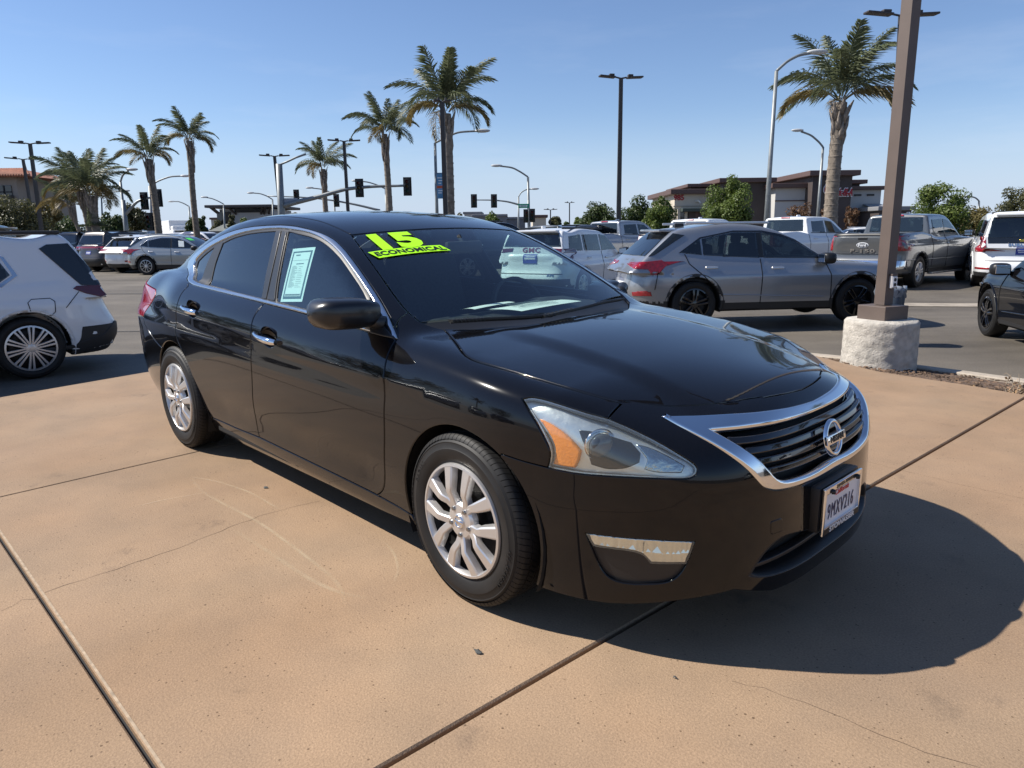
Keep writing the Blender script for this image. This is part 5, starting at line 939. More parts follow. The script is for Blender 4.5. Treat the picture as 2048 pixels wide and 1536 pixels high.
# price sheet taped in the side window, papers on the dashboard
def build_sheet():
    S = HERO_SKIN; TL, TR, BR, BL = [Vector(p) for p in ((-1.591, -.679, 1.275), (-1.363, -.676, 1.288), (-1.319, -.794, 1.031), (-1.539, -.798, 1.016))]
    def patch(u0, v0, u1, v1, off, m, nm, par=None):
        v = []; f = []; n = 6
        for i in range(n+1):
            for j in range(n+1): v.append(TL.lerp(TR, u0+(u1-u0)*i/n).lerp(BL.lerp(BR, u0+(u1-u0)*i/n), v0+(v1-v0)*j/n))
        V = np.array([tuple(p) for p in v]); p, nn, b = S.project('X', np.stack([V[:, 0], np.arctan2(V[:, 2]-.62, -V[:, 1])], 1)); p = p+nn*off
        for i in range(n):
            for j in range(n): a = i*(n+1)+j; f.append((a, a+1, a+n+2, a+n+1))
        me = mesh(nm, p, f, m); fix_normals(me)
        if par is None: return hero_prop(nm, me, m, 'pale printed price sheet taped inside the front side window of the black sedan', 'paper')
        return link(nm, me, None, par)
    PAPER = mat('sheet paper', (.78, .84, .82), .8); TEAL = mat('sheet border', (.05, .11, .14), .7); GREY = mat('sheet print', (.16, .21, .23), .8)
    sh = patch(0, 0, 1, 1, -.0150, PAPER, 'price_sheet')
    patch(.07, .06, .93, .95, -.0147, TEAL, 'sheet_border', sh); patch(.13, .09, .86, .90, -.0144, PAPER, 'sheet_panel', sh)
    r = random.Random(3)
    patch(.13, .235, .86, .240, -.0141, TEAL, 'sheet_rule', sh); patch(.24, .125, .44, .15, -.0141, GREY, 'print_line', sh); patch(.34, .295, .68, .312, -.0141, TEAL, 'print_line', sh)
    for i in range(24):
        y = .34+i*.017; patch(.20, y, .20+r.uniform(.12, .3), y+.006, -.0141, GREY, 'print_line', sh)
        if i % 2: patch(.50, y, .50+r.uniform(.1, .28), y+.006, -.0141, GREY, 'print_line', sh)
    patch(.15, .86, .84, .89, -.0141, GREY, 'sheet_rule', sh)
build_sheet()
def loose_paper(nm, c, w, d, rot, label, curl=.01):
    v = []; f = []; n = 8
    for i in range(n+1):
        for j in range(n+1):
            x = (i/n-.5)*w; y = (j/n-.5)*d; v.append((c[0]+x*math.cos(rot)-y*math.sin(rot), c[1]+x*math.sin(rot)+y*math.cos(rot), c[2]+curl*math.sin(3*x/w+1)*math.cos(2*y/d)))
    for i in range(n):
        for j in range(n): a = i*(n+1)+j; f.append((a, a+n+1, a+n+2, a+1))
    o = hero_prop(nm, mesh(nm, v, f, mat('dash paper', (.80, .86, .84), .8), True), None, label, 'paper')
    return o
pp = loose_paper('paper_sheet', (-.60, .10, .985), .22, .50, .12, 'wide white form lying on the dashboard behind the windshield')
m_ = MB()
for i in range(7): m_.box((-.66+i*.022, .05+.01*(i % 3), .9975), (.005, .28-.03*(i % 2), .0008))
m_.build('print_line', MATS['sheet print'], pp)
loose_paper('paper_sheet', (-.73, -.10, .990), .09, .34, .2, 'narrow folded paper on the dashboard behind the wide form')
# ------------------------------------------------------------------ other vehicles
def ring(cx, cz, r0, r1, a0=-24, a1=204, n=20):
    A = [math.radians(a0+(a1-a0)*i/n) for i in range(n+1)]
    return [(cx+r0*math.cos(a), cz+r0*math.sin(a)) for a in A]+[(cx+r1*math.cos(a), cz+r1*math.sin(a)) for a in A[::-1]]
def make_F(d):
    hc = cspl(*zip(*d['hc'])); hp = cspl(*zip(*d['hp'])); wb = d['wb']; b0 = d['b']; fo = d['fo']; ro = d['ro']; tr = d['tr']; ra = d.get('ra', tr+.05)
    nose = cspl(*zip(*d['nose'])); tail = cspl(*zip(*d['tail'])); zb = d['zb']; tum = d.get('tum', .32); wg0 = d['wg']; belt = d['belt']; kq = d.get('q', 4.0); kr = d.get('kr', .10)
    bed = d.get('bed'); fl = d.get('flare', .02)
    def F(p):
        x = p[..., 0]; y = np.abs(p[..., 1]); z = p[..., 2]
        zz = np.clip(z, zb-.1, belt+.1)
        b = b0-.10*sstep(zz, belt-.28, belt+.10)-.05*(1-sstep(zz, zb-.05, zb+.30))-.012*np.exp(-((zz-(zb+.28))/.10)**2)-.012*np.exp(-((zz-(belt-.17))/.05)**2)
        b = b+fl*(np.exp(-((x/.5)**2+((zz-tr)/.42)**2))+np.exp(-(((x+wb)/.5)**2+((zz-tr)/.42)**2)))
        a1 = fo+nose(np.clip(z, 0, 1.6)); xf = np.maximum(x+.1, 0)/(a1+.1)
        a2 = ro+tail(np.clip(z, 0, 2.0))+.25; xr = np.maximum(-wb+.25-x, 0)/a2
        yy = y/b; pf, pr = d.get('pf', 2.6), d.get('pr', 3.2)
        f = 1-(xf**pf+xr**pr+yy**kq); gx = pf*xf**(pf-1)/(a1+.1)+pr*xr**(pr-1)/a2; gy = kq*yy**(kq-1)/b
        dp = f/np.maximum(np.sqrt(gx*gx+gy*gy), .6)
        low = smin(smin(dp, hc(x)-.035*y*y-z, .10), z-zb, .05)
        zq = z-belt; hg = hp(x)-.05*y*y
        w = (wg0-.05*sstep(-x, wb*.9, wb+ro)-tum*zq-y)/1.05
        g = smin(w, (hg-z)/d.get('sl', 1.1), kr); g = np.minimum(g, z-belt+.2)
        if 'cab' in d: g = smin(g, smin(x-d['cab'][0]-.10*(z-belt), d['cab'][1]-x, .05), .08)
        r = smax(low, g, .03)
        if bed: r = np.minimum(r, np.maximum(np.maximum(np.maximum(bed[0]-x, x-bed[1]), y-bed[2]), bed[3]-z))
        for cx in (0, -wb): r = np.minimum(r, np.maximum(np.hypot(x-cx, z-tr)-ra, .52-y))
        return r
    return F
def bg_wheel(d):
    key = d['type']
    if ('wheel', key) in MESHES: return MESHES[('wheel', key)]
    R, w, rim = d['tr'], d.get('tw', .24), d.get('rim', d['tr']*.66)
    t = tyre_mesh(R, w, rim-.012, 40, False); tm = mesh('tyre', t.v, t.f, RUBBER); smooth_angle(tm, 40)
    m = MB(); m.lathe([(rim-.004, .05), (rim, -.002), (rim-.02, -.006), (rim-.024, .03)], 40, 'Y'); ns = d.get('spokes', 5); tw = d.get('twin', True)
    for k in range(ns):
        a0 = 2*math.pi*k/ns+.3
        for s_ in ((-1, 1) if tw else (0,)):
            pts = [(rd*math.cos(a0)-s_*l*math.sin(a0), rd*math.sin(a0)+s_*l*math.cos(a0)) for rd, l in ((.04, d.get('sl0', .02)), (rim*.55, d.get('sl1', .03)), (rim-.015, d.get('sl2', .035)))]
            spoke_bar(m, pts, [d.get('sw', .014)*q for q in (1, 1, 1.25)], (.012, .018, .004), .03)
    m.lathe([(.001, -.016), (.032, -.016), (.06, -.010), (.075, .02)], 20, 'Y')
    rm = mesh('rim', m.v, m.f, d.get('rimmat', SILVER)); fix_normals(rm); smooth_angle(rm, 30)
    k = MB(); k.lathe([(.001, .07), (.16, .065), (rim-.02, .05), (rim-.015, .12)], 30, 'Y'); bk = mesh('brake', k.v, k.f, DARKMETAL, True)
    MESHES[('wheel', key)] = (tm, rm, bk); return MESHES[('wheel', key)]
MESHES = {}
GLASS_BG = glass('car window glass', (.24, .285, .29)); GLASS_OP = mat('dark car glass', (.010, .013, .015), .02, spec=.9)
RED = mat('tail lamp red', (.26, .006, .012), .15, coat=1., noise=(25, .35))
CLAD = mat('dark cladding', (.018, .018, .019), .55)
WHITE_P = car_paint('white car paint', (.72, .73, .74), 0, .35); SILVER_P = car_paint('silver car paint', (.34, .36, .36), .12, .3, .55)
GREY_P = car_paint('grey car paint', (.29, .305, .33), .2, .3, .6); DGREY_P = car_paint('dark grey truck paint', (.12, .125, .13), .2, .3, .5); BROWN_P = car_paint('dark bronze paint', (.05, .043, .038), .2, .3, .5)
BLACK_P = PAINT_BLACK; RED_P = car_paint('red car paint', (.45, .02, .02), 0, .3)
def vehicle(d, name, label, cat, paint, pos, heading, group, near=True, extras=None, h=.045):
    """d: shape; pos: point on the ground under the middle of the front axle; heading: radians from +X"""
    F = d['F'] if 'F' in d else d.setdefault('F', make_F(d))
    wb, tr, zb = d['wb'], d['tr'], d['zb']
    root = thing(name, label, cat, pos, heading, group)
    key = d['type']
    if key not in MESHES:
        P, Q, N = surface_net(F, (-wb-d['ro']-.25, -1.3, zb-.12), (d['fo']+.25, 1.3, d['H']+.15), h); MESHES[key] = (P, Q, N)
    P, Q, N = MESHES[key]
    c = P[Q].mean(1); x, y, z = c[:, 0], np.abs(c[:, 1]), c[:, 2]
    well = np.zeros(len(c), bool); arch = np.zeros(len(c), bool); ra = d.get('ra', tr+.05)
    for cx in (0, -wb):
        rr = np.hypot(x-cx, z-tr); well |= (rr < ra+.004) & (y > .45) & (y < d['b']+.1) & (np.abs(N[Q[:, 0]][:, 1]) < .55); arch |= (rr < ra+d.get('archw', 0)-.035) & (y > d['b']*.8)
    clad = ((z < zb+d.get('clad', .1)) & ~well) | (arch & ~well & (np.abs(N[Q[:, 0]][:, 1]) > .5))
    # openings under the side, rear and front windows; a plain dark cabin inside
    gone = np.zeros(len(c), bool)
    for it in d['patches']:
        if 'window' not in it[0] and it[0] != 'windshield' or it[0] == 'window_trim': continue
        pl_ = np.array(it[2], float); pl_ = pl_ if area2(pl_) > 0 else pl_[::-1]; pl_ = inset(pl_, .012)
        if it[1] == 'S': gone |= inside(pl_, c[:, [0, 2]]) & (y > .45)
        elif it[1] == 'B': gone |= inside(pl_, c[:, [1, 2]]) & (N[Q[:, 0]][:, 0] < -.2)
        else: gone |= inside(pl_, c[:, [1, 2]]) & (N[Q[:, 0]][:, 0] > .2)
    cab = MB(); bz = d['belt']; x1 = d['hp'][1][0]-.25; x0 = d['cab'][0]+.15 if 'cab' in d else -wb-d['ro']*.55; wy = d['wg']
    cab.bbox(((x0+x1)/2, 0, bz-.32), (x1-x0, 2*wy-.16, .08), .02); cab.bbox((x1-.1, 0, bz-.10), (.45, 2*wy-.2, .22), .06)
    for xs in ([x1-.85, x1-1.75] if x1-x0 > 2.2 else [x1-.75, x1-1.45]):
        for sy in (-1, 1): cab.bbox((xs, sy*.36, bz-.06), (.18, .48, .62), .07); cab.bbox((xs-.04, sy*.36, bz+.34), (.11, .27, .20), .05)
    cab.lathe([(.17, -.015), (.19, -.015), (.19, .015), (.17, .015)], 18, 'X', (x1-.42, .36, bz), close=True); cab.build('interior', MATS['charcoal cabin plastic'], root, True, 45)
    split_mesh(P, Q, N, ~well & ~clad & ~gone, 'body', paint, root); split_mesh(P, Q, N, clad, 'cladding', d.get('cladmat', CLAD), root); split_mesh(P, Q, N, well | (z < zb+.02), 'wheel_well', MATS['underbody black'], root)
    S = Skin(F); S.Y0 = 1.6
    for ip, it in enumerate(d['patches']):
        nm, mode, poly, m, kw = it[0], it[1], it[2], it[3], (it[4] if len(it) > 4 else {})
        m = paint if m == 'paint' else m
        k = dict(off=.010, depth=.03, gap=0, res=.08, rnd=.004); k.update(kw); both = k.pop('both', mode in 'SR')
        if not near: both = both
        ck = (key, ip, m.name)
        if ck in MESHES:
            for me in MESHES[ck]: link(nm, me, None, root)
        else:
            r = S.panel(nm, mode, poly, m, root, both=both, **k); r = [] if r is None else (r if isinstance(r, list) else [r]); MESHES[ck] = [q.data for q in r]
    if not d.get('noring'):
        for cx in (0, -wb):
            ck = (key, 'arch', cx, paint.name)
            if ck not in MESHES:
                w_ = d.get('archw', 0) or .045; r = S.panel('wheel_arch_trim', 'S', ring(cx, tr, ra-.014, ra+w_), CLAD if d.get('archw', 0) else paint, root, both=True, off=.014, depth=.04, gap=0, rnd=.006, res=.05); MESHES[ck] = [q.data for q in r]
            else:
                for me in MESHES[ck]: link('wheel_arch_trim', me, None, root)
    for o in d.get('boxes', []):
        nm, c_, dd, b_, m, mir = o
        for sy in ((1, -1) if mir else (1,)): MB().bbox((c_[0], c_[1]*sy, c_[2]), dd, b_).build(nm, paint if m == 'paint' else m, root, True, 40)
    for sy in (1, -1):      # mirrors
        mx, my, mz = d['mirror']; m = MB().ellip((mx, sy*my, mz), (.11, .13, .09), 14, 8, p=.6); m.tube([(mx+.02, sy*(my-.16), mz-.06), (mx, sy*(my-.05), mz-.03)], .03, 6)
        mo = m.build('mirror', d.get('mirmat', BLACKPLASTIC), root, True); MB().bbox((mx-.105, sy*my, mz), (.012, .19, .125), .03).build('mirror_glass', MATS['mirror glass'], mo)
    tm, rm, bk = bg_wheel(d)
    for cx in (0, -wb):
        for sy in (1, -1):
            w = link('wheel', tm, None, root, loc=(cx, sy*-(d['b']-.02-d.get('tw', .24)/2), tr)); w.rotation_euler = (0, random.uniform(0, 1.2), 0 if sy > 0 else math.pi)
            off = -d.get('tw', .24)/2+.012; link('rim', rm, None, w, loc=(0, off, 0)); link('brake', bk, None, w, loc=(0, off, 0))
    if extras: extras(root, S)
    return root
def win(name, poly, **k): return (name, 'S', poly, GLASS_BG, dict(both=True, **k))
def handle(x, z, L=.20, m=None): return ('door_handle', 'S', [(x, z-.016), (x+L, z-.012), (x+L, z+.016), (x, z+.02)], m or SILVER, dict(off=.028, depth=.035, rnd=.008, res=.05))
def seam(pts, w=.006):
    P = np.array(pts, float); t = np.gradient(P, axis=0); t /= np.linalg.norm(t, axis=1, keepdims=True); n = np.stack([-t[:, 1], t[:, 0]], 1)
    return ('panel_gap', 'S', [tuple(q) for q in P+n*w]+[tuple(q) for q in (P-n*w)[::-1]], MATS['underbody black'], dict(off=.006, depth=.012, rnd=.0004, res=.06))
PLATE_BLUE = mat('dealer plate blue', (.03, .05, .28), .4); PLATE_W = MATS['plate white']
def rear_plate(z, w=.31, hh=.155, m=PLATE_BLUE): return [('rear_plate', 'B', [(-w/2, z-hh/2), (w/2, z-hh/2), (w/2, z+hh/2), (-w/2, z+hh/2)], m, dict(off=.012, depth=.02, both=False)),
    ('plate_lettering', 'B', [(-w*.40, z-.012), (w*.40, z-.012), (w*.40, z+.03), (-w*.40, z+.03)], PLATE_W, dict(off=.014, depth=.004, both=False)), ('plate_lettering', 'B', [(-w*.36, z-.055), (w*.36, z-.055), (w*.36, z-.03), (-w*.36, z-.03)], PLATE_W, dict(off=.014, depth=.004, both=False))]
def letters_rear(txt, z, size, m, depth=.012, sx=1.1, y=0):
    def f(root, S):
        me = text_mesh(txt, size, .004, .004, space=1.15); V = np.array([(v.co.x*sx, v.co.y, v.co.z) for v in me.vertices])
        p, n, b = S.project('B', np.stack([-V[:, 0]+y, V[:, 1]+z], 1)); p = p+n*(depth*.5+V[:, 2:3])
        for v, w in zip(me.vertices, p): v.co = w
        me.update(); fix_normals(me); me.materials.append(m); link('badge_letters', me, None, root)
    return f
NOSE = [(.2, -.10), (.4, 0), (.6, .0), (.8, -.03), (1.0, -.10), (1.25, -.25)]
# --- large crossover with wrapped rear glass (near left)
BIG = dict(type='big', wb=3.07, fo=.98, ro=1.10, H=1.80, b=.995, tr=.385, tw=.26, rim=.285, spokes=10, twin=True, sl0=.012, sl1=.018, sl2=.026, sw=.011, zb=.24, belt=1.16, wg=.90, clad=.07, ra=.445, archw=.0,
    hc=[(1.1, .95), (.8, 1.02), (.2, 1.10), (-.5, 1.15), (-2, 1.18), (-3.4, 1.22), (-4.1, 1.20), (-4.3, 1.16)], hp=[(-.2, .95), (-.6, 1.14), (-1.1, 1.45), (-1.6, 1.69), (-2.2, 1.78), (-2.9, 1.785), (-3.35, 1.765), (-3.68, 1.72), (-3.84, 1.42), (-3.98, 1.08), (-4.1, .7)], sl=1.25,
    nose=NOSE, tail=[(.2, -.16), (.42, -.01), (.6, .0), (.72, -.05), (.9, -.12), (1.1, -.15), (1.25, -.20), (1.7, -.4)], mirror=(-.75, 1.08, 1.18), q=4.6, pr=3.6)
BIG['patches'] = [win('rear_quarter_window', [(-2.84, 1.20), (-2.97, 1.29), (-2.88, 1.47), (-2.66, 1.57), (-2.42, 1.60), (-2.42, 1.21)]), win('rear_door_window', [(-2.38, 1.20), (-2.38, 1.62), (-1.55, 1.60), (-1.50, 1.20)]), win('front_door_window', [(-1.42, 1.20), (-1.45, 1.60), (-1.15, 1.48), (-.75, 1.22)]),
    ('window_trim', 'S', [(-2.86, 1.145), (-3.05, 1.28), (-2.94, 1.51), (-2.68, 1.625), (-2.0, 1.68), (-1.3, 1.62), (-1.3, 1.60), (-2.0, 1.645), (-2.66, 1.595), (-2.91, 1.485), (-2.995, 1.285), (-2.84, 1.185), (-.7, 1.175), (-.7, 1.145)], mat('satin chrome', (.62, .63, .65), .22, 1.), dict(off=.007)),
    ('rear_glass_wrap', 'S', [(-3.33, 1.60), (-3.42, 1.65), (-3.66, 1.66), (-3.82, 1.40), (-3.98, 1.14), (-3.92, 1.11), (-3.72, 1.13), (-3.66, 1.20)], GLASS_OP, dict(off=.014, res=.05)),
    ('rear_window', 'B', [(-.74, 1.22), (.74, 1.22), (.62, 1.62), (-.62, 1.62)], GLASS_BG, dict(both=False)),
    ('tail_lamp', 'S', [(-3.62, 1.09), (-3.66, 1.12), (-3.92, 1.12), (-4.0, 1.09), (-4.01, .99), (-3.92, .97), (-3.76, 1.02)], mat('smoked tail lamp', (.085, .006, .012), .12, coat=1.), dict(off=.016, res=.05)),
    ('tail_lamp', 'B', [(-.80, 1.0), (.80, 1.0), (.80, 1.07), (-.80, 1.07)], MATS['smoked tail lamp'], dict(both=False)),
    ('fuel_door', 'S', [(-3.38, .94), (-3.34, .985), (-3.14, .985), (-3.10, .95), (-3.12, .82), (-3.16, .785), (-3.32, .785), (-3.37, .83)], 'paint', dict(off=.007, depth=.012, res=.05)), seam([(-3.12, .78), (-3.33, .78), (-3.375, .82), (-3.385, .95), (-3.34, .99), (-3.14, .99), (-3.095, .95), (-3.115, .82), (-3.13, .785)], .004),
    seam([(-3.50, .86), (-3.68, 1.05)], .004), seam([(-2.42, .45), (-2.44, 1.2)]), handle(-2.35, 1.04), handle(-1.35, 1.02),
    ('bumper_insert', 'S', [(-3.60, .40), (-3.60, .30), (-3.98, .33), (-4.10, .44), (-4.14, .60), (-4.09, .62), (-3.90, .47)], CLAD, dict(off=.016, res=.05)),
    ('bumper_insert', 'B', [(-.95, .32), (.95, .32), (.95, .60), (-.95, .60)], CLAD, dict(both=False))] + rear_plate(.86)
BIG['boxes'] = [('roof_rail', (-2.6, .63, 1.80), (2.0, .05, .05), .02, CLAD, True), ('exhaust_trim', (-3.98, .62, .36), (.14, .24, .09), .03, SILVER, True)]
# --- compact crossover coupe-ish
CROSS = dict(type='cross', wb=2.76, fo=.86, ro=.95, H=1.64, b=.945, tr=.365, tw=.24, rim=.25, spokes=5, sw=.016, zb=.24, belt=1.05, wg=.865, clad=.16, ra=.425, archw=.055, rimmat=GLOSSBLACK,
    hc=[(1.1, .82), (.75, .91), (.2, .985), (-.45, 1.03), (-1.5, 1.06), (-2.6, 1.10), (-3.3, 1.13), (-3.6, 1.10), (-3.9, 1.02)], hp=[(.0, .80), (-.45, 1.02), (-.95, 1.33), (-1.45, 1.55), (-1.95, 1.625), (-2.45, 1.615), (-2.85, 1.565), (-3.08, 1.51), (-3.36, 1.29), (-3.66, 1.04), (-3.95, .78)], sl=1.25,
    nose=NOSE, tail=[(.2, -.16), (.42, -.02), (.6, .03), (.8, .0), (.95, -.03), (1.1, -.10), (1.6, -.45)], mirror=(-.62, 1.02, 1.06), q=4.2)
def cross_patches(trim):
    return [win('quarter_window', [(-2.98, 1.17), (-2.64, 1.13), (-2.66, 1.37), (-2.72, 1.36)]), win('rear_door_window', [(-2.61, 1.125), (-1.70, 1.075), (-1.72, 1.47), (-2.10, 1.475), (-2.63, 1.38)]), win('front_door_window', [(-1.62, 1.075), (-.66, 1.055), (-.74, 1.12), (-1.10, 1.34), (-1.40, 1.455), (-1.64, 1.47)]),
    ('window_trim', 'S', [(-3.02, 1.165), (-2.66, 1.405), (-2.10, 1.505), (-1.62, 1.50), (-1.30, 1.44), (-1.06, 1.355), (-.62, 1.06), (-.66, 1.09), (-1.07, 1.335), (-1.32, 1.415), (-1.62, 1.475), (-2.10, 1.482), (-2.64, 1.385), (-2.97, 1.17)], trim, dict(off=.006)),
    ('pillar_trim', 'S', [(-1.71, 1.08), (-1.62, 1.08), (-1.64, 1.47), (-1.72, 1.47)], SATIN, dict(off=.005)),
    ('rear_window', 'B', [(-.70, 1.12), (.70, 1.12), (.60, 1.47), (-.60, 1.47)], GLASS_BG, dict(both=False)), ('rear_glass_wrap', 'S', [(-2.90, 1.44), (-3.08, 1.47), (-3.30, 1.29), (-3.50, 1.12), (-3.40, 1.14)], GLASS_OP, dict(res=.08)),
    ('windshield', 'A', [(-.70, 1.06), (.70, 1.06), (.58, 1.49), (-.58, 1.49)], GLASS_BG, dict(both=False)),
    ('tail_lamp', 'S', [(-3.20, 1.00), (-3.30, 1.06), (-3.62, 1.03), (-3.72, .99), (-3.70, .93), (-3.52, .92), (-3.46, .83), (-3.38, .83)], RED, dict(off=.016, res=.045)), ('tail_lamp', 'B', [(-.86, .93), (-.38, .98), (-.38, 1.02), (-.86, 1.04)], RED, dict(both=False)), ('tail_lamp', 'B', [(.86, .93), (.38, .98), (.38, 1.02), (.86, 1.04)], RED, dict(both=False)),
    ('reflector', 'S', [(-3.50, .52), (-3.62, .50), (-3.64, .57), (-3.50, .58)], RED, dict(off=.008, res=.05)), ('reflector', 'B', [(-.82, .50), (-.55, .49), (-.55, .55), (-.82, .57)], RED, dict(both=False)), ('reflector', 'B', [(.82, .50), (.55, .49), (.55, .55), (.82, .57)], RED, dict(both=False)),
    ('headlamp', 'S', [(.42, .80), (.72, .76), (.80, .70), (.66, .70)], MATS['headlamp silver'], dict(off=.016, res=.05)),
    seam([(-1.67, .36), (-1.66, .8), (-1.68, 1.06)]), seam([(-2.92, 1.15), (-2.86, 1.0), (-2.62, .80), (-2.50, .66)]), seam([(-.48, .40), (-.50, .8), (-.60, 1.02)]), seam([(-3.22, 1.0), (-3.36, .84), (-3.40, .60)]), handle(-2.60, .93), handle(-1.50, .91),
    ('door_crease', 'S', [(-2.30, .50), (-.60, .44), (-.60, .455), (-2.30, .52)], 'paint', dict(off=.012, depth=.012, rnd=.009))] + rear_plate(.62, m=PLATE_W)
CROSS['patches'] = cross_patches(GLOSSBLACK)
CROSS['boxes'] = [('roof_rail', (-2.15, .60, 1.625), (1.4, .04, .04), .018, SILVER, True), ('spoiler', (-3.10, 0, 1.515), (.34, 1.12, .045), .02, 'paint', False), ('shark_fin', (-2.75, 0, 1.60), (.16, .05, .07), .02, CLAD, False)]
CROSS2 = dict(CROSS); CROSS2.update(type='cross2', spokes=10, sw=.010, rimmat=SILVER, sl2=.02, twin=False); CROSS2.pop('F', None); CROSS2['patches'] = cross_patches(MATS['satin chrome'])
# --- tall boxy wagon
BOXY = dict(type='boxy', wb=3.40, fo=.98, ro=1.25, H=1.92, b=1.02, tr=.41, tw=.27, rim=.29, spokes=6, sw=.02, zb=.30, belt=1.22, wg=.93, clad=.12, ra=.47, tum=.22,
    hc=[(1.1, 1.08), (.8, 1.14), (0, 1.20), (-.5, 1.22), (-2, 1.24), (-4.4, 1.26), (-4.75, 1.24)], hp=[(-.2, 1.05), (-.6, 1.24), (-1.1, 1.60), (-1.5, 1.83), (-2.1, 1.895), (-3.4, 1.90), (-4.3, 1.87), (-4.52, 1.80), (-4.62, 1.40), (-4.70, .9)], sl=1.2,
    nose=[(.2, -.12), (.45, 0), (.8, 0), (1.1, -.04), (1.3, -.2)], tail=[(.2, -.12), (.42, .04), (.62, .04), (.75, -.02), (1.2, -.05), (1.8, -.20)], mirror=(-.72, 1.12, 1.26), q=5.5, pr=5.)
BOXY['patches'] = [win('rear_quarter_window', [(-4.15, 1.30), (-4.10, 1.70), (-3.15, 1.74), (-3.15, 1.30)]), win('rear_door_window', [(-3.08, 1.30), (-3.08, 1.74), (-2.05, 1.74), (-2.0, 1.30)]), win('front_door_window', [(-1.92, 1.30), (-1.95, 1.73), (-1.45, 1.70), (-.85, 1.32)]),
    ('rear_window', 'B', [(-.80, 1.28), (.80, 1.28), (.72, 1.78), (-.72, 1.78)], GLASS_BG, dict(both=False)), ('windshield', 'A', [(-.74, 1.28), (.74, 1.28), (.66, 1.78), (-.66, 1.78)], GLASS_BG, dict(both=False)),
    ('tail_lamp', 'B', [(-1.0, .93), (-.80, .93), (-.84, 1.30), (-1.0, 1.36)], RED, dict(off=.01, both=False)), ('tail_lamp', 'B', [(1.0, .93), (.80, .93), (.84, 1.30), (1.0, 1.36)], RED, dict(off=.01, both=False)), ('tail_lamp', 'S', [(-4.42, .95), (-4.62, .95), (-4.58, 1.34), (-4.40, 1.30)], RED, dict(off=.016, res=.05)),
    ('tailgate_black', 'B', [(-.78, 1.14), (.78, 1.14), (.80, 1.28), (-.80, 1.28)], GLOSSBLACK, dict(off=.006, both=False)), ('tailgate_edge', 'B', [(-.80, .70), (.80, .70), (.80, .722), (-.80, .722)], CLAD, dict(both=False, off=.006)),
    ('reflector', 'B', [(-.98, .50), (-.60, .50), (-.60, .545), (-.98, .545)], RED, dict(both=False)), ('reflector', 'B', [(.98, .50), (.60, .50), (.60, .545), (.98, .545)], RED, dict(both=False)), handle(-2.98, 1.12), handle(-1.80, 1.10), seam([(-2.0, .45), (-1.96, 1.28)]), seam([(-3.12, 1.28), (-3.08, .9), (-2.98, .62)])] + rear_plate(.96, .36, .2)
BOXY['boxes'] = [('roof_rail', (-3.0, .66, 1.90), (2.4, .045, .05), .02, CLAD, True), ('spoiler', (-4.52, 0, 1.845), (.25, 1.35, .05), .02, 'paint', False)]
# mid-size boxy wagon = the same outline at nine tenths
# --- crew-cab pickup
PICK = dict(type='pick', wb=3.72, fo=.97, ro=1.22, H=1.96, b=1.015, tr=.415, tw=.27, rim=.265, spokes=6, sw=.02, zb=.38, belt=1.34, wg=.90, clad=.04, ra=.49, archw=.045, tum=.26, cab=(-2.98, 2.),
    hc=[(1.1, 1.18), (.8, 1.25), (0, 1.31), (-.5, 1.33), (-1.5, 1.34), (-2.8, 1.36), (-3.0, 1.41), (-4.7, 1.43), (-5.0, 1.43)], hp=[(-.2, 1.12), (-.62, 1.33), (-1.15, 1.68), (-1.5, 1.87), (-2.0, 1.935), (-2.6, 1.935), (-2.9, 1.91), (-3.1, 1.88)], sl=1.2, bed=(-4.76, -3.08, .80, .85),
    nose=[(.2, -.12), (.45, 0), (.8, 0), (1.15, -.04), (1.35, -.2)], tail=[(.2, -.2), (.42, .04), (.66, .04), (.74, .0), (1.2, .0), (1.5, -.01)], mirror=(-.80, 1.16, 1.40), q=6., pr=7.)
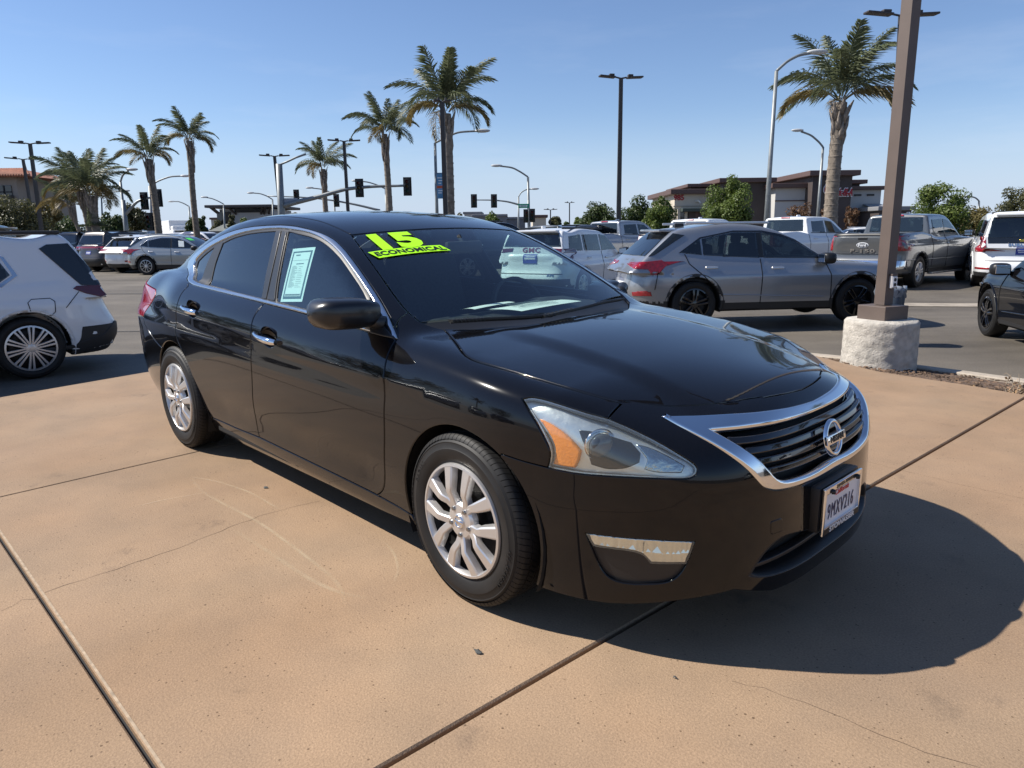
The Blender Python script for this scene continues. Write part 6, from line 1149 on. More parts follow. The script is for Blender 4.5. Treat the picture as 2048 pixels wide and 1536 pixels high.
def pick_patches(step=True):
    return [win('rear_door_window', [(-2.72, 1.43), (-2.70, 1.76), (-2.02, 1.79), (-1.98, 1.41)]), win('front_door_window', [(-1.90, 1.41), (-1.93, 1.79), (-1.55, 1.76), (-.98, 1.40)]), ('window_trim', 'S', [(-2.80, 1.39), (-.9, 1.37), (-.9, 1.395), (-2.80, 1.415)], SATIN, dict(off=.006)),
    ('rear_window', 'B', [(-.70, 1.46), (.70, 1.46), (.66, 1.83), (-.66, 1.83)], GLASS_BG, dict(both=False)), ('windshield', 'A', [(-.74, 1.40), (.74, 1.40), (.64, 1.84), (-.64, 1.84)], GLASS_BG, dict(both=False)), ('brake_lamp', 'B', [(-.16, 1.868), (.16, 1.868), (.16, 1.90), (-.16, 1.90)], RED, dict(both=False, off=.02)),
    ('tail_lamp', 'B', [(-1.0, .98), (-.84, .98), (-.84, 1.36), (-1.0, 1.36)], RED, dict(off=.01, both=False)), ('tail_lamp', 'B', [(1.0, .98), (.84, .98), (.84, 1.36), (1.0, 1.36)], RED, dict(off=.01, both=False)), ('tail_lamp', 'S', [(-4.78, 1.0), (-4.90, 1.0), (-4.90, 1.36), (-4.78, 1.36)], RED, dict(off=.016, res=.05)),
    ('tailgate_panel', 'B', [(-.80, .90), (.80, .90), (.80, 1.34), (-.80, 1.34)], 'paint', dict(off=.022, depth=.03, rnd=.012, both=False)), ('tailgate_handle', 'B', [(-.12, 1.26), (.12, 1.26), (.12, 1.32), (-.12, 1.32)], BLACKPLASTIC, dict(off=.028, both=False)), ('tailgate_cap', 'B', [(-.82, 1.36), (.82, 1.36), (.82, 1.405), (-.82, 1.405)], BLACKPLASTIC, dict(off=.03, depth=.05, both=False)),
    ('rear_bumper', 'B', [(-.98, .52), (.98, .52), (.98, .74), (-.98, .74)], CHROME, dict(off=.03, depth=.05, rnd=.02, both=False)), 
    seam([(-2.98, .55), (-2.98, 1.36)]), seam([(-1.94, .50), (-1.94, 1.39)]), handle(-2.75, 1.22, .22, 'paint'), handle(-1.72, 1.20, .22, 'paint'), ('side_crease', 'S', [(-4.7, .74), (-.6, .72), (-.6, .735), (-4.7, .76)], 'paint', dict(off=.014, depth=.014, rnd=.01)),
    ('sill', 'S', [(-3.15, .40), (-.58, .40), (-.58, .50), (-3.15, .50)], CLAD, dict(off=.012))]
PICK['patches'] = pick_patches()
PICK['boxes'] = [('running_board', (-1.85, .98, .36), (2.3, .14, .05), .02, SILVER, True), ('antenna_fin', (-2.2, 0, 1.96), (.18, .05, .06), .02, 'paint', False)]
# ------------------------------------------------------------------ where the other vehicles stand
def stand(d, px, dist, h, ref=(0, 0), z=None):
    """front axle position so that the car point ref=(x forward, y left) lies on the line of sight through pixel column px at forward distance dist"""
    p = at(px, 600, dist); c, s_ = math.cos(h), math.sin(h); x, y = p.x-(ref[0]*c-ref[1]*s_), p.y-(ref[0]*s_+ref[1]*c)
    return (x, y, ground_z(p.x, p.y) if z is None else z)
R_ = math.radians
ROW_L = 'vehicles parked in the left part of the lot'; ROW_R = 'vehicles parked in the right part of the lot'
def badge(txt, z, size, m, y=0, sx=1.1): return letters_rear(txt, z, size, m, sx=sx, y=y)
BADGE_RED = mat('badge red', (.20, .02, .03), .3); BADGE_CH = mat('badge chrome', (.55, .56, .58), .15, 1.)
# near left: large white crossover
vehicle(BIG, 'suv', 'large white crossover at the left edge, its rear half beside the black sedan', 'car', WHITE_P, stand(BIG, 47, 9.05, R_(222), (-3.07, .88), -.07), R_(222), ROW_L, h=.035)
# grey crossover behind the bonnet
def envision_extras(root, S):
    MB().bbox((-2.15, .2, 1.22), (.10, .26, .20), .06).build('headrest', MATS['charcoal seat cloth'], root, True)
ENV = vehicle(CROSS, 'crossover', 'dark grey crossover with black wheels parked behind the hood of the black sedan', 'car', GREY_P, stand(CROSS, 1395, 12.1, R_(6), (-2.76, -.85), .09), R_(6), ROW_R, h=.04)
ENV.scale = (1.03, 1.03, 1.04)
# white wagon seen through the windshield
def terrain_extras(root, S):
    badge('GMC', 1.19, .15, BADGE_RED, 0, 1.3)(root, S)
    badge('AT4', .64, .06, BADGE_CH, -.55, 1.3)(root, S)
TERR = dict(BOXY); TERR.update(type='terr', wb=2.75, fo=.92, ro=.95, H=1.70, b=.95, tr=.37, rim=.25, zb=.28, belt=1.09, wg=.87, ra=.43,
    hc=[(1.1, .96), (.8, 1.02), (0, 1.07), (-.5, 1.09), (-2, 1.10), (-3.4, 1.12), (-3.7, 1.10)], hp=[(-.1, .92), (-.5, 1.10), (-.95, 1.40), (-1.35, 1.60), (-1.9, 1.665), (-2.7, 1.67), (-3.25, 1.635), (-3.45, 1.57), (-3.58, 1.20), (-3.68, .8)], tail=[(.2, -.12), (.42, .04), (.62, .04), (.75, -.02), (1.1, -.05), (1.6, -.20)], mirror=(-.62, 1.05, 1.12)); TERR.pop('F', None)
TERR['patches'] = [win('rear_quarter_window', [(-3.28, 1.20), (-3.20, 1.50), (-2.66, 1.53), (-2.66, 1.17)]), win('rear_door_window', [(-2.58, 1.17), (-2.58, 1.53), (-1.72, 1.53), (-1.68, 1.15)]), win('front_door_window', [(-1.60, 1.15), (-1.63, 1.53), (-1.22, 1.50), (-.72, 1.16)]),
    ('rear_window', 'B', [(-.74, 1.27), (.74, 1.27), (.64, 1.57), (-.64, 1.57)], GLASS_BG, dict(both=False)), ('windshield', 'A', [(-.7, 1.14), (.7, 1.14), (.6, 1.56), (-.6, 1.56)], GLASS_BG, dict(both=False)),
    ('tail_lamp', 'B', [(-.93, 1.00), (-.86, 1.00), (-.84, 1.13), (-.50, 1.16), (-.48, 1.24), (-.93, 1.22)], MATS['smoked tail lamp'], dict(off=.01, both=False)), ('tail_lamp', 'B', [(.93, 1.00), (.86, 1.00), (.84, 1.13), (.50, 1.16), (.48, 1.24), (.93, 1.22)], MATS['smoked tail lamp'], dict(off=.01, both=False)),
    ('tailgate_edge', 'B', [(-.80, .66), (.80, .66), (.80, .68), (-.80, .68)], CLAD, dict(both=False, off=.006)), ('bumper_insert', 'B', [(-.9, .32), (.9, .32), (.9, .56), (-.9, .56)], CLAD, dict(both=False)), handle(-2.5, 1.0), handle(-1.5, .98), seam([(-1.66, .45), (-1.64, 1.14)])] + rear_plate(1.0, .36, .2)
TERR['boxes'] = [('roof_rail', (-2.3, .56, 1.68), (1.7, .04, .05), .02, CLAD, True), ('spoiler', (-3.42, 0, 1.62), (.22, 1.2, .04), .015, 'paint', False), ('shark_fin', (-3.0, 0, 1.70), (.16, .05, .07), .02, 'paint', False)]
vehicle(TERR, 'suv', 'white wagon seen through the windshield of the black sedan, blue dealer plate on its tailgate', 'car', WHITE_P, stand(TERR, 1135, 16.3, R_(59), (-3.6, -.93)), R_(59), ROW_R, extras=terrain_extras)
# pickups
def ford_extras(root, S):
    def oval(a, b, off, m, nm):
        po = [(a*math.cos(t*2*math.pi/24), 1.13+b*math.sin(t*2*math.pi/24)) for t in range(24)]; S.panel(nm, 'B', po, m, root, off=off, depth=.03, gap=0, res=.05, rnd=.003)
    oval(.155, .068, .030, PLATE_W, 'badge_oval'); oval(.14, .055, .034, mat('badge grey', (.16, .17, .18), .3), 'badge_oval')
    badge('Ford', 1.13, .085, PLATE_W, 0, 1.1)(root, S) if False else letters_rear('Ford', 1.13, .085, PLATE_W, .10, 1.1)(root, S)
    letters_rear('F-150', .98, .13, BADGE_CH, .075, 1.9)(root, S)
vehicle(PICK, 'pickup_truck', 'dark grey pickup behind the light pole, tailgate with oval badge towards us', 'pickup truck', DGREY_P, stand(PICK, 1797, 18.4, R_(41), (-4.92, -1.0)), R_(41), ROW_R, extras=ford_extras)
vehicle(PICK, 'pickup_truck', 'white pickup cab directly left of the grey trunked palm, above the dark grey crossover', 'pickup truck', WHITE_P, stand(PICK, 1600, 24., R_(36), (-2.95, -.75)), R_(36), ROW_R)
vehicle(PICK, 'pickup_truck', 'white pickup with red lettered tailgate, partly hidden by the grey crossover tail', 'pickup truck', WHITE_P, stand(PICK, 1409, 26., R_(45), (-2.95, -.75)), R_(45), ROW_R, extras=letters_rear('GMC', 1.12, .18, BADGE_RED, .075, 1.3))
vehicle(PICK, 'pickup_truck', 'mid grey pickup behind the white wagon, bed side and cab in view', 'pickup truck', GREY_P, stand(PICK, 1238, 28., R_(39), (-2.95, -.85)), R_(39), ROW_R)
vehicle(BOXY, 'suv', 'white full size wagon at the right edge, its black banded tailgate towards us', 'car', WHITE_P, stand(BOXY, 1942, 18.6, R_(61), (-4.62, 1.0)), R_(61), ROW_R,
        extras=lambda r, S: (letters_rear('SUBURBAN', 1.10, .075, BADGE_CH, .02, 1.7)(r, S), S.panel('badge_cross', 'B', [(-.14, 1.18), (.12, 1.18), (.14, 1.235), (-.12, 1.235)], mat('badge gold', (.75, .48, .08), .25, 1.), r, off=.02, depth=.02, gap=0, res=.1), S.panel('badge_cross', 'B', [(-.05, 1.165), (.04, 1.165), (.05, 1.25), (-.04, 1.25)], MATS['badge gold'], r, off=.022, depth=.02, gap=0, res=.1)))
BLKX = dict(CROSS); BLKX.update(type='blkx', clad=.1, archw=0, rimmat=GLOSSBLACK); BLKX.pop('F', None)
vehicle(BLKX, 'crossover', 'black crossover cut by the right edge, front wheel and door mirror showing', 'car', BLACK_P, stand(BLKX, 1988, 11.2, R_(76), (0, .83)), R_(76), ROW_R)
vehicle(BOXY, 'suv', 'black wagon roof showing just above the roof of the black sedan', 'car', BLACK_P, stand(BOXY, 975, 25., R_(32), (-2.6, -.9)), R_(32), ROW_R)
vehicle(BOXY, 'suv', 'dark grey wagon between the white wagon roof and the mid grey pickup', 'car', DGREY_P, stand(BOXY, 1118, 27., R_(42), (-4.6, -.9), .02), R_(42), ROW_R)
vehicle(CROSS2, 'crossover', 'small white car far off, left of the white pickup roof', 'car', WHITE_P, stand(CROSS2, 1318, 52., R_(30), (-1.6, 0)), R_(30), ROW_R)
vehicle(CROSS2, 'crossover', 'small pale car far off at the foot of the grey trunked palm', 'car', WHITE_P, stand(CROSS2, 1688, 46., R_(175), (-1.4, 0)), R_(175), ROW_R)
vehicle(BOXY, 'suv', 'small white wagon far off beyond the dark grey pickup', 'car', WHITE_P, stand(BOXY, 1943, 50., R_(40), (-2.4, 0)), R_(40), ROW_R)
# left row
vehicle(CROSS2, 'crossover', 'silver crossover in the left row with a green sticker on its windshield', 'car', SILVER_P, stand(CROSS2, 299.5, 30., R_(-3), (-2.80, -.85)), R_(-3), ROW_L,
        extras=lambda r, S: (S.panel('price_sheet', 'S', [(-1.35, 1.12), (-1.12, 1.11), (-1.15, 1.34), (-1.38, 1.36)], MATS['sheet paper'], r, off=.012, depth=.006, gap=0, res=.1), S.panel('year_sticker', 'A', [(-.5, 1.36), (-.15, 1.36), (-.15, 1.46), (-.5, 1.46)], mat('green sticker', (.08, .75, .10), .5), r, off=.012, depth=.006, gap=0, res=.1)))
vehicle(CROSS2, 'crossover', 'white crossover squeezed between the silver crossover and the bronze wagon', 'car', WHITE_P, stand(CROSS2, 262, 31.5, R_(68), (-3.65, -.6)), R_(68), ROW_L)
BIG2 = dict(BIG); BIG2.update(type='big2'); BIG2.pop('F', None)
vehicle(BIG2, 'suv', 'dark bronze wagon in the left row, lit tail towards us', 'car', BROWN_P, stand(BIG2, 216, 33., R_(68), (-4.1, -.9)), R_(68), ROW_L,
        extras=lambda r, S: S.panel('light_bar', 'B', [(-.9, 1.06), (.9, 1.06), (.9, 1.13), (-.9, 1.13)], RED, r, off=.012, depth=.02, gap=0, res=.1))
vehicle(BIG2, 'suv', 'black wagon behind the white crossover tail, left of the bronze wagon', 'car', BLACK_P, stand(BIG2, 163, 35., R_(68), (-4.1, -.9)), R_(68), ROW_L)
vehicle(BOXY, 'suv', 'black wagon roof showing above the white crossover at the left edge', 'car', BLACK_P, stand(BOXY, -25, 15.5, R_(200), (-4.2, .8)), R_(195), ROW_L)
vehicle(PICK, 'pickup_truck', 'silver pickup beyond the left row, cab between the palm trunks', 'pickup truck', SILVER_P, stand(PICK, 312, 46., R_(85), (-2.95, -.8)), R_(85), ROW_L)
vehicle(BOXY, 'suv', 'small white boxy wagon at the far left beside a red car', 'car', WHITE_P, stand(BOXY, 424, 58., R_(-20), (-1.8, 0)), R_(-20), ROW_L)
vehicle(CROSS2, 'crossover', 'small red car far off beside the white boxy wagon', 'car', RED_P, stand(CROSS2, 402, 56., R_(-20), (-1.2, 0)), R_(-20), ROW_L)
# lorries far off on the left
def lorry(px, dist, h, paint, load, label):
    g = at(px, 470, dist); t = thing('lorry', label, 'lorry', (g.x, g.y, ground_z(g.x, g.y)), h, 'lorries on the far street')
    m = MB(); m.bbox((0, 0, 1.55), (1.9, 2.3, 1.5), .15); m.bbox((1.3, 0, 1.15), (1.2, 2.0, 1.0), .12); m.bbox((-.3, 0, 2.5), (1.2, 2.1, .5), .15); m.build('cab', paint, t, True, 40)
    MB().bbox((.97, 0, 1.95), (.04, 1.9, .6), .05).build('windshield', GLASS_OP, t); MB().bbox((1.9, 0, 1.05), (.05, 1.3, .6), .03).build('grille', BLACKPLASTIC, t)
    m = MB(); m.bbox((-3.4, 0, .95), (5.2, 2.2, .2), .03); m.build('flatbed', DARKMETAL, t)
    if load == 'tarp':
        m = MB(); m.bbox((-3.3, 0, 1.7), (4.6, 2.1, 1.3), .2); m.build('load', mat('pale load', (.55, .56, .58), .7), t, True, 40)
        m = MB(); m.bbox((-2.6, 0, 2.45), (2.4, 2.1, .5), .2); m.build('tarp', mat('blue tarp', (.03, .22, .62), .6), t, True, 40)
    else: MB().bbox((-3.4, 0, 2.2), (5.0, 2.3, 2.3), .05).build('box_body', paint, t)
    for x in (1.2, -3.6, -4.8):
        for sy in (-1, 1): MB().lathe([(.001, -.14), (.48, -.14), (.5, 0), (.48, .14), (.001, .14)], 18, 'Y', (x, sy*1.0, .5)).build('wheel', RUBBER, t)
    return t
lorry(366, 82., R_(-55), mat('lorry white', (.78, .78, .78), .4), 'box', 'white lorry cab on the far street between two palm trunks')
lorry(352, 90., R_(-125), MATS['lorry white'], 'tarp', 'lorry with a bright blue tarp on its load beyond the left row')

# copied cars added out of view, left and right, to fill the paint's reflections
def twin(src, x, y, h, label):
    o = copy_tree(src); o.location = (x, y, ground_z(x, y)); o.rotation_euler = (0, 0, h); o.scale = (1, 1, 1); o['label'] = label; o['group'] = 'unseen cars added for the sedan paint reflections'; return o
BYN = {o['label']: o for o in bpy.data.objects if o.get('category') in ('car', 'pickup truck')}
SRC = [v for k, v in BYN.items()]
def by(txt): return [v for k, v in BYN.items() if txt in k][0]
twin(by('silver crossover in the left row'), -15.5, 1.0, R_(-10), 'unseen silver crossover added to be mirrored low in the front door of the black sedan')
twin(by('mid grey pickup'), -16.5, 4.6, R_(-8), 'unseen grey pickup added to be mirrored low in the rear door of the black sedan')
twin(by('black crossover cut'), -15.0, -2.4, R_(-10), 'unseen black crossover added to be mirrored low in the front wing of the black sedan')
twin(by('dark bronze wagon'), -19.0, 8.6, R_(-6), 'unseen bronze wagon added to be mirrored by the rear wheel of the black sedan')
twin(by('white pickup cab'), 14.5, 2.6, R_(170), 'unseen white pickup added to be mirrored in the chrome grille of the black sedan')
twin(by('black wagon roof showing just'), 15.0, -1.2, R_(172), 'unseen black wagon added to be mirrored in the front bumper of the black sedan')
twin(by('silver crossover in the left row'), 14.0, -5.0, R_(168), 'unseen silver crossover added to be mirrored in the lower bumper of the black sedan')
# ------------------------------------------------------------------ vegetation
def leaf_mat(name, c1, c2, trans=.36):
    m = bpy.data.materials.new(name); m.use_nodes = True; t = m.node_tree; b = t.nodes['Principled BSDF']; N = t.nodes.new; L = t.links.new
    tc = N('ShaderNodeTexCoord'); n = N('ShaderNodeTexNoise'); n.inputs['Scale'].default_value = 1.7; n.inputs['Detail'].default_value = 4; L(tc.outputs['Object'], n.inputs['Vector'])
    r = N('ShaderNodeValToRGB'); e = r.color_ramp.elements; e[0].position = .32; e[0].color = (*c1, 1); e[1].position = .68; e[1].color = (*c2, 1); L(n.outputs[0], r.inputs[0]); L(r.outputs[0], b.inputs['Base Color'])
    b.inputs['Roughness'].default_value = .5; b.inputs['Specular IOR Level'].default_value = .4
    tl = N('ShaderNodeBsdfTranslucent'); L(r.outputs[0], tl.inputs[0]); mx = N('ShaderNodeMixShader'); mx.inputs[0].default_value = trans; o = [q for q in t.nodes if q.type == 'OUTPUT_MATERIAL'][0]
    L(b.outputs[0], mx.inputs[1]); L(tl.outputs[0], mx.inputs[2]); L(mx.outputs[0], o.inputs[0]); MATS[name] = m; return m
FROND = leaf_mat('palm frond green', (.078, .100, .048), (.165, .178, .100)); FROND_DRY = leaf_mat('palm frond yellowing', (.16, .125, .045), (.24, .18, .07))
BARK = mat('palm bark', (.20, .165, .13), .9, noise=(6, .35), bump=(14, .8)); BOOT = mat('palm boot', (.24, .20, .165), .9, noise=(9, .4), bump=(30, .6)); DEAD = mat('dead frond', (.17, .115, .065), .9, noise=(5, .4))
def frond_mesh(seed, L, droop, n=62, lw=.034, ll=.80, twist=0.):
    """feather leaf: arched rachis along +X with drooping leaflets"""
    r = random.Random(seed); v = []; f = []; pts = []; x = z = 0.; a = 0.
    seg = 14
    for i in range(seg+1):
        pts.append(Vector((x, .05*math.sin(i*.5+seed), z))); a = -droop*(i/seg)**1.15; x += L/seg*math.cos(a); z += L/seg*math.sin(a)
    m = MB(); m.tube(pts, [.030*(1-.85*i/seg)+.004 for i in range(seg+1)], 5)
    for i in range(n):
        t = .14+.86*i/(n-1); q = t*seg; k = min(int(q), seg-1); p = pts[k].lerp(pts[k+1], q-k); d = (pts[k+1]-pts[k]).normalized()
        le = ll*(.55+.75*math.sin(math.pi*min(1, t*.93+.07))**.8)*(1-.35*t)*r.uniform(.85, 1.1)
        for sy in (-1, 1):
            for lift in ((.60,), (-.35,), (.1,), (-.7,))[i % 4]:
                dirv = (d*r.uniform(.35, .85)+Vector((0, sy*.8, lift*.7+r.uniform(-.25, .25)))).normalized()
                w = d.cross(dirv).cross(dirv).normalized()
                p1 = p+dirv*le*.5+Vector((0, 0, -.05*le)); p2 = p+dirv*le*.86+Vector((0, 0, -le*r.uniform(.35, .75)))
                u = Vector((0, 0, 1)).cross(dirv).normalized()*lw
                b = len(m.v); m.v += [tuple(p-u*.5), tuple(p+u*.5), tuple(p1+u), tuple(p1-u), tuple(p2)]; m.f += [(b, b+1, b+2, b+3), (b+3, b+2, b+4)]
    return m
FR = {}
def frond_lib():
    for k, (L, dr) in enumerate(((4.0, .95), (4.2, 1.5), (4.0, 1.95), (3.4, 2.35), (3.0, .45))):
        m = frond_mesh(k+3, L, dr); FR[k] = mesh('frond', m.v, m.f, FROND)
        if k in (2, 3): FR[('dry', k)] = mesh('frond', m.v, m.f, FROND_DRY)
frond_lib()
def palm(base, top, r0, scale, label, seed, n=19, lean_dir=None, dry=3, spear=True, group='queen palms along the street', skirt=False, bias=None):
    """base, top: world points of the trunk axis"""
    r = random.Random(seed); base = Vector(base); top = Vector(top); t = thing('palm_tree', label, 'palm tree', base, 0, group); ax = top-base; H = ax.length
    k = 26; prof = []; pts = []
    for i in range(k+1):
        u = i/k; bow = math.sin(math.pi*u)*.012*H; pts.append(ax*u+Vector((bow*math.cos(seed), bow*math.sin(seed), 0))); prof.append(r0*(1.25-.30*min(1, u*3)-.12*u)*(1+.05*(i % 2)))
    m = MB(); m.tube([(0, 0, -.4)]+pts, [prof[0]*1.1]+prof, 12); m.build('trunk', BARK, t, True, 50)
    # ring scars
    m = MB()
    for i in range(int(H/.28)):
        u = (i+.5)*.28/H
        if u > .80: break
        j = min(int(u*k), k-1); p = pts[j].lerp(pts[j+1], u*k-j); rr = prof[j]*1.04; m.lathe([(rr*.96, -.05), (rr*1.02, .0), (rr*.96, .03)], 12, 'Z', p)
    m.build('trunk_rings', BARK, t, True, kind='stuff')
    # old leaf bases under the crown
    m = MB()
    for i in range(16):
        u = .80+.19*i/16; p = ax*u; an = i*2.4; rr = r0*(.82+.25*(i/16)); o = Vector((math.cos(an), math.sin(an), 0))
        m.tube([p+o*rr*.6-Vector((0, 0, .35)), p+o*rr*1.0, p+o*rr*(1.15+.6*(i/16))+Vector((0, 0, .42))], [r0*.40, r0*.34, r0*.07], 6)
    m.build('leaf_bases', BOOT, t, True)
    c = t_top = ax
    for i in range(n):
        u = i/(n-1); an = i*2.39996+r.uniform(-.25, .25)+seed
        el = math.radians(80-48*u**.9+r.uniform(-8, 8)); kind = 4 if u < .14 else (0 if u < .30 else (1 if u < .56 else (2 if u < .86 else 3)))
        me = FR[('dry', kind)] if (kind in (2, 3) and i >= n-dry) else FR[kind]
        o = link('frond', me, None, t); s_ = scale*r.uniform(.88, 1.1)*(1.12 if kind == 4 and spear else 1)
        yw = an if bias is None else an+bias*math.sin(an)
        o.matrix_local = Matrix.Translation(c+Vector((math.cos(an)*r0*.5, math.sin(an)*r0*.5, .05+.45*(1-u)*scale))) @ Matrix.Rotation(yw, 4, 'Z') @ Matrix.Rotation(-el, 4, 'Y') @ Matrix.Rotation(r.uniform(-.5, .5), 4, 'X') @ Matrix.Scale(s_, 4)
    if skirt:
        for i in range(7):
            an = i*2.4+1; o = link('dead_frond', FR[3], None, t); 
            o.matrix_local = Matrix.Translation(c-Vector((0, 0, .3))) @ Matrix.Rotation(an, 4, 'Z') @ Matrix.Rotation(math.radians(62), 4, 'Y') @ Matrix.Scale(scale*.75, 4)
    return t
def palm_px(pb, pt, dist, wpx, **k):
    """trunk foot column/row, crown heart column/row"""
    g = at(pb[0], pb[1], dist); tp = at(pt[0], pt[1], dist); gz = ground_z(g.x, g.y); d = tp-g; s_ = (gz-g.z)/d.z; g = g+d*s_
    return palm((g.x, g.y, gz), tp, wpx/2*dist/1452., k.pop('scale'), **k)
palm_px((1662, 450), (1682, 205), 36., 27, scale=.88, label='thick trunked palm left of the brown light pole, crown touching the pole', seed=2.1, n=19, dry=4)
palm_px((898, 425), (893, 228), 34., 21, scale=.70, label='tallest palm, standing behind the roof of the black sedan with a dark pole before it', seed=5.3, n=18, dry=3)
palm_px((778, 420), (769, 268), 40., 13, scale=.53, label='palm left of the tallest one, between the two traffic signal heads', seed=1.2, n=18, dry=2)
palm_px((652, 415), (646, 338), 52., 11, scale=.58, label='short palm behind the long traffic signal arm, clear of other palms', seed=8.7, n=15, dry=2)
palm_px((396, 470), (379, 282), 42., 12, scale=.46, label='slender tall palm right of the left traffic signal, bare trunk leaning left', seed=3.9, n=16, dry=3)
palm_px((316, 470), (297, 318), 40., 14, scale=.45, label='palm with drooping fronds just above the left traffic signal heads', seed=6.4, n=15, dry=4)
palm_px((196, 472), (181, 392), 36., 17, scale=.60, label='shaggy palm of the left pair, right trunk with old leaf bases', seed=4.4, n=20, dry=5, skirt=True)
palm_px((180, 472), (160, 380), 38., 12, scale=.54, label='paler trunked palm of the left pair, mostly behind the shaggy one', seed=7.7, n=17, dry=3)
palm_px((163, 470), (140, 415), 44., 8, scale=.5, label='low palm with yellow fronds left of the pair by the black wagons', seed=9.1, n=14, dry=8)
TRUNK = mat('tree bark', (.10, .075, .055), .9, noise=(8, .4), bump=(20, .8))
def leafy(name, label, base, H, R, z0, lm, seed, n=2600, leaf=.22, cat='tree', group=None, dens=.5, lobes=9, sq=1.0, trunk=.16, peak=None):
    """crown of leaf-sized faces gathered in clumps, on a forked trunk"""
    r = np.random.default_rng(seed); t = thing(name, label, cat, base, 0, group); cz = z0+(H-z0)/2; hz = (H-z0)/2
    C = []
    for i in range(lobes*6):
        d = r.normal(size=3); d /= np.linalg.norm(d); q = d*r.uniform(.30, .86); C.append((q[0]*R*(1-.25*max(0, q[2])), q[1]*R*(1-.25*max(0, q[2])), cz+q[2]*hz*sq))
    if peak: 
        for _ in range(6): C.append((peak[0]+r.normal()*.2, r.normal()*.2, peak[1]-abs(r.normal())*.5))
    C = np.array(C); w = r.uniform(.5, 1.2, len(C)); idx = r.choice(len(C), n, p=w/w.sum()); cr_ = R*.36*w[idx][:, None]
    d = r.normal(size=(n, 3)); d /= np.linalg.norm(d, axis=1, keepdims=True); rad = r.uniform(.35, 1.0, (n, 1))**.5; p = C[idx]+d*rad*cr_
    p[:, 2] = np.maximum(p[:, 2], z0*.85)
    nn = d+r.normal(size=(n, 3))*.55+np.array([0, 0, .25]); nn /= np.linalg.norm(nn, axis=1, keepdims=True)
    u = np.cross(nn, r.normal(size=(n, 3))); u /= np.linalg.norm(u, axis=1, keepdims=True); v_ = np.cross(nn, u); s_ = leaf*r.uniform(.6, 1.25, (n, 1))
    V = np.stack([p-u*s_*.5, p+v_*s_*.28, p+u*s_*.5, p-v_*s_*.28], 1).reshape(-1, 3); Fc = np.arange(4*n).reshape(n, 4)
    link('crown', mesh('crown', V, Fc, lm), None, t)
    m = MB(); tr = trunk; m.tube([(0, 0, -.3), (.03, .02, z0*.6), (0, 0, z0*1.05)], [tr*1.3, tr, tr*.8], 9)
    for i in range(6):
        a = i*1.05+seed; e = C[(i*7) % len(C)]; m.tube([(0, 0, z0*.8), (e[0]*.35, e[1]*.35, z0+(e[2]-z0)*.45), tuple(e)], [tr*.6, tr*.4, tr*.1], 6)
    m.build('trunk', TRUNK, t, True); return t
GREEN = leaf_mat('bright foliage', (.070, .110, .020), (.150, .195, .045)); DKGREEN = leaf_mat('dark foliage', (.034, .058, .016), (.080, .112, .032)); OLIVE = leaf_mat('olive foliage', (.055, .062, .024), (.12, .115, .048)); RUST = leaf_mat('rusty foliage', (.10, .050, .026), (.16, .090, .045)); YELLOW = leaf_mat('yellowing foliage', (.12, .10, .03), (.19, .16, .06))
def tree_px(px0, px1, ytop, ybase, dist, lm, label, seed, name='tree', trunk_frac=.18, gz=None, **k):
    c = at((px0+px1)/2, ybase, dist); g = ground_z(c.x, c.y); tp = at((px0+px1)/2, ytop, dist); H = tp.z-g; R = (px1-px0)/2*dist/1452.*1.1
    kw = dict(n=2600, leaf=max(.12, .0034*dist)); kw.update(k); kw['n'] = int(kw['n']*3.2); return leafy(name, label, (c.x, c.y, g), H, R, H*trunk_frac, lm, seed, **kw)
TG = 'trees beyond the right part of the lot'
tree_px(1408, 1506, 347, 470, 52, GREEN, 'large round bright green tree in front of the low restaurant', 1, trunk_frac=.05, n=5200, group=TG)
tree_px(1286, 1350, 388, 470, 58, GREEN, 'green tree just left of the low restaurant front', 2, trunk_frac=.08, n=3000, group=TG)
tree_px(1240, 1312, 392, 470, 62, DKGREEN, 'green tree directly right of the tall dark light pole', 3, trunk_frac=.08, n=2800, group=TG)
tree_px(1160, 1230, 399, 470, 60, DKGREEN, 'dark green tree directly left of the tall dark light pole', 4, trunk_frac=.08, n=3000, group=TG)
tree_px(1142, 1172, 430, 470, 70, GREEN, 'small green tree left of the dark green tree by the tall pole', 5, trunk_frac=.1, n=1400, group=TG)
tree_px(1098, 1124, 427, 462, 110, OLIVE, 'small hazy olive tree far off right of the tan building', 6, n=1200, group=TG)
tree_px(1118, 1142, 436, 468, 80, GREEN, 'small bright shrub between the hazy olive tree and the next tree', 7, name='shrub', cat='shrub', trunk_frac=.05, n=1000, group=TG)
tree_px(966, 1002, 419, 455, 85, GREEN, 'small round tree in front of the long grey building', 8, n=1200, trunk_frac=.08, group=TG)
tree_px(905, 930, 421, 450, 95, OLIVE, 'small tree at the foot of the tallest palm trunk', 9, n=900, group=TG)
tree_px(1834, 1930, 358, 458, 42, GREEN, 'bright round tree above the dark grey pickup, with a tuft at its left', 10, trunk_frac=.15, n=4600, group=TG, peak=(-.95, 3.55))
tree_px(1915, 1985, 408, 466, 46, YELLOW, 'yellowing bushy tree right of the bright round tree', 11, trunk_frac=.05, n=2200, group=TG)
tree_px(1980, 2060, 368, 462, 40, OLIVE, 'sparse dark twiggy tree above the white full size wagon', 12, trunk_frac=.15, n=1500, group=TG, lobes=4)
tree_px(1572, 1628, 404, 465, 58, RUST, 'rusty leaved small tree in front of the sign tower', 13, trunk_frac=.35, n=420, group=TG, lobes=3)
tree_px(1682, 1718, 410, 465, 60, RUST, 'rusty leaved small tree right of the thick palm trunk', 14, trunk_frac=.3, n=380, group=TG, lobes=3)
